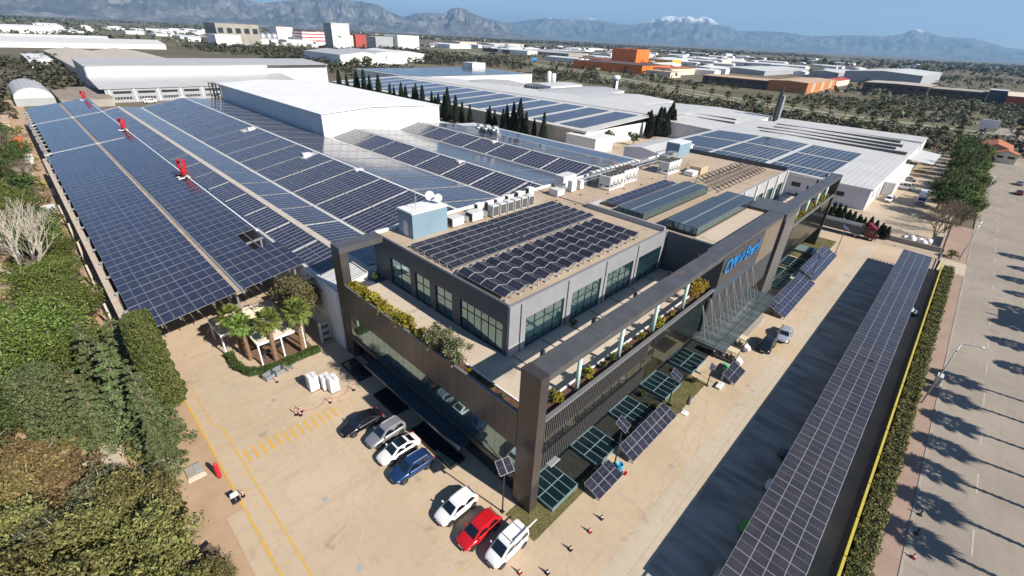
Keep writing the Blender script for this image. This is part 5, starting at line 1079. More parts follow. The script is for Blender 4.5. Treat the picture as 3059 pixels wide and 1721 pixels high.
# pallets of white sacks
for i, (x, y, n) in enumerate([(-6.6, 29.0, 8), (-5.4, 28.2, 7), (-5.0, 27.2, 8)]):
    t = thing('sack_pallet', ['stack of white sacks standing apart on a pallet', 'stack of white sacks behind the taller stack', 'tall stack of white sacks nearest the crossing'][i], 'pallet', (x, y, 0), jit(.1), 'pallets of white sacks'); lpart('pallet', MB().box(-.55, -.6, 0, .55, .6, .13), M_BROWN, t)
    for k_ in range(n):
        for a, b in ((-.28, -.3), (.28, -.3), (-.28, .3), (.28, .3)):
            z = .14 + k_ * .245; j = lambda: jit(.035); lpart('sack', MB().hexa([(a - .26 + j(), b - .28 + j(), z), (a + .26 + j(), b - .28 + j(), z), (a + .26 + j(), b + .28 + j(), z), (a - .26 + j(), b + .28 + j(), z), (a - .24 + j(), b - .26 + j(), z + .23), (a + .24 + j(), b - .26 + j(), z + .23), (a + .24 + j(), b + .26 + j(), z + .23), (a - .24 + j(), b + .26 + j(), z + .23)]), pm('sack_plastic', (.74, .73, .72), (.62, .62, .62), 3, .35), t)
for i, (x, y, r_) in enumerate([(-9.75, 34.3, .25), (-8.5, 34.5, .2)]):
    t = thing('metal_bin', ['open grey metal bin at the hedge corner', 'open grey metal bin right of its twin'][i], 'bin', (x, y, 0), r_, 'open metal bins'); m_ = pm('bin_grey', (.3, .32, .34), (.24, .26, .28), 2, .5, .3)
    for nm_, b in (('side', (-.55, -.45, .1, -.5, .45, .85)), ('side', (.5, -.45, .1, .55, .45, .85)), ('side', (-.5, -.45, .1, .5, -.4, .7)), ('side', (-.5, .4, .1, .5, .45, .85)), ('floor', (-.5, -.4, .1, .5, .4, .15))): lpart(nm_, MB().box(*b), m_, t)
    lpart('foot', MB().box(-.5, -.4, 0, -.4, -.3, .1).box(.4, -.4, 0, .5, -.3, .1).box(-.5, .3, 0, -.4, .4, .1).box(.4, .3, 0, .5, .4, .1), m_, t)
t = thing('hand_trolley', 'small steel trolley beside the metal bins', 'trolley', (-7.2, 34.6, 0)); lpart('deck', MB().box(-.4, -.3, .2, .4, .3, .25), M_STEEL, t); lpart('handle', MB().bar((-.4, -.3, .25), (-.45, -.3, .95), .03).bar((-.4, .3, .25), (-.45, .3, .95), .03).bar((-.45, -.3, .95), (-.45, .3, .95), .03), M_STEEL, t); wheels(t, (-.3, .3), .28, .09, .05)
# pergola with slatted roof under the palms
pg = thing('pergola', 'white slatted pergola under the palms', 'pergola', (-7, 41, 0))
for x0, y0, x1, y1, z in ((-11.9, 42.6, -4.2, 47.5, 2.9), (-9.3, 37.5, -3.8, 42.4, 3.0)):
    for x in (x0, (x0 + x1) / 2, x1):
        for y in (y0, y1): part('post', MB().box(x - .09, y - .09, 0, x + .09, y + .09, z), M_WHITE, pg)
    part('beam', MB().box(x0 - .1, y0 - .1, z, x1 + .1, y0 + .1, z + .35).box(x0 - .1, y1 - .1, z, x1 + .1, y1 + .1, z + .35).box(x0 - .1, y0 + .1, z, x0 + .1, y1 - .1, z + .35).box(x1 - .1, y0 + .1, z, x1 + .1, y1 - .1, z + .35), M_WHITE, pg)
    n = int((y1 - y0) / .3)
    for i in range(n): y = y0 + .15 + i * (y1 - y0 - .3) / n; part('slat', MB().hexa([(x0 - .15, y, z + .36), (x1 + .15, y, z + .36), (x1 + .15, y + .15, z + .40), (x0 - .15, y + .15, z + .40), (x0 - .15, y, z + .39), (x1 + .15, y, z + .39), (x1 + .15, y + .15, z + .43), (x0 - .15, y + .15, z + .43)]), M_CREAM, pg)
struct('pergola_deck', MB().box(-9.6, 36.3, 0, -3, 48, .05), M_BROWN, 'brown decking under the pergola')
for i, (x, y) in enumerate([(-8.2, 39), (-6.2, 39.4), (-6.9, 41.2)]):
    t = thing('garden_table', 'small dark table under the pergola, %s from the hedge corner' % ORD[i], 'table', (x, y, .05), .3 * i, 'tables under the pergola'); lpart('top', MB().box(-.5, -.4, .7, .5, .4, .75), M_DARKSTEEL, t)
    for a in (-.42, .42):
        for b in (-.32, .32): lpart('leg', MB().box(a - .03, b - .03, 0, a + .03, b + .03, .7), M_DARKSTEEL, t)
for i in range(3): box_unit('wall_unit', 'pale outdoor unit by the white hall wall, %s from the ground' % ORD[i], -1.7, 36.7, -.5, 37.5, i * 1.05 + .02, i * 1.05 + 1.0, M_PALEGREY, 'stacked outdoor units', 'air conditioner', 'y')
# bits on the dirt strip
solo('red_post', MB().lathe([(0, 0), (.16, 0), (.2, .3), (.2, 1.7), (.1, 1.95), (0, 2.0)], (-18.55, 23.1, -.03), 10), M_RED, 'upright red post on the dirt strip', 'post', None, True)
t = thing('warning_stand', 'white warning board on a stand on the dirt strip', 'sign', (-18.3, 19.4, -.03)); lpart('board', MB().box(-.3, -.03, .55, .3, .03, 1.1), M_WHITE, t); lpart('base', MB().box(-.35, -.3, 0, .35, .3, .15), M_BLACK, t); lpart('stem', MB().box(-.03, -.02, .15, .03, .02, .56), M_STEEL, t)
solo('red_hydrant', MB().lathe([(0, 0), (.14, 0), (.14, .6), (.2, .65), (.12, .85), (0, .9)], (-20.2, 37.2, -.03), 10), M_RED, 'red hydrant at the foot of the trimmed cypress', 'hydrant', None, True)
t = thing('utility_box', 'low utility box with a grey grated lid on the dirt strip', 'box', (-20.0, 25.4, -.03)); t.scale = (.72, .8, .8); lpart('wall', MB().box(-1.0, -.9, 0, .8, 1.0, .3), M_GREYCON, t); lpart('lid', MB().box(0, -.6, .3, .75, .9, .36), M_GREYWALL, t); lpart('apron', MB().box(-1.1, -1.4, 0, .95, -.9, .12), M_CREAM, t)
for i, (x, y, a, l_) in enumerate([(-28.3, 20.7, -1.0, 2.2), (-27.0, 31.0, -.5, 1.6), (-24.8, 25.5, -.7, 1.4)]):
    d = Vector((math.cos(a), math.sin(a), .12)); c = Vector((x, y, 2.2 - i * .3)); solo('sawn_log', MB().tube(c, c + d * l_, .24, .17, 12), M_PALEBARK, 'pale sawn limb lying in the undergrowth, %s from the bottom' % ORD[i], 'log', 'sawn limbs')
t = thing('park_bench', 'dark bench at the edge of the dirt by the bottom trees', 'bench', (-21.9, 15.4, -.03), .35); lpart('seat', MB().box(-.9, -.25, .42, .9, .25, .5), M_DARKBROWN, t); lpart('backrest', MB().box(-.9, .22, .5, .9, .28, .9), M_DARKBROWN, t)
for a in (-.75, .75): lpart('leg', MB().box(a - .04, -.2, 0, a + .04, .2, .42), M_DARKSTEEL, t)
# fence, gate
fn = thing('yellow_fence', 'yellow rail fence along the hedge', 'fence', (40, -21.4, 0)); M_FYEL = pm('fence_yellow', (.52, .42, .05), (.45, .38, .09), 2, .6)
for i in range(26):
    x = -30 + i * 5.0; part('post', MB().box(x - .06, -21.46, 0, x + .06, -21.34, 1.75), M_FYEL, fn); part('rail', MB().box(x + .06, -21.5, 1.62, x + 4.94, -21.3, 1.86), M_FYEL, fn); part('rail', MB().box(x + .06, -21.43, .8, x + 4.94, -21.37, .9), M_FYEL, fn); part('mesh_panel', MB().box(x + .06, -21.415, .08, x + 4.94, -21.40, 1.5), pm('dark_mesh', (.03, .032, .03), None, 3, .9), fn)
gt = thing('sliding_gate', 'grey steel sliding gate at the driveway', 'gate', (104, -20.6, 0)); part('frame', MB().box(99.5, -20.8, .2, 107.5, -20.7, .32).box(99.5, -20.8, 1.75, 107.5, -20.7, 1.85), M_STEEL, gt)
for i in range(28): part('bar', MB().box(99.6 + i * .285, -20.79, .32, 99.66 + i * .285, -20.71, 1.75), M_STEEL, gt)
for x in (99.3, 107.6): part('gate_post', MB().box(x, -20.9, 0, x + .2, -20.6, 2.2), M_DARKSTEEL, gt)
bx_ = thing('yard_wall', 'low dark wall between drive and back yard', 'wall', (109, -15, 0)); part('wall', MB().box(112.5, -20.5, 0, 112.8, -10.8, 1.1), M_GREYCON, bx_); part('wall', MB().box(112.8, -20.5, 0, 126, -20.2, 1.1), M_GREYCON, bx_)
for i, (x, y, s) in enumerate([(116, -15, 1.1), (117.2, -16.4, .9), (115.6, -17.2, 1.0), (118.3, -14.8, .8), (117.8, -18, 1.0), (116.2, -13.6, .9)]):
    mb = MB().lathe([(0, 0), (s * .6, .02), (s * .75, s * .4), (s * .6, s * .9), (s * .2, s * 1.05), (0, s * 1.05)], (x, y, 0), 10); mb.v = [(a + jit(.06), b + jit(.06), c + jit(.04) * (c > .02)) for a, b, c in mb.v]
    solo('bulk_bag', mb, M_WHITE, 'white bulk bag under the bare tree, %s from the wall' % ORD[i], 'bag', 'white bulk bags', True)
t = thing('demo_lamp', 'white portable lamp stand by the short solar lamp', 'lamp stand', (30.8, -4.9, 0)); lpart('base', MB().box(-.9, -.3, .05, .6, .3, .3), M_WHITE, t); lpart('mast', MB().bar((0, 0, .3), (.9, .2, 2.2), .05), M_STEEL, t); lpart('turbine_head', MB().box(.8, 0, 2.0, 1.1, .5, 2.5), pm('green_casing', (.1, .3, .15), None, 2, .5), t); lpart('panel', MB().obox((1.0, .3, 2.75), (1, 0, 0), (0, .9, .4), (0, -.4, .9), .5, .9, .04), pm('green_panel', (.08, .32, .2), None, 2, .4), t)
t = thing('folded_parasol', 'folded grey parasol on a white foot beside the lawn', 'parasol', (23.0, -4.0, 0)); lpart('foot', MB().box(-.6, -.35, 0, .2, .35, .12), M_WHITE, t); lpart('pole', MB().tube((0, 0, .12), (0, 0, 2.7), .03), M_WHITE, t); lpart('cloth', MB().lathe([(.03, 2.75), (.12, 2.5), (.24, 1.6), (.2, 1.3), (.04, 1.25)], n=10), M_GRILLE, t, True)
# ================================================================== vegetation
def unit(n, rng):
    v = rng.normal(size=(n, 3)); return v / np.linalg.norm(v, axis=1, keepdims=True)
def leaves(name, c, nr, size, mat, rng, asp=.55, flat=True):
    """diamond-shaped leaves: centres, normals, length"""
    n = len(c); nr = nr / np.maximum(np.linalg.norm(nr, axis=1, keepdims=True), 1e-6); t = np.cross(nr, unit(n, rng)); t /= np.maximum(np.linalg.norm(t, axis=1, keepdims=True), 1e-6); b = np.cross(nr, t)
    s = np.asarray(size).reshape(-1, 1) * np.ones((n, 1)); L = t * s * .5; W_ = b * s * .5 * asp; bend = nr * s * .12
    V = np.stack([c - L - bend, c + W_, c + L - bend, c - W_], 1).reshape(-1, 3).astype(np.float32)
    me = bpy.data.meshes.new(name); me.vertices.add(4 * n); me.vertices.foreach_set('co', V.ravel()); me.loops.add(4 * n); me.loops.foreach_set('vertex_index', np.arange(4 * n, dtype=np.int32)); me.polygons.add(n)
    me.polygons.foreach_set('loop_start', np.arange(0, 4 * n, 4, dtype=np.int32)); me.materials.append(mat); me.update(calc_edges=True); me.validate(); return me
def lobes(rng, n, lc, lr, up=.35, shell=.35, fl=.75):
    """n leaves over lobe spheres; most sit near each lobe's skin"""
    lc, lr = np.asarray(lc, float), np.asarray(lr, float); p = lr ** 2 / (lr ** 2).sum(); i = rng.choice(len(lc), n, p=p); d = unit(n, rng); d[:, 2] = np.where(d[:, 2] < -.35, -d[:, 2], d[:, 2])
    r = lr[i] * (1 - shell * rng.random(n) ** 1.3); an = rng.uniform(.6, 1.5, (len(lc), 3)); c = lc[i] + d * r[:, None] * an[i] * np.array([1, 1, fl]) + rng.normal(size=(n, 3)) * (.16 * lr[i])[:, None]; nr = d * .6 + unit(n, rng) * 1.05 + np.array([0, 0, up]); return c, nr
def limbs(mb, base, h, r, n, rng, spread, m=0):
    mb.tube(base, (base[0], base[1], base[2] + h), r, r * .7, 9, m)
    for i in range(n):
        a = 2 * math.pi * (i + rng.random() * .6) / n; z0 = base[2] + h * (.72 + .28 * rng.random()); e = (base[0] + math.cos(a) * spread * (.5 + .4 * rng.random()), base[1] + math.sin(a) * spread * (.5 + .4 * rng.random()), z0 + spread * (.5 + .5 * rng.random()))
        mb.tube((base[0], base[1], z0), e, r * .45, r * .15, 6, m)
def broad(name, label, mat, h, rad, seed, nleaf=6000, size=.32, nl=16, trunk=M_BARK, fl=.75, low=.35, asp=.5, shell=.5):
    rng = np.random.default_rng(seed); t = thing(name, label, 'tree' if 'tree' in name else 'shrub', (0, 0, 0)); lc = []; lr = []
    for i in range(nl):
        d = unit(1, rng)[0]; q = rng.random() ** .4; lc.append([d[0] * rad * .78 * q, d[1] * rad * .78 * q, h * (1 + low) / 2 + d[2] * h * (1 - low) * .42 * q]); lr.append(rad * (.2 + .17 * rng.random()))
    c, nr = lobes(rng, nleaf, lc, lr, fl=fl, shell=shell); c[:, 2] = np.clip(c[:, 2], .05, None)
    if rad > 2.2:
        w1 = 5.2 / rad ** .5; ph = rng.uniform(0, 6.3, 6); g_ = np.sin(c[:, 0] * w1 + ph[0] + np.sin(c[:, 1] * w1 * .7 + ph[1])) + np.sin(c[:, 1] * w1 * 1.1 + ph[2] + np.sin(c[:, 2] * w1 * .8 + ph[3])) + np.sin(c[:, 2] * w1 * 1.3 + ph[4] + np.sin(c[:, 0] * w1 * .9 + ph[5]))
        kp = g_ + rng.normal(size=nleaf) * .35 > -.75; c, nr = c[kp], nr[kp]; nleaf = len(c)
    put('crown', leaves('crown', c, nr, size * (.35 + 1.1 * rng.random(nleaf) ** 1.5), mat, rng, asp), t)
    mb = MB(); limbs(mb, (0, 0, 0), h * low * 1.2 + .3, max(.06, rad * .07), 6, rng, rad * .6); lpart('trunk', mb, trunk, t, True)
    if rad > 2.2:
        mb = MB()
        for q in lc[:14]: a = Vector((0, 0, h * (low + .1))); e = Vector(q); m_ = a.lerp(e, .55) + Vector((jit(.3), jit(.3), .2)); mb.tube(a, m_, rad * .028, rad * .018, 6, 0, False); mb.tube(m_, a.lerp(e, 1.35), rad * .018, rad * .006, 5, 0, False)
        lpart('boughs', mb, M_PALEBARK, t, True)
    return t
def conifer(name, label, mat, h, rad, seed, nleaf=7000, size=.3, layers=12, low=.06):
    rng = np.random.default_rng(seed); t = thing(name, label, 'tree'); C_, N_ = [], []
    for k_ in range(layers):
        f = k_ / (layers - 1); z = h * (low + (1 - low) * f); r = rad * (1 - f) ** .8 + .12; nb = max(3, int(9 * (1 - f * .55)))
        for b in range(nb):
            a = 2 * math.pi * (b + rng.random() * .8) / nb; rr = r * (.75 + .4 * rng.random()); n = int(nleaf * (1 - f * .7) / (layers * nb) * 1.5); s = rng.random(n) ** .7; w_ = (1 - s * .55) * rr * .34
            x = s * rr; y = rng.normal(size=n) * w_ * .6; zz = z - s * s * rr * .22 + rng.normal(size=n) * .05 * rr * .6 + .12 * rr * s
            C_.append(np.stack([x * math.cos(a) - y * math.sin(a), x * math.sin(a) + y * math.cos(a), zz], 1)); nn = unit(n, rng) * .95 + np.array([math.cos(a) * .35, math.sin(a) * .35, .9]); N_.append(nn)
    c, nr = np.concatenate(C_), np.concatenate(N_); c[:, 2] = np.clip(c[:, 2], .1, None); put('crown', leaves('crown', c, nr, size * (.6 + .8 * rng.random(len(c))), mat, rng, .4), t); lpart('trunk', MB().tube((0, 0, 0), (0, 0, h * .96), rad * .09 + .05, .03, 8), M_BARK, t, True); return t
def column(name, label, mat, h, r0, r1, seed, nleaf=7000, size=.28, base=2.2, flat=True, lump=.16):
    rng = np.random.default_rng(seed); t = thing(name, label, 'tree'); z = rng.random(nleaf); th = rng.random(nleaf) * 2 * math.pi; R_ = r0 + (r1 - r0) * z
    if not flat: R_ = r0 * (1 - z) ** .7 * np.minimum(1, z * 5 + .45) + .06
    R_ = R_ * np.minimum(1, .72 + z * 2.5) * (1 + lump * np.sin(th * 5 + z * 23) * np.sin(z * 31 + th * 3)) * (1 - .18 * rng.random(nleaf) ** 2)
    nt_ = nleaf // 6 if flat else 0; zz = base + z * (h - base); c = np.stack([R_ * np.cos(th), R_ * np.sin(th), zz], 1); nr = np.stack([np.cos(th), np.sin(th), .5 + 0 * th], 1) * .7 + unit(nleaf, rng) * .85
    if nt_: c[:nt_, :2] *= np.sqrt(rng.random(nt_))[:, None] / np.maximum(R_[:nt_] / r1, .1)[:, None]; c[:nt_, 2] = h - .15 * rng.random(nt_) - .12 * rng.random(nt_); nr[:nt_] = unit(nt_, rng) * .6 + np.array([0, 0, 1])
    put('crown', leaves('crown', c, nr, size * (.6 + .8 * rng.random(nleaf)), mat, rng, .5), t); lpart('trunk', MB().tube((0, 0, 0), (0, 0, h * .92), .16 if base > 1 else .1, .05, 8), M_PALEBARK if base > 1 else M_BARK, t, True)
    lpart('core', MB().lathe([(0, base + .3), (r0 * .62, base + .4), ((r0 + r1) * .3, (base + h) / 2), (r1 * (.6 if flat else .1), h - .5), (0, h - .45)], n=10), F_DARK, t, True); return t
def fan_palm(label, h, seed, mat=F_PALM, n=26, rad=1.35, cat='palm', tr=.2):
    rng = np.random.default_rng(seed); t = thing('palm_tree', label, cat); pts = [Vector((0, 0, 0))]; lean = Vector((rng.normal() * .02, rng.normal() * .02, 1))
    for i in range(7): pts.append(Vector((lean.x * h * (i + 1) / 7, lean.y * h * (i + 1) / 7, h * (i + 1) / 7)))
    mb = MB()
    for i, (a, b) in enumerate(zip(pts, pts[1:])): mb.tube(a, b, tr * (1.25 - .05 * i) + .02, tr * (1.2 - .05 * i), 9)
    top = pts[-1]
    for i in range(int(h * 9)): a = i * 2.4; z = .3 + i / (h * 9) * (h - .4); mb.obox(Vector((lean.x * z, lean.y * z, z)) + Vector((math.cos(a), math.sin(a), 0)) * tr * 1.12, (math.cos(a) * .6, math.sin(a) * .6, .8), (-math.sin(a), math.cos(a), 0), (math.cos(a) * .8, math.sin(a) * .8, -.6), .26, .14, .05)
    lpart('trunk', mb, M_PALMBARK, t); fr = MB()
    for i in range(n):
        a = i * 2.39996; el = R(78 - 125 * (i / n) ** 1.1); d = Vector((math.cos(a) * math.cos(el), math.sin(a) * math.cos(el), math.sin(el))); s = Vector((-math.sin(a), math.cos(a), 0)); up = s.cross(d) * -1; L = rad * (.55 + .15 * rng.random()); hub = top + d * L
        fr.bar(top, hub, .035, .02); nb = 11
        for k_ in range(nb):
            q = (k_ / (nb - 1) - .5) * R(200); dirn = d * math.cos(q) + s * math.sin(q); l = rad * (.72 - .16 * abs(q)); tip = hub + dirn * l - Vector((0, 0, 1)) * (.22 * l + .1 * rng.random()); mid = hub + dirn * l * .55; wv = (s * math.cos(q) - d * math.sin(q)) * (l * .13)
            fr.poly([hub, mid + wv, tip, mid - wv])
    lpart('fronds', fr, mat, t); return t
def bare(label, h, seed, mat, twig=F_TWIG, spread=.55, name='bare_tree', depth=5):
    rng = np.random.default_rng(seed); t = thing(name, label, 'tree'); mb = MB()
    def grow(p, d, l, r, k_):
        e = p + d * l; mb.tube(p, e, r, r * .68, 7 if k_ < 2 else 4, 0, False)
        if k_ >= depth: return
        for i in range(3 if k_ < 3 else 2):
            nd = (d + Vector(unit(1, rng)[0]) * spread + Vector((0, 0, .16))).normalized(); grow(p + d * l * (.7 + .3 * rng.random()), nd, l * (.62 + .2 * rng.random()), r * .6, k_ + 1)
    for i in range(4 if depth > 4 else 3):
        a = i * 1.7; grow(Vector((0, 0, h * .06)), Vector((math.cos(a) * .4, math.sin(a) * .4, 1)).normalized(), h * .3, h * .016, 0)
    mb.tube((0, 0, 0), (0, 0, h * .12), h * .024, h * .02, 9); lpart('branches', mb, mat, t); return t
HID = Vector((0, 0, 0))
def sow(proto, spots, group=None):
    """first spot moves the prototype, the others are copies; spot = (x, y, scale, rz, label)"""
    for i, (x, y, s, a, l) in enumerate(spots):
        if i == 0: proto.location = (x, y, -.03); proto.rotation_euler = (0, 0, a); proto.scale = (s,) * 3; proto['label'] = l
        else: clone(proto, (x, y, -.03), a, l, s)
        if i == 0 and group: proto['group'] = group
rl = lambda i, s: s % ORD[i]
# --- trees at the left of the picture
protoA = broad('olive_tree', '', F_OLIVE, 6.2, 3.5, 21, 20000, .32, 60, low=.15); protoB = broad('olive_tree', '', F_OLIVE2, 5.6, 3.1, 22, 17000, .31, 50, low=.15)
sow(protoA, [(-24.4, 16.2, 1.0, 0, 'olive-green tree at the bottom edge of the dirt strip'), (-28.2, 14.2, 1.05, 2, 'olive-green tree in the bottom left clump, nearest the sawn limb'), (-31.6, 18.6, 1.0, 4, 'olive-green tree at the left edge of the bottom clump'), (-27.4, 19.6, .95, 1, 'olive-green tree in the heart of the bottom clump'), (-24.6, 21.8, .92, 3, 'olive-green tree beside the low utility box'), (-32.0, 25.0, .9, 5, 'olive-green tree behind the brown shrubs'), (-25.2, 11.4, .95, 2.5, 'olive-green tree cut by the bottom edge'), (-34.5, 15, 1.0, 1.5, 'olive-green tree in the bottom left corner'), (-21.9, 12.2, .5, .5, 'low olive-green bush beside the bench')], 'olive-green trees at the bottom left')
sow(protoB, [(-26.2, 24.6, .95, 0, 'grey-green tree between the conifers and the bottom clump'), (-29.6, 22.6, .9, 2, 'grey-green tree over the sawn limbs'), (-22.3, 25.0, .62, 4, 'small grey-green tree leaning over the utility box'), (-29.5, 10.6, 1, 1, 'grey-green tree at the very bottom left'), (-35.6, 21.5, 1, 3, 'grey-green tree on the left edge')], 'grey-green trees at the bottom left')
sow(broad('brown_shrub_tree', '', F_BROWN, 4.2, 3.1, 23, 11000, .28, 46, low=.1), [(-28.0, 29.2, .95, 0, 'russet shrub tree beside the pale clearing'), (-31.2, 31.2, 1.05, 2, 'russet shrub tree at the left edge below the tall conifers'), (-33.5, 27.6, .9, 4, 'russet shrub tree in the left margin'), (-30.6, 35.2, .8, 1, 'russet shrub tree under the square clipped conifer')], 'russet shrub trees')
sow(conifer('cedar_tree', '', F_CEDAR, 12.2, 2.9, 24, 17000, .29), [(-23.6, 39.6, 1.0, 0, 'grey-green conifer between the bright pines and clipped cypress'), (-21.2, 39.4, .98, 2, 'grey-green conifer right behind the clipped cypress'), (-21.3, 31.2, .88, 4, 'grey-green conifer in front of the clipped cypress'), (-22.6, 35.2, .97, 1, 'grey-green conifer in the middle of the conifer group'), (-25.2, 35.6, .82, 3, 'grey-green conifer beside the square clipped conifer'), (-21.7, 27.6, .6, 5, 'smallest grey-green conifer beside the dirt strip')], 'grey-green conifers')
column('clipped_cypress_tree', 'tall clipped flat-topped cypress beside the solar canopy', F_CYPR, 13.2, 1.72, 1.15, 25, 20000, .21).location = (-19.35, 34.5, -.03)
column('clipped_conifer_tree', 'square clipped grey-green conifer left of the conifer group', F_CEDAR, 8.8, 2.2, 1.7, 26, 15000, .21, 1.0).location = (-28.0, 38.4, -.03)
pine = broad('pine_tree', '', F_PINE, 9.6, 5.0, 27, 24000, .33, 90, low=.25, asp=.45)
sow(pine, [(-27.2, 52.6, 1.0, 0, 'big bright green pine left of the conifers'), (-31.4, 49, .95, 2, 'bright green pine on the left edge beside the big one'), (-24.2, 48.6, .72, 4, 'smaller bright green pine beside the canopy wall'), (-23.6, 63, .7, 1, 'bright green pine in front of the white bare tree'), (-32.0, 59.5, .85, 3, 'bright green pine under the white bare tree'), (-25.4, 92, .85, 5, 'bright green pine just behind the white bare tree'), (-30.5, 99, .95, .5, 'bright green pine on the left edge past the bare tree'), (-24.0, 77.5, .6, 1.5, 'small bright green pine against the canopy wall'), (-26.5, 116, .8, 2.5, 'bright green pine beside the russet one'), (-31.5, 128, .9, 3.5, 'bright green pine far up the left edge'), (-26.2, 70, .85, 2.2, 'bright green pine right in front of the pale bare tree'), (-34.5, 68, 1.0, 4.4, 'bright green pine left of the pale bare tree'), (-23.4, 86, .62, 3, 'slim bright green pine hugging the wall behind the bare tree'), (-27.8, 108, .85, 1.1, 'bright green pine above the second pair'), (-34, 140, 1, 5, 'bright green pine in the upper left margin')], 'bright green pines')
sow(broad('mixed_tree', '', F_MID, 7.5, 3.9, 28, 9000, .42, 44, low=.2), [(-24.2, 106, .8, 0, 'dull green tree against the long wall'), (-25.8, 134, .85, 2, 'dull green tree beyond the pines'), (-29.0, 150, 1, 4, 'dull green tree on the upper left edge'), (-25.4, 166, .75, 1, 'dull green tree near the step in the wall'), (-32, 176, 1.1, 3, 'dull green tree far up the left margin'), (-26.5, 205, .9, 5, 'dull green tree near the beige sheds'), (-33, 214, 1.1, .5, 'dull green tree by the grey arched shed'), (-36, 112, 1, 1.5, 'dull green tree behind the pines on the left'), (-37, 82, 1, 2.2, 'dull green tree behind the white bare tree'), (-24.5, 178, .8, 2.8, 'dull green tree beside the white tarpaulin'), (-29, 192, .95, 1.2, 'dull green tree under the orange crates'), (-28, 140, .9, 3.3, 'dull green tree beside the brown bare tree'), (-34, 160, 1.1, .8, 'dull green tree over the grey lean-to'), (-29, 226, 1, 1.9, 'dull green tree in front of the beige shed'), (-36, 250, 1.2, 2.4, 'dull green tree at the far end of the left margin'), (-30.8, 42.6, .7, 1, 'dull green tree left of the square clipped conifer'), (-34.5, 37.5, .8, 3, 'dull green tree at the left edge over the russet shrubs')], 'dull green trees on the left')
bt_ = bare('pale bare tree standing among the pines at the left edge', 13.5, 31, M_PALEBARK, spread=.45, depth=6); bt_.location = (-27.8, 77.5, -.03); bt_.scale = (1.15, 1.15, 1.1)
sow(bare('', 8.5, 32, M_BARK, spread=.7, depth=5), [(-24.8, 146, 1, 0, 'brown bare tree above the wall step'), (-26.5, 186, 1.1, 2, 'brown bare tree below the grey arched shed'), (-23.5, 122, .8, 3, 'brown bare tree close to the long wall'), (122, -18.5, 1.0, 1, 'bare tree over the white bulk bags'), (130, -20.0, 1.1, 4, 'bare tree at the near end of the roadside trees'), (137, -19, 1.0, 5, 'second bare tree at the end of the roadside trees')], 'bare trees')
for i, (y, z) in enumerate([(58, 4.6), (66, 4.8), (74, 4.4), (84, 5.0), (96, 4.6), (108, 5)]): solo('trimmed_trunk', MB().tube((-21.0, y, 0), (-20.9 + jit(.2), y + jit(.4), z), .2, .14, 8), M_PALEBARK, 'lopped trunk beside the long wall, %s from the conifers' % ORD[i], 'trunk', 'lopped trunks', True)
rg0 = np.random.default_rng(77)
def under(n, x0, x1, y0, y1):
    q = np.stack([rg0.uniform(x0, x1, n), rg0.uniform(y0, y1, n)], 1); return q[~((q[:, 0] > -27.6) & (q[:, 0] < -24) & (q[:, 1] > 27.5) & (q[:, 1] < 36))]
# --- palms by the pergola
sow(fan_palm('', 5.9, 41, n=30, rad=1.5), [(-10.3, 41.6, 1.0, 0, 'fan palm at the left end of the pergola'), (-10.0, 39.6, .93, 1, 'fan palm in front of the left pergola post'), (-7.7, 37.3, 1.05, 2, 'fan palm at the middle of the curved hedge'), (-4.5, 36.6, 1.1, 3, 'tallest fan palm near the round-topped conifer')], 'fan palms by the pergola')
broad('garden_tree', 'brownish conifer-like tree behind the palms', foliage('khaki_foliage', (.13, .115, .05), (.19, .165, .075), (.24, .21, .1)), 9.6, 3.3, 43, 12000, .36, 60, low=.36, fl=1.0).location = (-3.0, 39.6, 0)
# --- off-frame palms whose shadows cross the road
sow(fan_palm('', 9.6, 44, F_PALMDARK, 34, 1.6, tr=.15), [(25.6 + i * 5.4 + jit(.4), -39.7 + jit(.5), 1.0 + jit(.06), i * 1.1, 'roadside fan palm outside the picture, %s of the row' % ORD[i]) for i in range(7)] + [(68 + i * 8.2, -46.4 + jit(.8), 1.0 + jit(.08), i * .9, 'roadside fan palm outside the picture, far part, %s' % ORD[i]) for i in range(8)], 'roadside palms')
t = thing('billboard', 'large billboard beside the road outside the picture', 'billboard', (87, -43.5, 0)); lpart('board', MB().box(-3.2, -.2, 6.2, 3.2, .2, 9.2), M_WHITE, t); lpart('post', MB().box(-.4, -.15, 0, -.1, .15, 10.3).box(.9, -.15, 0, 1.2, .15, 6.2), M_STEEL, t)
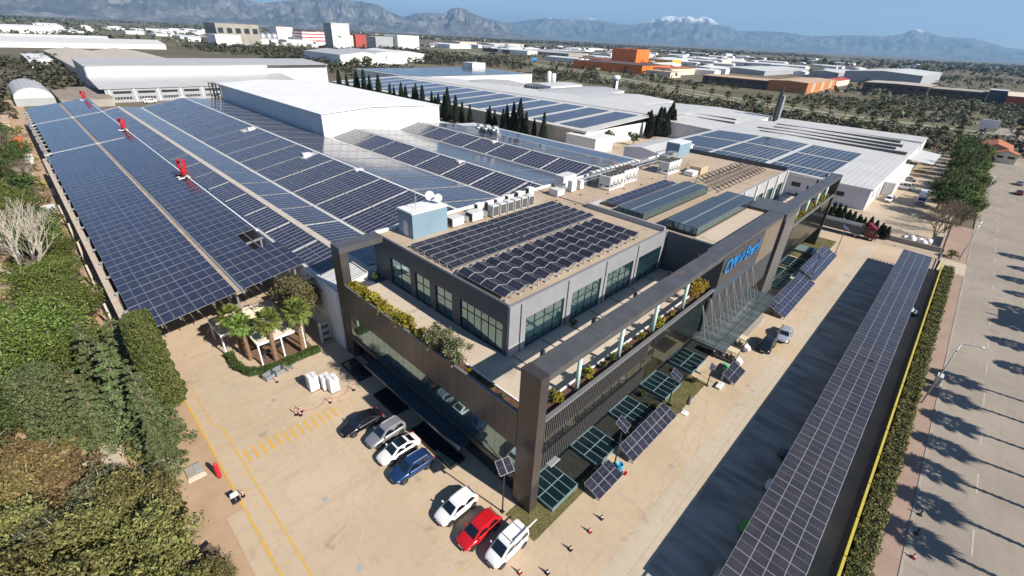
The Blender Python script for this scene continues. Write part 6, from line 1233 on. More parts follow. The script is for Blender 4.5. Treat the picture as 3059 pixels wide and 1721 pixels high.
# --- hedges and planting
def hedge(name, label, pts, wd, h, mat, dens, seed, size=.2, z0=.05, cat='hedge'):
    rng = np.random.default_rng(seed); cs, ns = [], []; core = MB()
    for (xa, ya), (xb, yb) in zip(pts, pts[1:]):
        L = math.hypot(xb - xa, yb - ya); d = np.array([(xb - xa) / L, (yb - ya) / L]); pn = np.array([-d[1], d[0]]); n = int(L * dens); s = rng.random(n) * L; q = rng.random(n); side = np.sign(rng.random(n) - .5); top = q < wd / (wd + 1.6 * h)
        wob = 1 + .12 * np.sin(s * 1.7 + seed) + .08 * np.sin(s * 4.1); off = np.where(top, (rng.random(n) - .5) * wd, side * wd / 2 * (1 - .25 * rng.random(n))) * wob; z = np.where(top, h * (.92 + .12 * rng.random(n)), h * rng.random(n)) * (1 + .06 * np.sin(s * .9) + .05 * np.sin(s * 2.7)); z = np.maximum(z, .04)
        cs.append(np.stack([xa + d[0] * s + pn[0] * off, ya + d[1] * s + pn[1] * off, z0 + z], 1)); ns.append(np.stack([np.where(top, 0, side * pn[0]), np.where(top, 0, side * pn[1]), np.where(top, 1., .4)], 1) + unit(n, rng) * .7)
        a, b = np.array([xa, ya]), np.array([xb, yb]); w2 = pn * wd * .34; core.hexa([(*(a - w2), z0), (*(b - w2), z0), (*(b + w2), z0), (*(a + w2), z0), (*(a - w2), z0 + h * .84), (*(b - w2), z0 + h * .84), (*(b + w2), z0 + h * .84), (*(a + w2), z0 + h * .84)])
    c = np.concatenate(cs); loc = c.mean(0); loc[2] = z0; t = thing(name, label, cat, tuple(loc)); put('foliage', leaves('foliage', c - loc, np.concatenate(ns), size * (.6 + .8 * rng.random(len(c))), mat, rng, .5), t); part('stems', core, F_DARK, t); return t
hedge('hedge', 'long clipped hedge between yellow fence and footpath', [(-30, -22.55), (30, -22.55), (100, -22.6)], 1.7, 1.55, F_HEDGE, 260, 51, .26, .08)
hedge('curved_hedge', 'low curved green hedge around the pergola', [(-11.7, 42.2), (-11.9, 39.2), (-11.2, 36.8), (-9.6, 35.8), (-7, 35.7), (-2.7, 35.8)], 1.0, .75, foliage('box_hedge', (.045, .08, .018), (.075, .115, .03)), 420, 52, .17, 0)
def shrub(name, label, mat, x, y, z, h, r, seed, n=900, size=.2, trunk=True, group=None):
    t = broad(name, label, mat, h, r, seed, n, size, 22, low=.1, fl=1.1, shell=1.0); t.location = (x, y, z); t['category'] = 'shrub'
    if group: t['group'] = group
    return t
k_ = 0
for i, y in enumerate(np.linspace(30.6, 16.3, 13)): shrub('yellow_bush', 'yellow-green bush in the bronze wall planter, %s from the far post' % ORD[i], F_YELLOW, .82 + jit(.1), y, 10.1, 1.45 + jit(.55), 1.0 + jit(.22), 60 + i, 1000, .24, group='yellow-green planter bushes')
for i, (y, h) in enumerate([(13.9, 2.6), (11.0, 2.7)]): shrub('olive_bush', ['silvery olive bush next to the yellow bushes', 'silvery olive bush nearer the corner tower'][i], F_OLIVE2, .95, y, 10.15, h + .5, 1.75, 75 + i, 4600, .22)
for i, (y, m_) in enumerate([(9.3, F_YELLOW), (7.9, F_MID), (6.2, F_OLIVE), (4.7, F_OLIVE)]): shrub('small_plant', 'small plant in the bronze wall planter, %s past the olive bushes' % ORD[i], m_, .85, y, 10.15, .75, .4, 80 + i, 260, .17, group='small planter plants')
for i, (x, h, r, m_) in enumerate([(3.6, 1.5, .75, F_YELLOW), (2.0, .7, .35, F_OLIVE), (8.4, 1.4, .7, F_YELLOW), (10.6, .9, .45, F_MID), (12.4, .9, .5, F_MID), (15.0, .9, .5, F_OLIVE), (17.7, 1.1, .55, F_YELLOW), (21.3, 1.5, .9, F_YELLOW), (24.6, 1.0, .6, F_YELLOW), (29.6, 2.9, 1.0, F_GOLD), (31.4, 3.1, 1.05, F_GOLD)]): shrub('planter_bush', ('golden tall bush' if m_ is F_GOLD else 'green bush') + ' in the long facade planter, %s from the corner tower' % ORD[i], m_, x, 1.05, 10.3, h, r, 90 + i, 1500 if r > .6 else 500, .19, group='bushes in the long facade planter')
for i in range(11): shrub('planter_bush', 'yellow bush in the far facade planter, %s past the portal' % ORD[i], F_YELLOW, 66 + i * 2.5, 1.0, 11.0, 1.5 + jit(.4), .9, 110 + i, 700, .22, group='bushes in the far facade planter')
shrub('terrace_plant', 'dark plant on the terrace beside the pilaster', F_MID, 15.3, 8.2, 9.6, 1.0, .55, 125, 500, .17)
for i, (x, y) in enumerate([(28.8, -2.2), (21.5, .9), (20.6, -1.0)]): shrub('lawn_shrub', 'small dark shrub on the dry lawn, %s from the golf carts' % ORD[i], F_MID, x, y, .04, .8, .6, 130 + i, 600, .16, group='lawn shrubs')
shrub('roadside_bush', 'round dark bush beside the driveway', F_OLIVE, 111, -22.6, .05, 1.6, 1.5, 134, 1500, .22)
shrub('wall_plant', 'dark plant at the end of the bronze wall planter', F_MID, 4.6, 32.2, 9.6, 1.1, .6, 135, 500, .17)
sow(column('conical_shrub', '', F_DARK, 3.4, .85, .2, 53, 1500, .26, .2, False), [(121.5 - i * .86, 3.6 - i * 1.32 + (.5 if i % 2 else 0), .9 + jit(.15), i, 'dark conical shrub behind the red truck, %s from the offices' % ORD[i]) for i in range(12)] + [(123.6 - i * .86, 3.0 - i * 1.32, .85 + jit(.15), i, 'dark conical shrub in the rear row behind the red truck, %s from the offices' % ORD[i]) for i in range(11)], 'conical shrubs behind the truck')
# --- roadside trees at the right
sow(broad('roadside_tree', '', F_MID, 9.0, 4.4, 54, 9000, .46, 46, low=.1), [(146 + i * 9.3, -18.4 + 2.2 * math.sin(i * 2.2), 1.0 + jit(.12), i * 1.3, 'dark roadside tree between back yard and road, %s from the bare trees' % ORD[i]) for i in range(13)], 'dark roadside trees')
sow(broad('roadside_tree', '', F_CYPR, 8.0, 3.8, 55, 8000, .44, 40, low=.08), [(142 + i * 11.5, -22.6 + jit(.8), .95 + jit(.1), i * 2.1, 'olive green roadside tree next to the road, %s from the bare trees' % ORD[i]) for i in range(11)], 'green roadside trees')
# --- cypress rows behind the halls
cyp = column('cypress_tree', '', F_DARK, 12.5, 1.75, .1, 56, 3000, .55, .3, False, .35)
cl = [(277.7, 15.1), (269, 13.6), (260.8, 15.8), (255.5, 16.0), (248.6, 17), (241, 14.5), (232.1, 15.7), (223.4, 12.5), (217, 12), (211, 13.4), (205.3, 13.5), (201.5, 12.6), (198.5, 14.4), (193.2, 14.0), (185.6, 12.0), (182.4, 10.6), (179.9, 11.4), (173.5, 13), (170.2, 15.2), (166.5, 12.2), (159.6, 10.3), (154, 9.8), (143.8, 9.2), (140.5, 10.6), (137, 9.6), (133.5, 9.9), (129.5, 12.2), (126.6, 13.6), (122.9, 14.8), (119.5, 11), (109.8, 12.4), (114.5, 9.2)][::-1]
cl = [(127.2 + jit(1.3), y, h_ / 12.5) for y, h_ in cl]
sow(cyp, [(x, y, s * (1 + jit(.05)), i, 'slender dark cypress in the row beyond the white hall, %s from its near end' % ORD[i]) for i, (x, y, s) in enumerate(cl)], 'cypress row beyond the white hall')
cl2 = [(180, 91, .9), (185, 89, 1.0), (190, 90, .95), (196, 89, 1.1), (187, 86, .85), (200, 92, .9), (176, 88, .8), (193, 86, .9), (183, 94, .8)]
for i, (x, y, s) in enumerate(cl2): clone(cyp, (x, y, 0), i, 'dark cypress behind the small white shed, %s of that clump' % ORD[i], (s * 1.5, s * 1.5, s * 1.02), 'cypresses behind the small shed')
sow(broad('green_tree', '', F_MID, 6.5, 3.2, 57, 5000, .42, 30, low=.25), [(146, 90, .95, 0, 'round green tree beside the white loading bay'), (152, 186, 1.1, 2, 'round green tree among the cypresses'), (146, 178, 1.0, 3, 'second round green tree among the cypresses'), (156, 84, .8, 4, 'small green tree near the blue-grey shed')] + [(236 + i * 17, 470 + i * 14 + jit(8), 1.6 + jit(.3), i, 'round tree in front of the white storage hall, %s from the left' % ORD[i]) for i in range(8)], 'round green trees')
# --- highway palms
pr = fan_palm('', 10.5, 45, F_PALMDARK, 30, 2.4, tr=.28)
pl = [(326, 115), (330, 105), (302, 87), (311, 82), (331, 71), (330, 53), (334, 45), (307, 25), (300, 15), (295, 6), (262, -5), (340, 130), (352, 150), (362, 168), (374, 188), (386, 208), (322, 96), (325, 62), (318, 35), (342, 28), (345, 10), (344, -10), (280, -12), (300, -30), (345, -32), (400, 140), (412, 165), (424, 190), (440, 224), (455, 255)]
sow(pr, [(x + jit(2), y + jit(2), .85 + jit(.2), i * 1.3, 'fan palm along the highway, %s counted from the roofs' % ORD[i]) for i, (x, y) in enumerate(pl)], 'fan palms along the highway')
# --- scrub and far woods: too many to count
def scrub(name, label, spots, per, size, mat, seed, hgt, spread):
    rng = np.random.default_rng(seed); p = np.repeat(np.asarray(spots, float), per, 0); n = len(p); d = unit(n, rng); d[:, 2] = np.abs(d[:, 2]); sc = np.repeat(.6 + .9 * rng.random(len(spots)), per)
    c = np.concatenate([p, np.zeros((n, 1))], 1) + d * np.array([spread, spread, hgt]) * sc[:, None] * (1 - .3 * rng.random((n, 1))); o = put(name, leaves(name, c, d + unit(n, rng) * .6 + np.array([0, 0, .4]), size * sc * (.7 + .6 * rng.random(n)), mat, rng, .7)); tag(o, label, kind='stuff'); return o
rg = np.random.default_rng(5); sp = []
scrub('undergrowth', 'tangled olive undergrowth beneath the left trees', np.concatenate([under(420, -40, -22.6, 6, 60), under(520, -42, -22, 60, 250)]), 26, .55, F_OLIVE, 14, 1.1, 1.3)
scrub('dry_undergrowth', 'dry brown undergrowth beneath the left trees', np.concatenate([under(200, -40, -22.4, 6, 60), under(330, -42, -21.6, 60, 250)]), 24, .5, F_BROWN, 15, .9, 1.2)
def fill(n, x0, x1, y0, y1, thr=0., fr=.02):
    q = np.stack([rg.uniform(x0, x1, n), rg.uniform(y0, y1, n)], 1); f = np.sin(q[:, 0] * fr * 3.1) + np.sin(q[:, 1] * fr * 2.3 + 1) + np.sin((q[:, 0] + q[:, 1]) * fr * 1.3); return q[f > thr]
def dist_hw(q):
    h_ = np.array(hw); d = np.full(len(q), 1e9)
    for a, b in zip(h_, h_[1:]):
        ab = b - a; t_ = np.clip(((q - a) @ ab) / (ab @ ab), 0, 1); d = np.minimum(d, np.linalg.norm(q - (a + t_[:, None] * ab), axis=1))
    return d
q = fill(1500, 264, 358, -60, 200, -1.5); q = q[dist_hw(q) > 24]; scrub('roadside_scrub', 'scrub and low trees between the white halls and the highway', q, 16, 1.5, F_SCRUB, 1, 3.2, 2.2)
q = fill(3800, 385, 640, -420, 330, -1.1, .012); q = q[dist_hw(q) > 25]; q = q[(q[:, 0] < 520) | (q[:, 1] < 60)]; scrub('highway_scrub', 'green scrub beyond the highway', q, 14, 1.9, F_SCRUB, 2, 3.4, 2.8)
q = fill(2600, 200, 620, 300, 1000, -.7, .01); q = q[dist_hw(q) > 24]; q = q[~((q[:, 0] < 350) & (q[:, 1] < 400))]; scrub('grove', 'dark groves between the far halls', q, 14, 3.0, F_SCRUB, 3, 6.5, 4.0)
q = fill(2600, 560, 1500, -700, 900, .3, .008); scrub('far_grove', 'distant groves among the far warehouses', q, 8, 4.5, F_SCRUB, 4, 6.5, 6)
q = fill(3500, -250, 900, 900, 2600, .1, .007); scrub('far_orchard', 'distant orchards below the mountains', q, 7, 5.5, F_SCRUB, 6, 7, 7)
q = fill(7000, 1300, 5200, -2600, 4200, .25, .0023); scrub('far_wood', 'wooded belt across the plain', q, 5, 13, F_SCRUB, 7, 11, 16)
q = fill(5000, -900, 3600, 2400, 6200, .35, .0027); scrub('far_wood', 'wooded belt below the left mountains', q, 5, 13, F_SCRUB, 8, 11, 16)
q = np.concatenate([fill(700, -60, 30, 240, 640, -.8, .02)]); q = q[~((q[:, 0] > -24) & (q[:, 1] < 330))]; scrub('left_grove', 'dark trees behind the arched shed', q, 26, 2.0, F_SCRUB, 9, 6.5, 3.4)
# ================================================================== buildings further off
def hall(name, label, x0, y0, x1, y1, h, wall, roof, ridge=0., axis='y', group=None, cat='building', rz=0, wins=0, eave=.3):
    cx, cy = (x0 + x1) / 2, (y0 + y1) / 2; t = thing(name, label, cat, (cx, cy, 0), rz, group); a, b = (x1 - x0) / 2, (y1 - y0) / 2
    lpart('wall', MB().box(-a, -b, -.2, a, b, h), wall, t); e = eave
    if ridge <= 0: lpart('roof', MB().box(-a - e, -b - e, h, a + e, b + e, h + .35), roof, t)
    elif axis == 'y':
        for s in (-1, 1): lpart('roof_slope', MB().hexa([(s * (a + e), -b - e, h), (0, -b - e, h + ridge), (0, b + e, h + ridge), (s * (a + e), b + e, h), (s * (a + e), -b - e, h + .2), (0, -b - e, h + ridge + .2), (0, b + e, h + ridge + .2), (s * (a + e), b + e, h + .2)]), roof, t)
        lpart('gable', MB().poly([(-a, -b, h), (a, -b, h), (0, -b, h + ridge)]), wall, t); lpart('gable', MB().poly([(a, b, h), (-a, b, h), (0, b, h + ridge)]), wall, t)
    else:
        for s in (-1, 1): lpart('roof_slope', MB().hexa([(-a - e, s * (b + e), h), (-a - e, 0, h + ridge), (a + e, 0, h + ridge), (a + e, s * (b + e), h), (-a - e, s * (b + e), h + .2), (-a - e, 0, h + ridge + .2), (a + e, 0, h + ridge + .2), (a + e, s * (b + e), h + .2)]), roof, t)
        lpart('gable', MB().poly([(-a, b, h), (-a, -b, h), (-a, 0, h + ridge)]), wall, t); lpart('gable', MB().poly([(a, -b, h), (a, b, h), (a, 0, h + ridge)]), wall, t)
    for i in range(wins):
        w_ = 2 * b / wins; y = -b + (i + .5) * w_; lpart('window', MB().box(-a - .05, y - w_ * .3, h * .55, -a + .02, y + w_ * .3, h * .8), M_FRAME, t)
    for i in range(wins):
        w_ = 2 * a / wins; x = -a + (i + .5) * w_; lpart('window', MB().box(x - w_ * .3, -b - .05, h * .55, x + w_ * .3, -b + .02, h * .8), M_FRAME, t)
    return t
# --- right neighbour: low white works with solar panels
RW = thing('white_works', 'low white works with nine dark solar blocks on its roof', 'building', (185, 30, 0))
M_LILAC = pm('pale_blue_wall', (.62, .63, .68), (.56, .57, .62), .2, .6)
part('wall', MB().box(134, -2.3, -.2, 134.3, 64, 5.7), M_LILAC, RW); part('wall', MB().box(134.3, -2.3, -.2, 240, -2.0, 5.75), M_WHITE, RW); part('wall', MB().box(134.3, 63.7, -.2, 240, 64, 5.7), M_WHITE, RW); part('wall', MB().box(239.7, -2, -.2, 240, 63.7, 5.7), M_WHITE, RW)
zr = lambda y: 5.8 + .022 * (y + 2.3) * 1.0 if y < 40 else 6.73 - .02 * (y - 40)
for ya, yb in ((-2.6, 40), (40, 64.3)): part('roof_slope', MB().hexa([(133.6, ya, zr(ya) - .05), (240.3, ya, zr(ya) - .05), (240.3, yb, zr(yb) - .05), (133.6, yb, zr(yb) - .05), (133.6, ya, zr(ya) + .12), (240.3, ya, zr(ya) + .12), (240.3, yb, zr(yb) + .12), (133.6, yb, zr(yb) + .12)]), M_WHITEROOFX, RW)
part('barge_board', MB().box(133.45, -2.7, 5.55, 133.62, 64, 6.1), M_WHITE, RW)
part('door', MB().box(133.9, 8, 0, 133.99, 11, 3.6), M_PALEGREY, RW); part('window', MB().box(133.9, 3.4, 2.6, 133.99, 6.0, 3.8), M_FRAME, RW); part('window', MB().box(133.9, 14.6, 2.6, 133.99, 17, 3.8), M_FRAME, RW)
for i, x in enumerate((140, 150, 163, 178, 195, 212)): part('door' if i % 2 else 'window', MB().box(x, -2.38, .0 if i % 2 else 2.4, x + 3, -2.31, 3.8), M_GREYWALL, RW)
part('canopy_roof', MB().hexa([(203, -10, 4.0), (230, -10.3, 4.0), (233, -2.4, 4.5), (203.5, -2.4, 4.5), (203, -10, 4.15), (230, -10.3, 4.15), (233, -2.4, 4.65), (203.5, -2.4, 4.65)]), M_PALEGREY, RW)
for x in (204, 217, 229): part('canopy_post', MB().box(x, -9.9, 0, x + .2, -9.7, 4.0), M_STEEL, RW)
part('office_annex', MB().box(158, -5.2, -.1, 196, -2.4, 3.9).box(157.7, -5.5, 3.9, 196.3, -2.4, 4.05), M_WHITE, RW)
nb = 0
for xa, xb in ((135.5, 143.2), (144.8, 166), (168, 187.6)):
    for ya, yb in ((9.6, 25.6), (27.2, 43.8), (45.2, 62)):
        t = thing('solar_array', 'dark solar block on the low white works, %s counted from the offices' % ORD[nb], 'solar array', ((xa + xb) / 2, (ya + yb) / 2, 6.5), 0, 'solar blocks on the low white works'); nb += 1; nx, ny = int((xb - xa) / 2.05), int((yb - ya) / 1.6)
        cs = [(xa + (i + .5) * (xb - xa) / nx, ya + (j + .5) * (yb - ya) / ny, zr(ya + (j + .5) * (yb - ya) / ny) + .22) for i in range(nx) for j in range(ny)]
        add_panels(t, cs, (0, -1, 0), (1, 0, 0), (yb - ya) / ny - .1, (xb - xa) / nx - .06, M_CELLDARK, 300)
# sawtooth monitors behind
for i, (x0, x1, y0, y1) in enumerate([(202, 205, -1.5, 50), (211, 214, 3, 54), (220, 223, 2, 50), (231, 234, 4, 52), (214, 217, 66, 84), (226, 229, 70, 90), (206, 209, 92, 108), (222, 225, 100, 118)]):
    t = thing('roof_monitor', 'low dark-sided roof monitor on the white works, %s from the road' % ORD[i], 'roof monitor', ((x0 + x1) / 2, y0, 6), 0, 'roof monitors'); part('glazing', MB().box(x0, y0, 6.0, x0 + 1.6, y1, 7.0), M_GRILLE, t); part('roof', MB().hexa([(x0 - .1, y0 - .3, 7.0), (x1 + 1, y0 - .3, 6.6), (x1 + 1, y1 + .3, 6.6), (x0 - .1, y1 + .3, 7.0), (x0 - .1, y0 - .3, 7.15), (x1 + 1, y0 - .3, 6.75), (x1 + 1, y1 + .3, 6.75), (x0 - .1, y1 + .3, 7.15)]), M_WHITEROOFX, t)
hall('works_wing', 'white sheet-roofed wing behind the solar blocks', 188, 64.4, 264, 126, 6.0, M_WHITE, M_WHITEROOFX, 1.0, 'x'); hall('works_wing', 'white wing nearest the highway palms', 240.6, -2.5, 258, 56, 6.4, M_WHITE, M_WHITEROOFX, .9, 'y')
hall('works_wing', 'long white roof behind the cypress clump', 196, 128, 275, 178, 6.2, M_WHITE, M_WHITEROOFX, 1.2, 'x'); hall('works_wing', 'white roof with grey upstands by the water tower', 224, 180, 300, 214, 6.0, M_WHITE, M_GREYROOF, 1.0, 'x', wins=10)
hall('works_office', 'white two storey office block with dark windows', 258, 216, 296, 240, 7.0, M_WHITE, M_WHITEROOFX, .6, 'x', wins=8); hall('works_wing', 'pale ridged shed between the solar strip roofs', 224, 242, 262, 286, 6.0, M_GREYWALL, M_GREYROOF, 1.2, 'x')
hall('small_shed', 'blue-grey shed with a white roof behind the office roof', 112, 50, 136, 62, 8.4, M_LILAC, M_WHITEROOFX, .9, 'x')
hall('loading_bay', 'white loading bay with a shutter and steel ladder tower', 128, 84, 140, 98, 5.2, M_WHITE, M_WHITE, 0)
# strip warehouse with solar stripes
SW = thing('striped_warehouse', 'long white warehouse with slanting solar stripes on its roof', 'building', (160, 190, 0))
part('wall', MB().box(132.2, 98, -.2, 132.6, 300, 6.3), M_CREAM, SW); part('wall', MB().box(132.6, 92, -.2, 236, 92.4, 6.3), M_WHITE, SW); part('wall', MB().box(235.6, 92.4, -.2, 236, 300, 6.2), M_WHITE, SW); part('wall', MB().box(132.6, 299.6, -.2, 236, 300, 6.2), M_WHITE, SW)
part('eave_band', MB().box(131.6, 91, 6.1, 132.2, 300.5, 6.9), M_CREAM, SW)
for xa, za, xb, zb in ((131.8, 6.7, 184, 9.0), (184, 9.0, 236.4, 6.5)): part('roof_slope', MB().hexa([(xa, 91, za - .2), (xb, 91, zb - .2), (xb, 300.5, zb - .2), (xa, 300.5, za - .2), (xa, 91, za), (xb, 91, zb), (xb, 300.5, zb), (xa, 300.5, za)]), M_WHITEROOF, SW)
part('ridge_walk', MB().box(182.8, 91, 9.0, 185.2, 300.5, 9.12), M_GREYROOF, SW)
for i, y in enumerate((108, 122, 136)): part('window', MB().box(150 + i * 14, 91.9, 2.2, 153 + i * 14, 91.98, 3.4), M_FRAME, SW)
for b in range(13):
    ya = 96 + b * 15.4; t = thing('solar_array', 'blue solar stripe on the striped warehouse, %s from its near gable' % ORD[b], 'solar array', (155, ya, 7), 0, 'solar stripes on the striped warehouse'); v = Vector((52.2, 0, 2.3)).normalized(); n_ = Vector((-v.z, 0, v.x))
    cs = [Vector((131.8, ya + j * 1.12 + .5, 6.7)) + v * (4 + (i + .5) * 2.1) + n_ * .14 for i in range(20) for j in range(11)]; add_panels(t, cs, (0, -1, 0), v, 1.07, 2.05, M_CELL, 0 if b > 1 else 220)
t = hall('solar_roof_hall', 'low hall roofed entirely with blue panels beyond the cypresses', 196, 300, 330, 386, 7.4, M_WHITE, M_WHITEROOF, 0)
cs = [(200 + i * 2.6, 303 + j * 2.2, 7.95) for i in range(49) for j in range(37)]; ROOT[t.name] = (263, 343, 0); add_panels(t, cs, (0, -1, 0), (1, 0, 0), 2.1, 2.5, M_CELL, 0)
hall('roof_penthouse', 'white stair block on the blue panelled hall', 322, 376, 340, 392, 12, M_WHITE, M_WHITE, 0)
for i, (x, y, h) in enumerate([(300, 254, 13), (304, 252, 11.5)]): solo('white_silo', MB().lathe([(0, 0), (1.9, 0), (1.9, h), (1.2, h + .8), (0, h + 1)], (x, y, 0), 16), M_WHITE, ['taller white silo among the white roofs', 'shorter white silo among the white roofs'][i], 'silo', None, True)
wt = thing('water_tower', 'white water tower with a lattice of dark openings', 'tower', (351, 221, 0)); part('shaft', MB().box(349.4, 219.4, 0, 352.6, 222.6, 9), M_WHITE, wt)
for i in range(5): part('opening', MB().box(349.3, 219.9, .8 + i * 1.6, 349.38, 222.1, 2 + i * 1.6), M_FRAME, wt)
part('tank', MB().lathe([(0, 9), (3, 9), (3.4, 10), (3.4, 12), (0, 12.6)], (351, 221, 0), 18), M_WHITE, wt, True)
lt = thing('lattice_chimney', 'grey steel lattice chimney by the highway palms', 'chimney', (262, 62, 0)); part('shaft', MB().box(260.6, 60.6, 0, 263.4, 63.4, 17), M_GREYWALL, lt); mb = MB()
for i in range(9): mb.bar((260.4, 60.4, 1 + i * 1.8), (263.6, 60.4, 2.6 + i * 1.8), .18).bar((260.4, 63.6, 1 + i * 1.8), (260.4, 60.4, 2.6 + i * 1.8), .18)
part('lattice', mb, M_STEEL, lt); part('stack', MB().tube((259.2, 62, 0), (259.2, 62, 21), .9, n=12), M_DARKSTEEL, lt)
# house and billboard at the right edge
hs = hall('tiled_house', 'small tan house with a terracotta hipped roof', 270, -31, 290, -20, 4.2, M_TAN, M_TERRACOTTA, 2.0, 'x'); hs2 = hall('tiled_porch', 'cream porch with a small terracotta roof beside the tan house', 263, -33, 270, -26, 3.6, M_CREAM, M_TERRACOTTA, 1.2, 'x', wins=2)
bb = thing('roadside_board', 'white billboard on a single steel post beside the tiled house', 'billboard', (291, -20, 0)); part('board', MB().obox((291, -20, 12), (1, 0, 0), (0, 1, 0), (0, 0, 1), 1.0, 7, 3.6), M_WHITE, bb); part('post', MB().tube((291, -20, 0), (291, -20, 10.2), .35), M_STEEL, bb)
# --- left side halls behind the factory
G3 = thing('grey_depot', 'long grey depot with ribbon windows behind the solar roof', 'building', (60, 320, 0))
part('wall', MB().box(13, 299.6, -.2, 108, 300, 6.4), M_GREYWALL, G3); part('roof_slope', MB().hexa([(11, 299, 6.4), (112, 299, 6.4), (112, 332, 9.6), (11, 332, 9.6), (11, 299, 6.6), (112, 299, 6.6), (112, 332, 9.8), (11, 332, 9.8)]), M_GREYROOF, G3)
part('upper_wall', MB().box(12, 331.5, 0, 104, 332, 14.6), pm('bright_white_wall', (.82, .82, .82), (.77, .77, .77), .1, .6), G3); part('upper_wall', MB().box(104, 334, 0, 146, 334.4, 14), M_PALEGREY, G3); part('side_wall', MB().hexa([(11.4, 332, 0), (12, 332, 0), (12, 372, 0), (11.4, 372, 0), (11.4, 332, 14.6), (12, 332, 14.6), (12, 372, 16), (11.4, 372, 16)]), M_GREYWALL, G3); part('upper_roof', MB().hexa([(11, 331, 14.6), (146, 331, 14.6), (146, 372, 16), (11, 372, 16), (11, 331, 14.8), (146, 331, 14.8), (146, 372, 16.2), (11, 372, 16.2)]), M_GREYROOF, G3)
for i in range(9):
    x = 15 + i * 10.2; part('pilaster', MB().box(x - .4, 299.3, 0, x, 299.58, 6.4), M_WHITE, G3)
    for k_ in range(2): part('window', MB().box(x + 1.2, 299.45, 1.4 + k_ * 2.7, x + 8.6, 299.58, 2.5 + k_ * 2.7), M_FRAME, G3)
    for q in range(6): part('mullion', MB().box(x + 1.9 + q * 1.25, 299.4, 1.4, x + 2.05 + q * 1.25, 299.44, 2.5), M_WHITE, G3)
for i, x in enumerate((29, 44)): t = car(['white van between the solar roof and grey depot', 'white van further along the grey depot'][i], 'minibus', P_WHITE, (x, 292, 0), 0, name='parked_van')
ash = thing('arched_shed', 'grey arched shed among trees at the upper left', 'building', (-13, 318, 0)); mb = MB(); prev = None
for q in range(9):
    a = math.pi * q / 8; p = (-13 - 7.0 * math.cos(a), 3.2 + 4.6 * math.sin(a))
    if prev: mb.hexa([(prev[0], 302, prev[1]), (p[0], 302, p[1]), (p[0], 348, p[1]), (prev[0], 348, prev[1]), (prev[0], 302, prev[1] + .15), (p[0], 302, p[1] + .15), (p[0], 348, p[1] + .15), (prev[0], 348, prev[1] + .15)])
    prev = p
part('roof', mb, M_GREYROOF, ash); part('wall', MB().box(-20, 302.2, -.1, -6, 348, 3.2), M_GREYWALL, ash); part('end_wall', MB().poly([(-20, 302.1, 3.2)] + [(-13 - 6.9 * math.cos(math.pi * q / 8), 302.1, 3.2 + 4.5 * math.sin(math.pi * q / 8)) for q in range(9)] + [(-6, 302.1, 3.2)]), M_PALEGREY, ash)
for i, (x0, y0, x1, y1, h, c, l) in enumerate([(-5, 288, 14, 340, 3.6, M_GREYCON, 'brown flat ruin next to the grey depot'), (-31, 232, -24, 250, 3.2, M_TAN, 'beige shed past the end of the solar canopy'), (-30, 216, -24.5, 228, 2.6, M_CREAM, 'cream shed beside the end of the long wall'), (-25, 196, -22.6, 206, 2.0, M_ORANGE, 'orange crate stack against the long wall'), (-26, 172, -22, 178, 1.6, M_PALEGREY, 'white tarpaulin pile beside the long wall'), (-25, 118, -22, 122, 1.2, M_WHITE, 'white sheet pile between pines and wall'), (-27, 158, -23, 163, 1.5, M_GREYCON, 'grey lean-to beside the long wall')]): hall('shed', l, x0, y0, x1, y1, h, c, pm('weathered_roof', (.3, .25, .2), (.2, .165, .13), .3, .9) if i in (0, 6) else c, 0)
solo('pale_clearing', MB().poly([(-26.8, 28.0, .0), (-24.6, 30.0, .0), (-24.2, 34.6, .0), (-25.8, 35.6, 0), (-27.4, 31.6, 0)]), M_PALECON, 'pale concrete clearing between the conifers and russet shrubs', 'paving')
hall('cream_hall', 'cream double-ridged hall behind the grey depot, left ridge', 16, 420, 52, 650, 7, M_CREAM, M_CREAMROOF, 3.0, 'y', 'cream ridged halls'); hall('cream_hall', 'cream double-ridged hall behind the grey depot, right ridge', 52.5, 440, 90, 650, 7, M_CREAM, M_CREAMROOF, 3.0, 'y', 'cream ridged halls')
hall('white_house', 'white flat house left of the cream halls', -2, 520, 12, 600, 6.5, M_WHITE, M_WHITE, 0, wins=4)
hall('greenhouse', 'very long pale greenhouse across the upper left', -60, 864, 161, 950, 6, M_WHITE, M_PALEGREY, 4.5, 'x'); hall('greenhouse', 'white greenhouse behind the longest one', -120, 1010, 120, 1080, 6, M_WHITE, M_WHITE, 4, 'x', 'far greenhouses')
hall('far_hall', 'white hall at the upper left below the mountains', -80, 1480, 100, 1560, 12, M_WHITE, M_WHITE, 3, 'x', 'far white halls')
hall('silo_block', 'tall grey concrete mill block', 294, 1080, 372, 1150, 36, M_GREYCON, M_GREYCON, 0, wins=5); hall('mill_annex', 'white annex in front of the grey mill', 270, 1010, 312, 1060, 18, M_WHITE, M_WHITE, 0)
for i in range(6): solo('steel_silo', MB().lathe([(0, 0), (9, 0), (9, 16), (1, 21), (0, 21)], (395 + i * 20, 1250 + i * 16, 0), 14), M_STEEL, 'steel grain silo beside the grey mill, %s from it' % ORD[i], 'silo', 'steel grain silos', True)
t = hall('striped_block', 'white office block with red bands', 528, 1240, 600, 1300, 26, M_WHITE, M_RED, 0); [lpart('red_band', MB().box(-36.2, -30.2, 6 + i * 7, 36.2, 30.2, 8.5 + i * 7), M_RED, t) for i in range(3)]
hall('striped_block', 'white block with a red top left of the banded one', 500, 1320, 540, 1370, 34, M_WHITE, M_RED, 0)
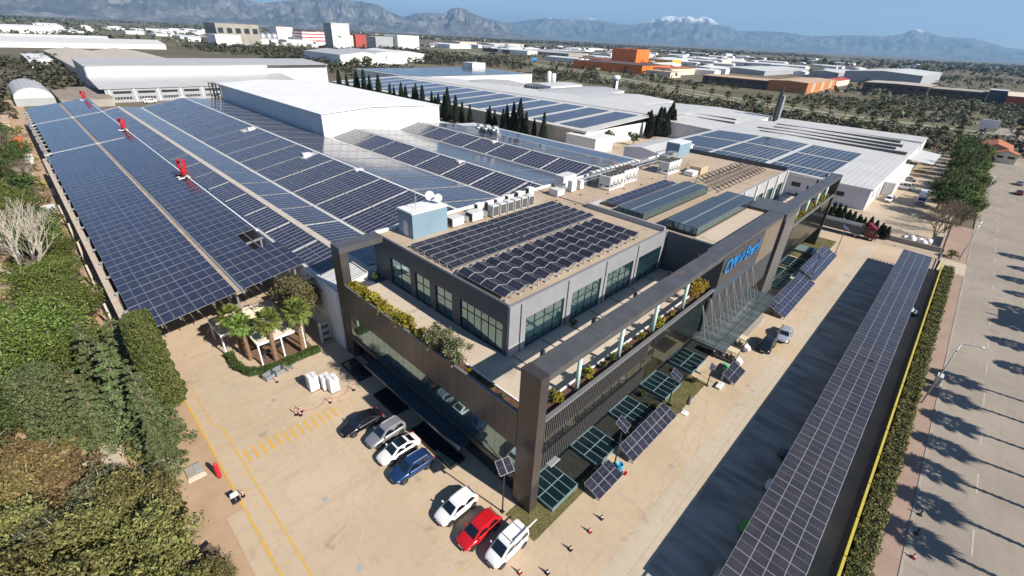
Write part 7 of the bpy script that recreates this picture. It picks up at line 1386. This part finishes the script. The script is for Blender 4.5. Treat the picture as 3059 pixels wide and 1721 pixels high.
t = thing('white_tower', 'white feed tower with a round green leaf logo', 'tower', (440, 890, 0)); part('wall', MB().box(424, 876, -.2, 458, 906, 44.5), M_WHITE, t); part('side_wall', MB().box(423.6, 876.4, -.2, 424, 906, 44.5), M_GREYWALL, t); part('roof', MB().box(423, 875, 44.5, 459, 907, 45.4), M_WHITE, t)
mb = MB(); n_ = 28
for i in range(n_):
    a, b = R(20) + i * R(250) / n_, R(20) + (i + 1) * R(250) / n_; mb.hexa([(441 + 9 * math.cos(a) * 1, 875.6, 30 + 7.5 * math.sin(a)), (441 + 9 * math.cos(b), 875.6, 30 + 7.5 * math.sin(b)), (441 + 8.2 * math.cos(b), 875.6, 30 + 6.8 * math.sin(b)), (441 + 8.2 * math.cos(a), 875.6, 30 + 6.8 * math.sin(a)), (441 + 9 * math.cos(a), 875.9, 30 + 7.5 * math.sin(a)), (441 + 9 * math.cos(b), 875.9, 30 + 7.5 * math.sin(b)), (441 + 8.2 * math.cos(b), 875.9, 30 + 6.8 * math.sin(b)), (441 + 8.2 * math.cos(a), 875.9, 30 + 6.8 * math.sin(a))])
part('logo_ring', mb, M_PALEGREY, t); part('logo_leaf', MB().hexa([(433, 875.6, 26.5), (437, 875.6, 22.5), (443, 875.6, 21.4), (439, 875.6, 25.5), (433, 875.9, 26.5), (437, 875.9, 22.5), (443, 875.9, 21.4), (439, 875.9, 25.5)]), pm('leaf_green', (.12, .45, .08), None, 1, .6), t); part('logo_leaf', MB().hexa([(441.5, 875.6, 22), (444, 875.6, 21.3), (450, 875.6, 24.4), (446, 875.6, 24.4), (441.5, 875.9, 22), (444, 875.9, 21.3), (450, 875.9, 24.4), (446, 875.9, 24.4)]), M_PALEGREY, t)
for i in range(3): hall('storage_hall', 'white gabled storage hall below the feed tower, %s from the left' % ORD[i], 247 + i * 58, 510 + i * 42, 304 + i * 58, 600 + i * 42, 12 - i, M_WHITE, M_GREYROOF if i < 2 else M_WHITE, 3.2, 'y', 'white storage halls')
hall('grey_block', 'grey and white silo block right of the feed tower', 585, 1000, 630, 1040, 24, M_GREYWALL, M_WHITE, 0); hall('white_block', 'white block of tall silos right of the grey block', 632, 985, 690, 1040, 29, M_WHITE, M_WHITE, 0)
hall('cream_block', 'cream block behind the feed tower', 540, 1080, 575, 1110, 24, M_CREAM, M_CREAM, 0); hall('red_block', 'brick red block beside the cream one', 578, 1075, 606, 1100, 26, M_BRICKRED, M_BRICKRED, 0)
# --- far right and middle distance
B = [('far_hall', 'long white hall with columns beyond the highway', 905, 1140, 985, 1236, 10, M_WHITE, M_WHITE, 2), ('far_hall', 'cream hall beyond the long white one', 1205, 1455, 1340, 1560, 11, M_CREAM, M_CREAMROOF, 2), ('far_hall', 'wide grey-roofed hall in the middle distance', 890, 885, 1240, 985, 7, M_DARKBROWN, M_GREYROOF, 2), ('far_hall', 'cream hall at the foot of the far plain', 1290, 1390, 1480, 1470, 11, M_CREAM, M_CREAMROOF, 2), ('far_hall', 'grey shed beside the wide grey-roofed hall', 950, 745, 1040, 850, 7, M_GREYCON, M_GREYROOF, 2), ('far_hall', 'pale hall behind the orange tower', 1190, 760, 1370, 850, 9, M_CREAM, M_CREAMROOF, 2), ('far_hall', 'white hall far right of the cream halls', 1560, 1180, 1760, 1285, 8, M_WHITE, M_WHITE, 2),
     ('orange_tower', 'bright orange tower block', 824, 486, 872, 540, 26, M_ORANGE, M_ORANGE, 0), ('orange_hall', 'orange and brown hall in front of the orange tower', 590, 335, 668, 452, 10.5, M_ORANGE, M_DARKBROWN, 0), ('yellow_hall', 'low yellow-walled hall right of the orange tower', 905, 482, 985, 560, 8, pm('yellow_wall', (.62, .42, .1), None, .1, .7), M_DARKBROWN, 1), ('cream_house', 'cream building beside the orange hall', 577, 286, 606, 322, 6.4, M_CREAM, M_TAN, 0), ('far_hall', 'white shed with a yellow corner right of the orange hall', 620, 309, 704, 350, 8, M_CREAM, M_TERRACOTTA, 1), ('yellow_block', 'yellow block behind the white shed', 850, 425, 884, 460, 12, pm('bright_yellow_wall', (.75, .45, .04), None, .1, .6), M_WHITE, 1), ('far_hall', 'grey shed right of the yellow block', 756, 313, 830, 352, 8, M_GREYWALL, M_WHITE, 1), ('far_hall', 'small white barn far out on the plain', 1222, 514, 1300, 560, 8, M_WHITE, M_WHITE, 2), ('far_hall', 'second small white barn far out on the plain', 1186, 470, 1340, 500, 9, M_CREAM, M_WHITE, 2), ('far_hall', 'wide pale-roofed sheds behind the faded orange hall', 830, 255, 1075, 345, 6.5, M_GREYWALL, M_PALEGREY, 2),
     ('brown_hall', 'dark brown hall joined to the faded orange one', 537, 156, 580, 226, 8.6, M_DARKBROWN, M_TAN, 1), ('orange_warehouse', 'faded orange warehouse with pale panels', 536, 118, 650, 155, 9.6, M_DULLORANGE, M_TAN, 1), ('red_roof_hall', 'cream hall with a dark red roof', 704, 128, 775, 148, 6.5, M_CREAM, M_BRICKRED, 2), ('far_hall', 'grey hall behind the red-roofed one', 909, 170, 1060, 212, 9, M_GREYWALL, M_PALEGREY, 2), ('steel_hall', 'long hall with a wavy pale roof and open steel frame', 870, 62, 1145, 155, 14, M_GREYWALL, M_PALEGREY, 3), ('tan_hall', 'long brown depot with a tan roof at the right', 655, 34, 720, 92, 10, M_DARKBROWN, M_CREAMROOF, .6), ('brown_depot', 'brown striped depot right of the tan roof', 668, -12, 716, 33, 8.4, M_DARKBROWN, M_GREYCON, 0), ('glass_block', 'dark glass-fronted block at the right edge', 664, -26, 690, -12.5, 11.5, M_DARKPANEL, M_PALEGREY, 0), ('fuel_station', 'white and orange roofed building at the right edge', 650, -62, 745, -27, 8, M_BRICKRED, M_CREAM, 0)]
for nm_, l, x0, y0, x1, y1, h, wl, rf, rd in B:
    t = hall(nm_, l, x0, y0, x1, y1, h, wl, rf, rd, 'x' if (x1 - x0) > (y1 - y0) else 'y', wins=6 if wl in (M_DARKBROWN,) else 0)
    if nm_ == 'orange_warehouse': [lpart('pale_panel', MB().box(-42 + i * 34, -18.8, .5, -28 + i * 34, -18.6, 9.4), M_TAN, t) for i in range(3)]
t = thing('red_frame_house', 'unfinished red concrete frame building left of the orange hall', 'building', (690, 485, 0))
for i in range(5):
    for j in range(3): part('column', MB().box(675 + j * 14, 462 + i * 10.5, 0, 676.2 + j * 14, 463.2 + i * 10.5, 11), M_BRICKRED, t)
for z in (0, 3.6, 7.2, 10.8): part('slab', MB().box(674, 461, z, 706, 506, z + .5), M_BRICKRED, t)
solo('blue_hoarding', MB().box(627, 570, 2.5, 639, 570.5, 7.5).box(629, 570.1, 0, 629.4, 570.4, 2.5).box(636, 570.1, 0, 636.4, 570.4, 2.5), pm('hoarding_blue', (.05, .2, .5), None, .3, .5), 'blue roadside hoarding beside the highway', 'hoarding')
# parked row and many small far buildings
rg = np.random.default_rng(12)
sh = hall('far_house', '', 0, 0, 16, 12, 6, M_WHITE, M_TERRACOTTA, 2, 'x'); i = 0
towns = [((-100, 700), (1500, 2400), 70, 'in the greenhouse belt at the upper left', M_WHITE), ((1000, 2600), (2600, 4200), 44, 'in the distant town below the mountains', M_CREAM), ((900, 1800), (560, 1400), 60, 'among the far warehouses beyond the highway', M_WHITE), ((1300, 2600), (200, 1500), 30, 'scattered on the far plain', M_WHITE), ((250, 560), (1050, 1500), 22, 'around the grey mill', M_WHITE), ((700, 1250), (170, 620), 26, 'between the orange halls and the plain', M_WHITE)]
for (xa, xb), (ya, yb), n_, l, wl in towns:
    base = hall('far_house', 'small pale building ' + l, 0, 0, 26, 18, 6, wl, M_WHITE if wl is M_WHITE else M_TERRACOTTA, 1.5, 'x', 'small pale buildings ' + l)
    for q in range(n_):
        s = rg.uniform(.5, 2.2) if wl is M_WHITE else rg.uniform(.5, 1.3); loc = (rg.uniform(xa, xb), rg.uniform(ya, yb), 0)
        if q == 0: base.location = loc
        else: clone(base, loc, rg.choice([0, R(90)]) + rg.normal() * .08, None, (s * rg.uniform(.8, 2.2), s, rg.uniform(.7, 1.5)))
bpy.data.objects.remove(sh.children[0]) if False else None
for ch in list(sh.children): bpy.data.objects.remove(ch)
bpy.data.objects.remove(sh)
cr_ = [(660, 84), (655, 70), (648, 52), (644, 40), (640, 20), (638, 8), (636, -10), (634, -24), (632, -36), (618, 118), (606, 117), (590, 116), (578, 150), (570, 168), (612, 104), (630, 100)]
for i, (x, y) in enumerate(cr_):
    if i == 0: c0 = car('', 'hatch', P_WHITE, (x, y, 0), 1.4); c0['label'] = 'tiny parked car before the far brown depots, %s from the left' % ORD[i]; c0['group'] = 'tiny cars before the far depots'
    else: clone(c0, (x, y, 0), 1.4 + jit(.3), 'tiny parked car before the far brown depots, %s from the left' % ORD[i])
# ================================================================== haze
X0, X1, Y0h, Y1h = -16000, 34500, -9000, 36000
mb = MB().box(X0, Y0h, -60, X1, Y1h, 1420)
hz = bpy.data.objects.new('haze', mb.mesh('haze', [])); C.objects.link(hz); tag(hz, 'thin blue haze over the plain', kind='stuff')
k = bpy.data.materials.new('haze_air'); k.use_nodes = True; tr_ = k.node_tree; [tr_.nodes.remove(q) for q in list(tr_.nodes)]
o = tr_.nodes.new('ShaderNodeOutputMaterial'); pv = tr_.nodes.new('ShaderNodeVolumePrincipled'); pv.inputs['Color'].default_value = (.36, .64, 1.0, 1); pv.inputs['Density'].default_value = 5.2e-5; pv.inputs['Anisotropy'].default_value = .1
tr_.links.new(pv.outputs[0], o.inputs['Volume']); hz.data.materials.clear(); hz.data.materials.append(k)
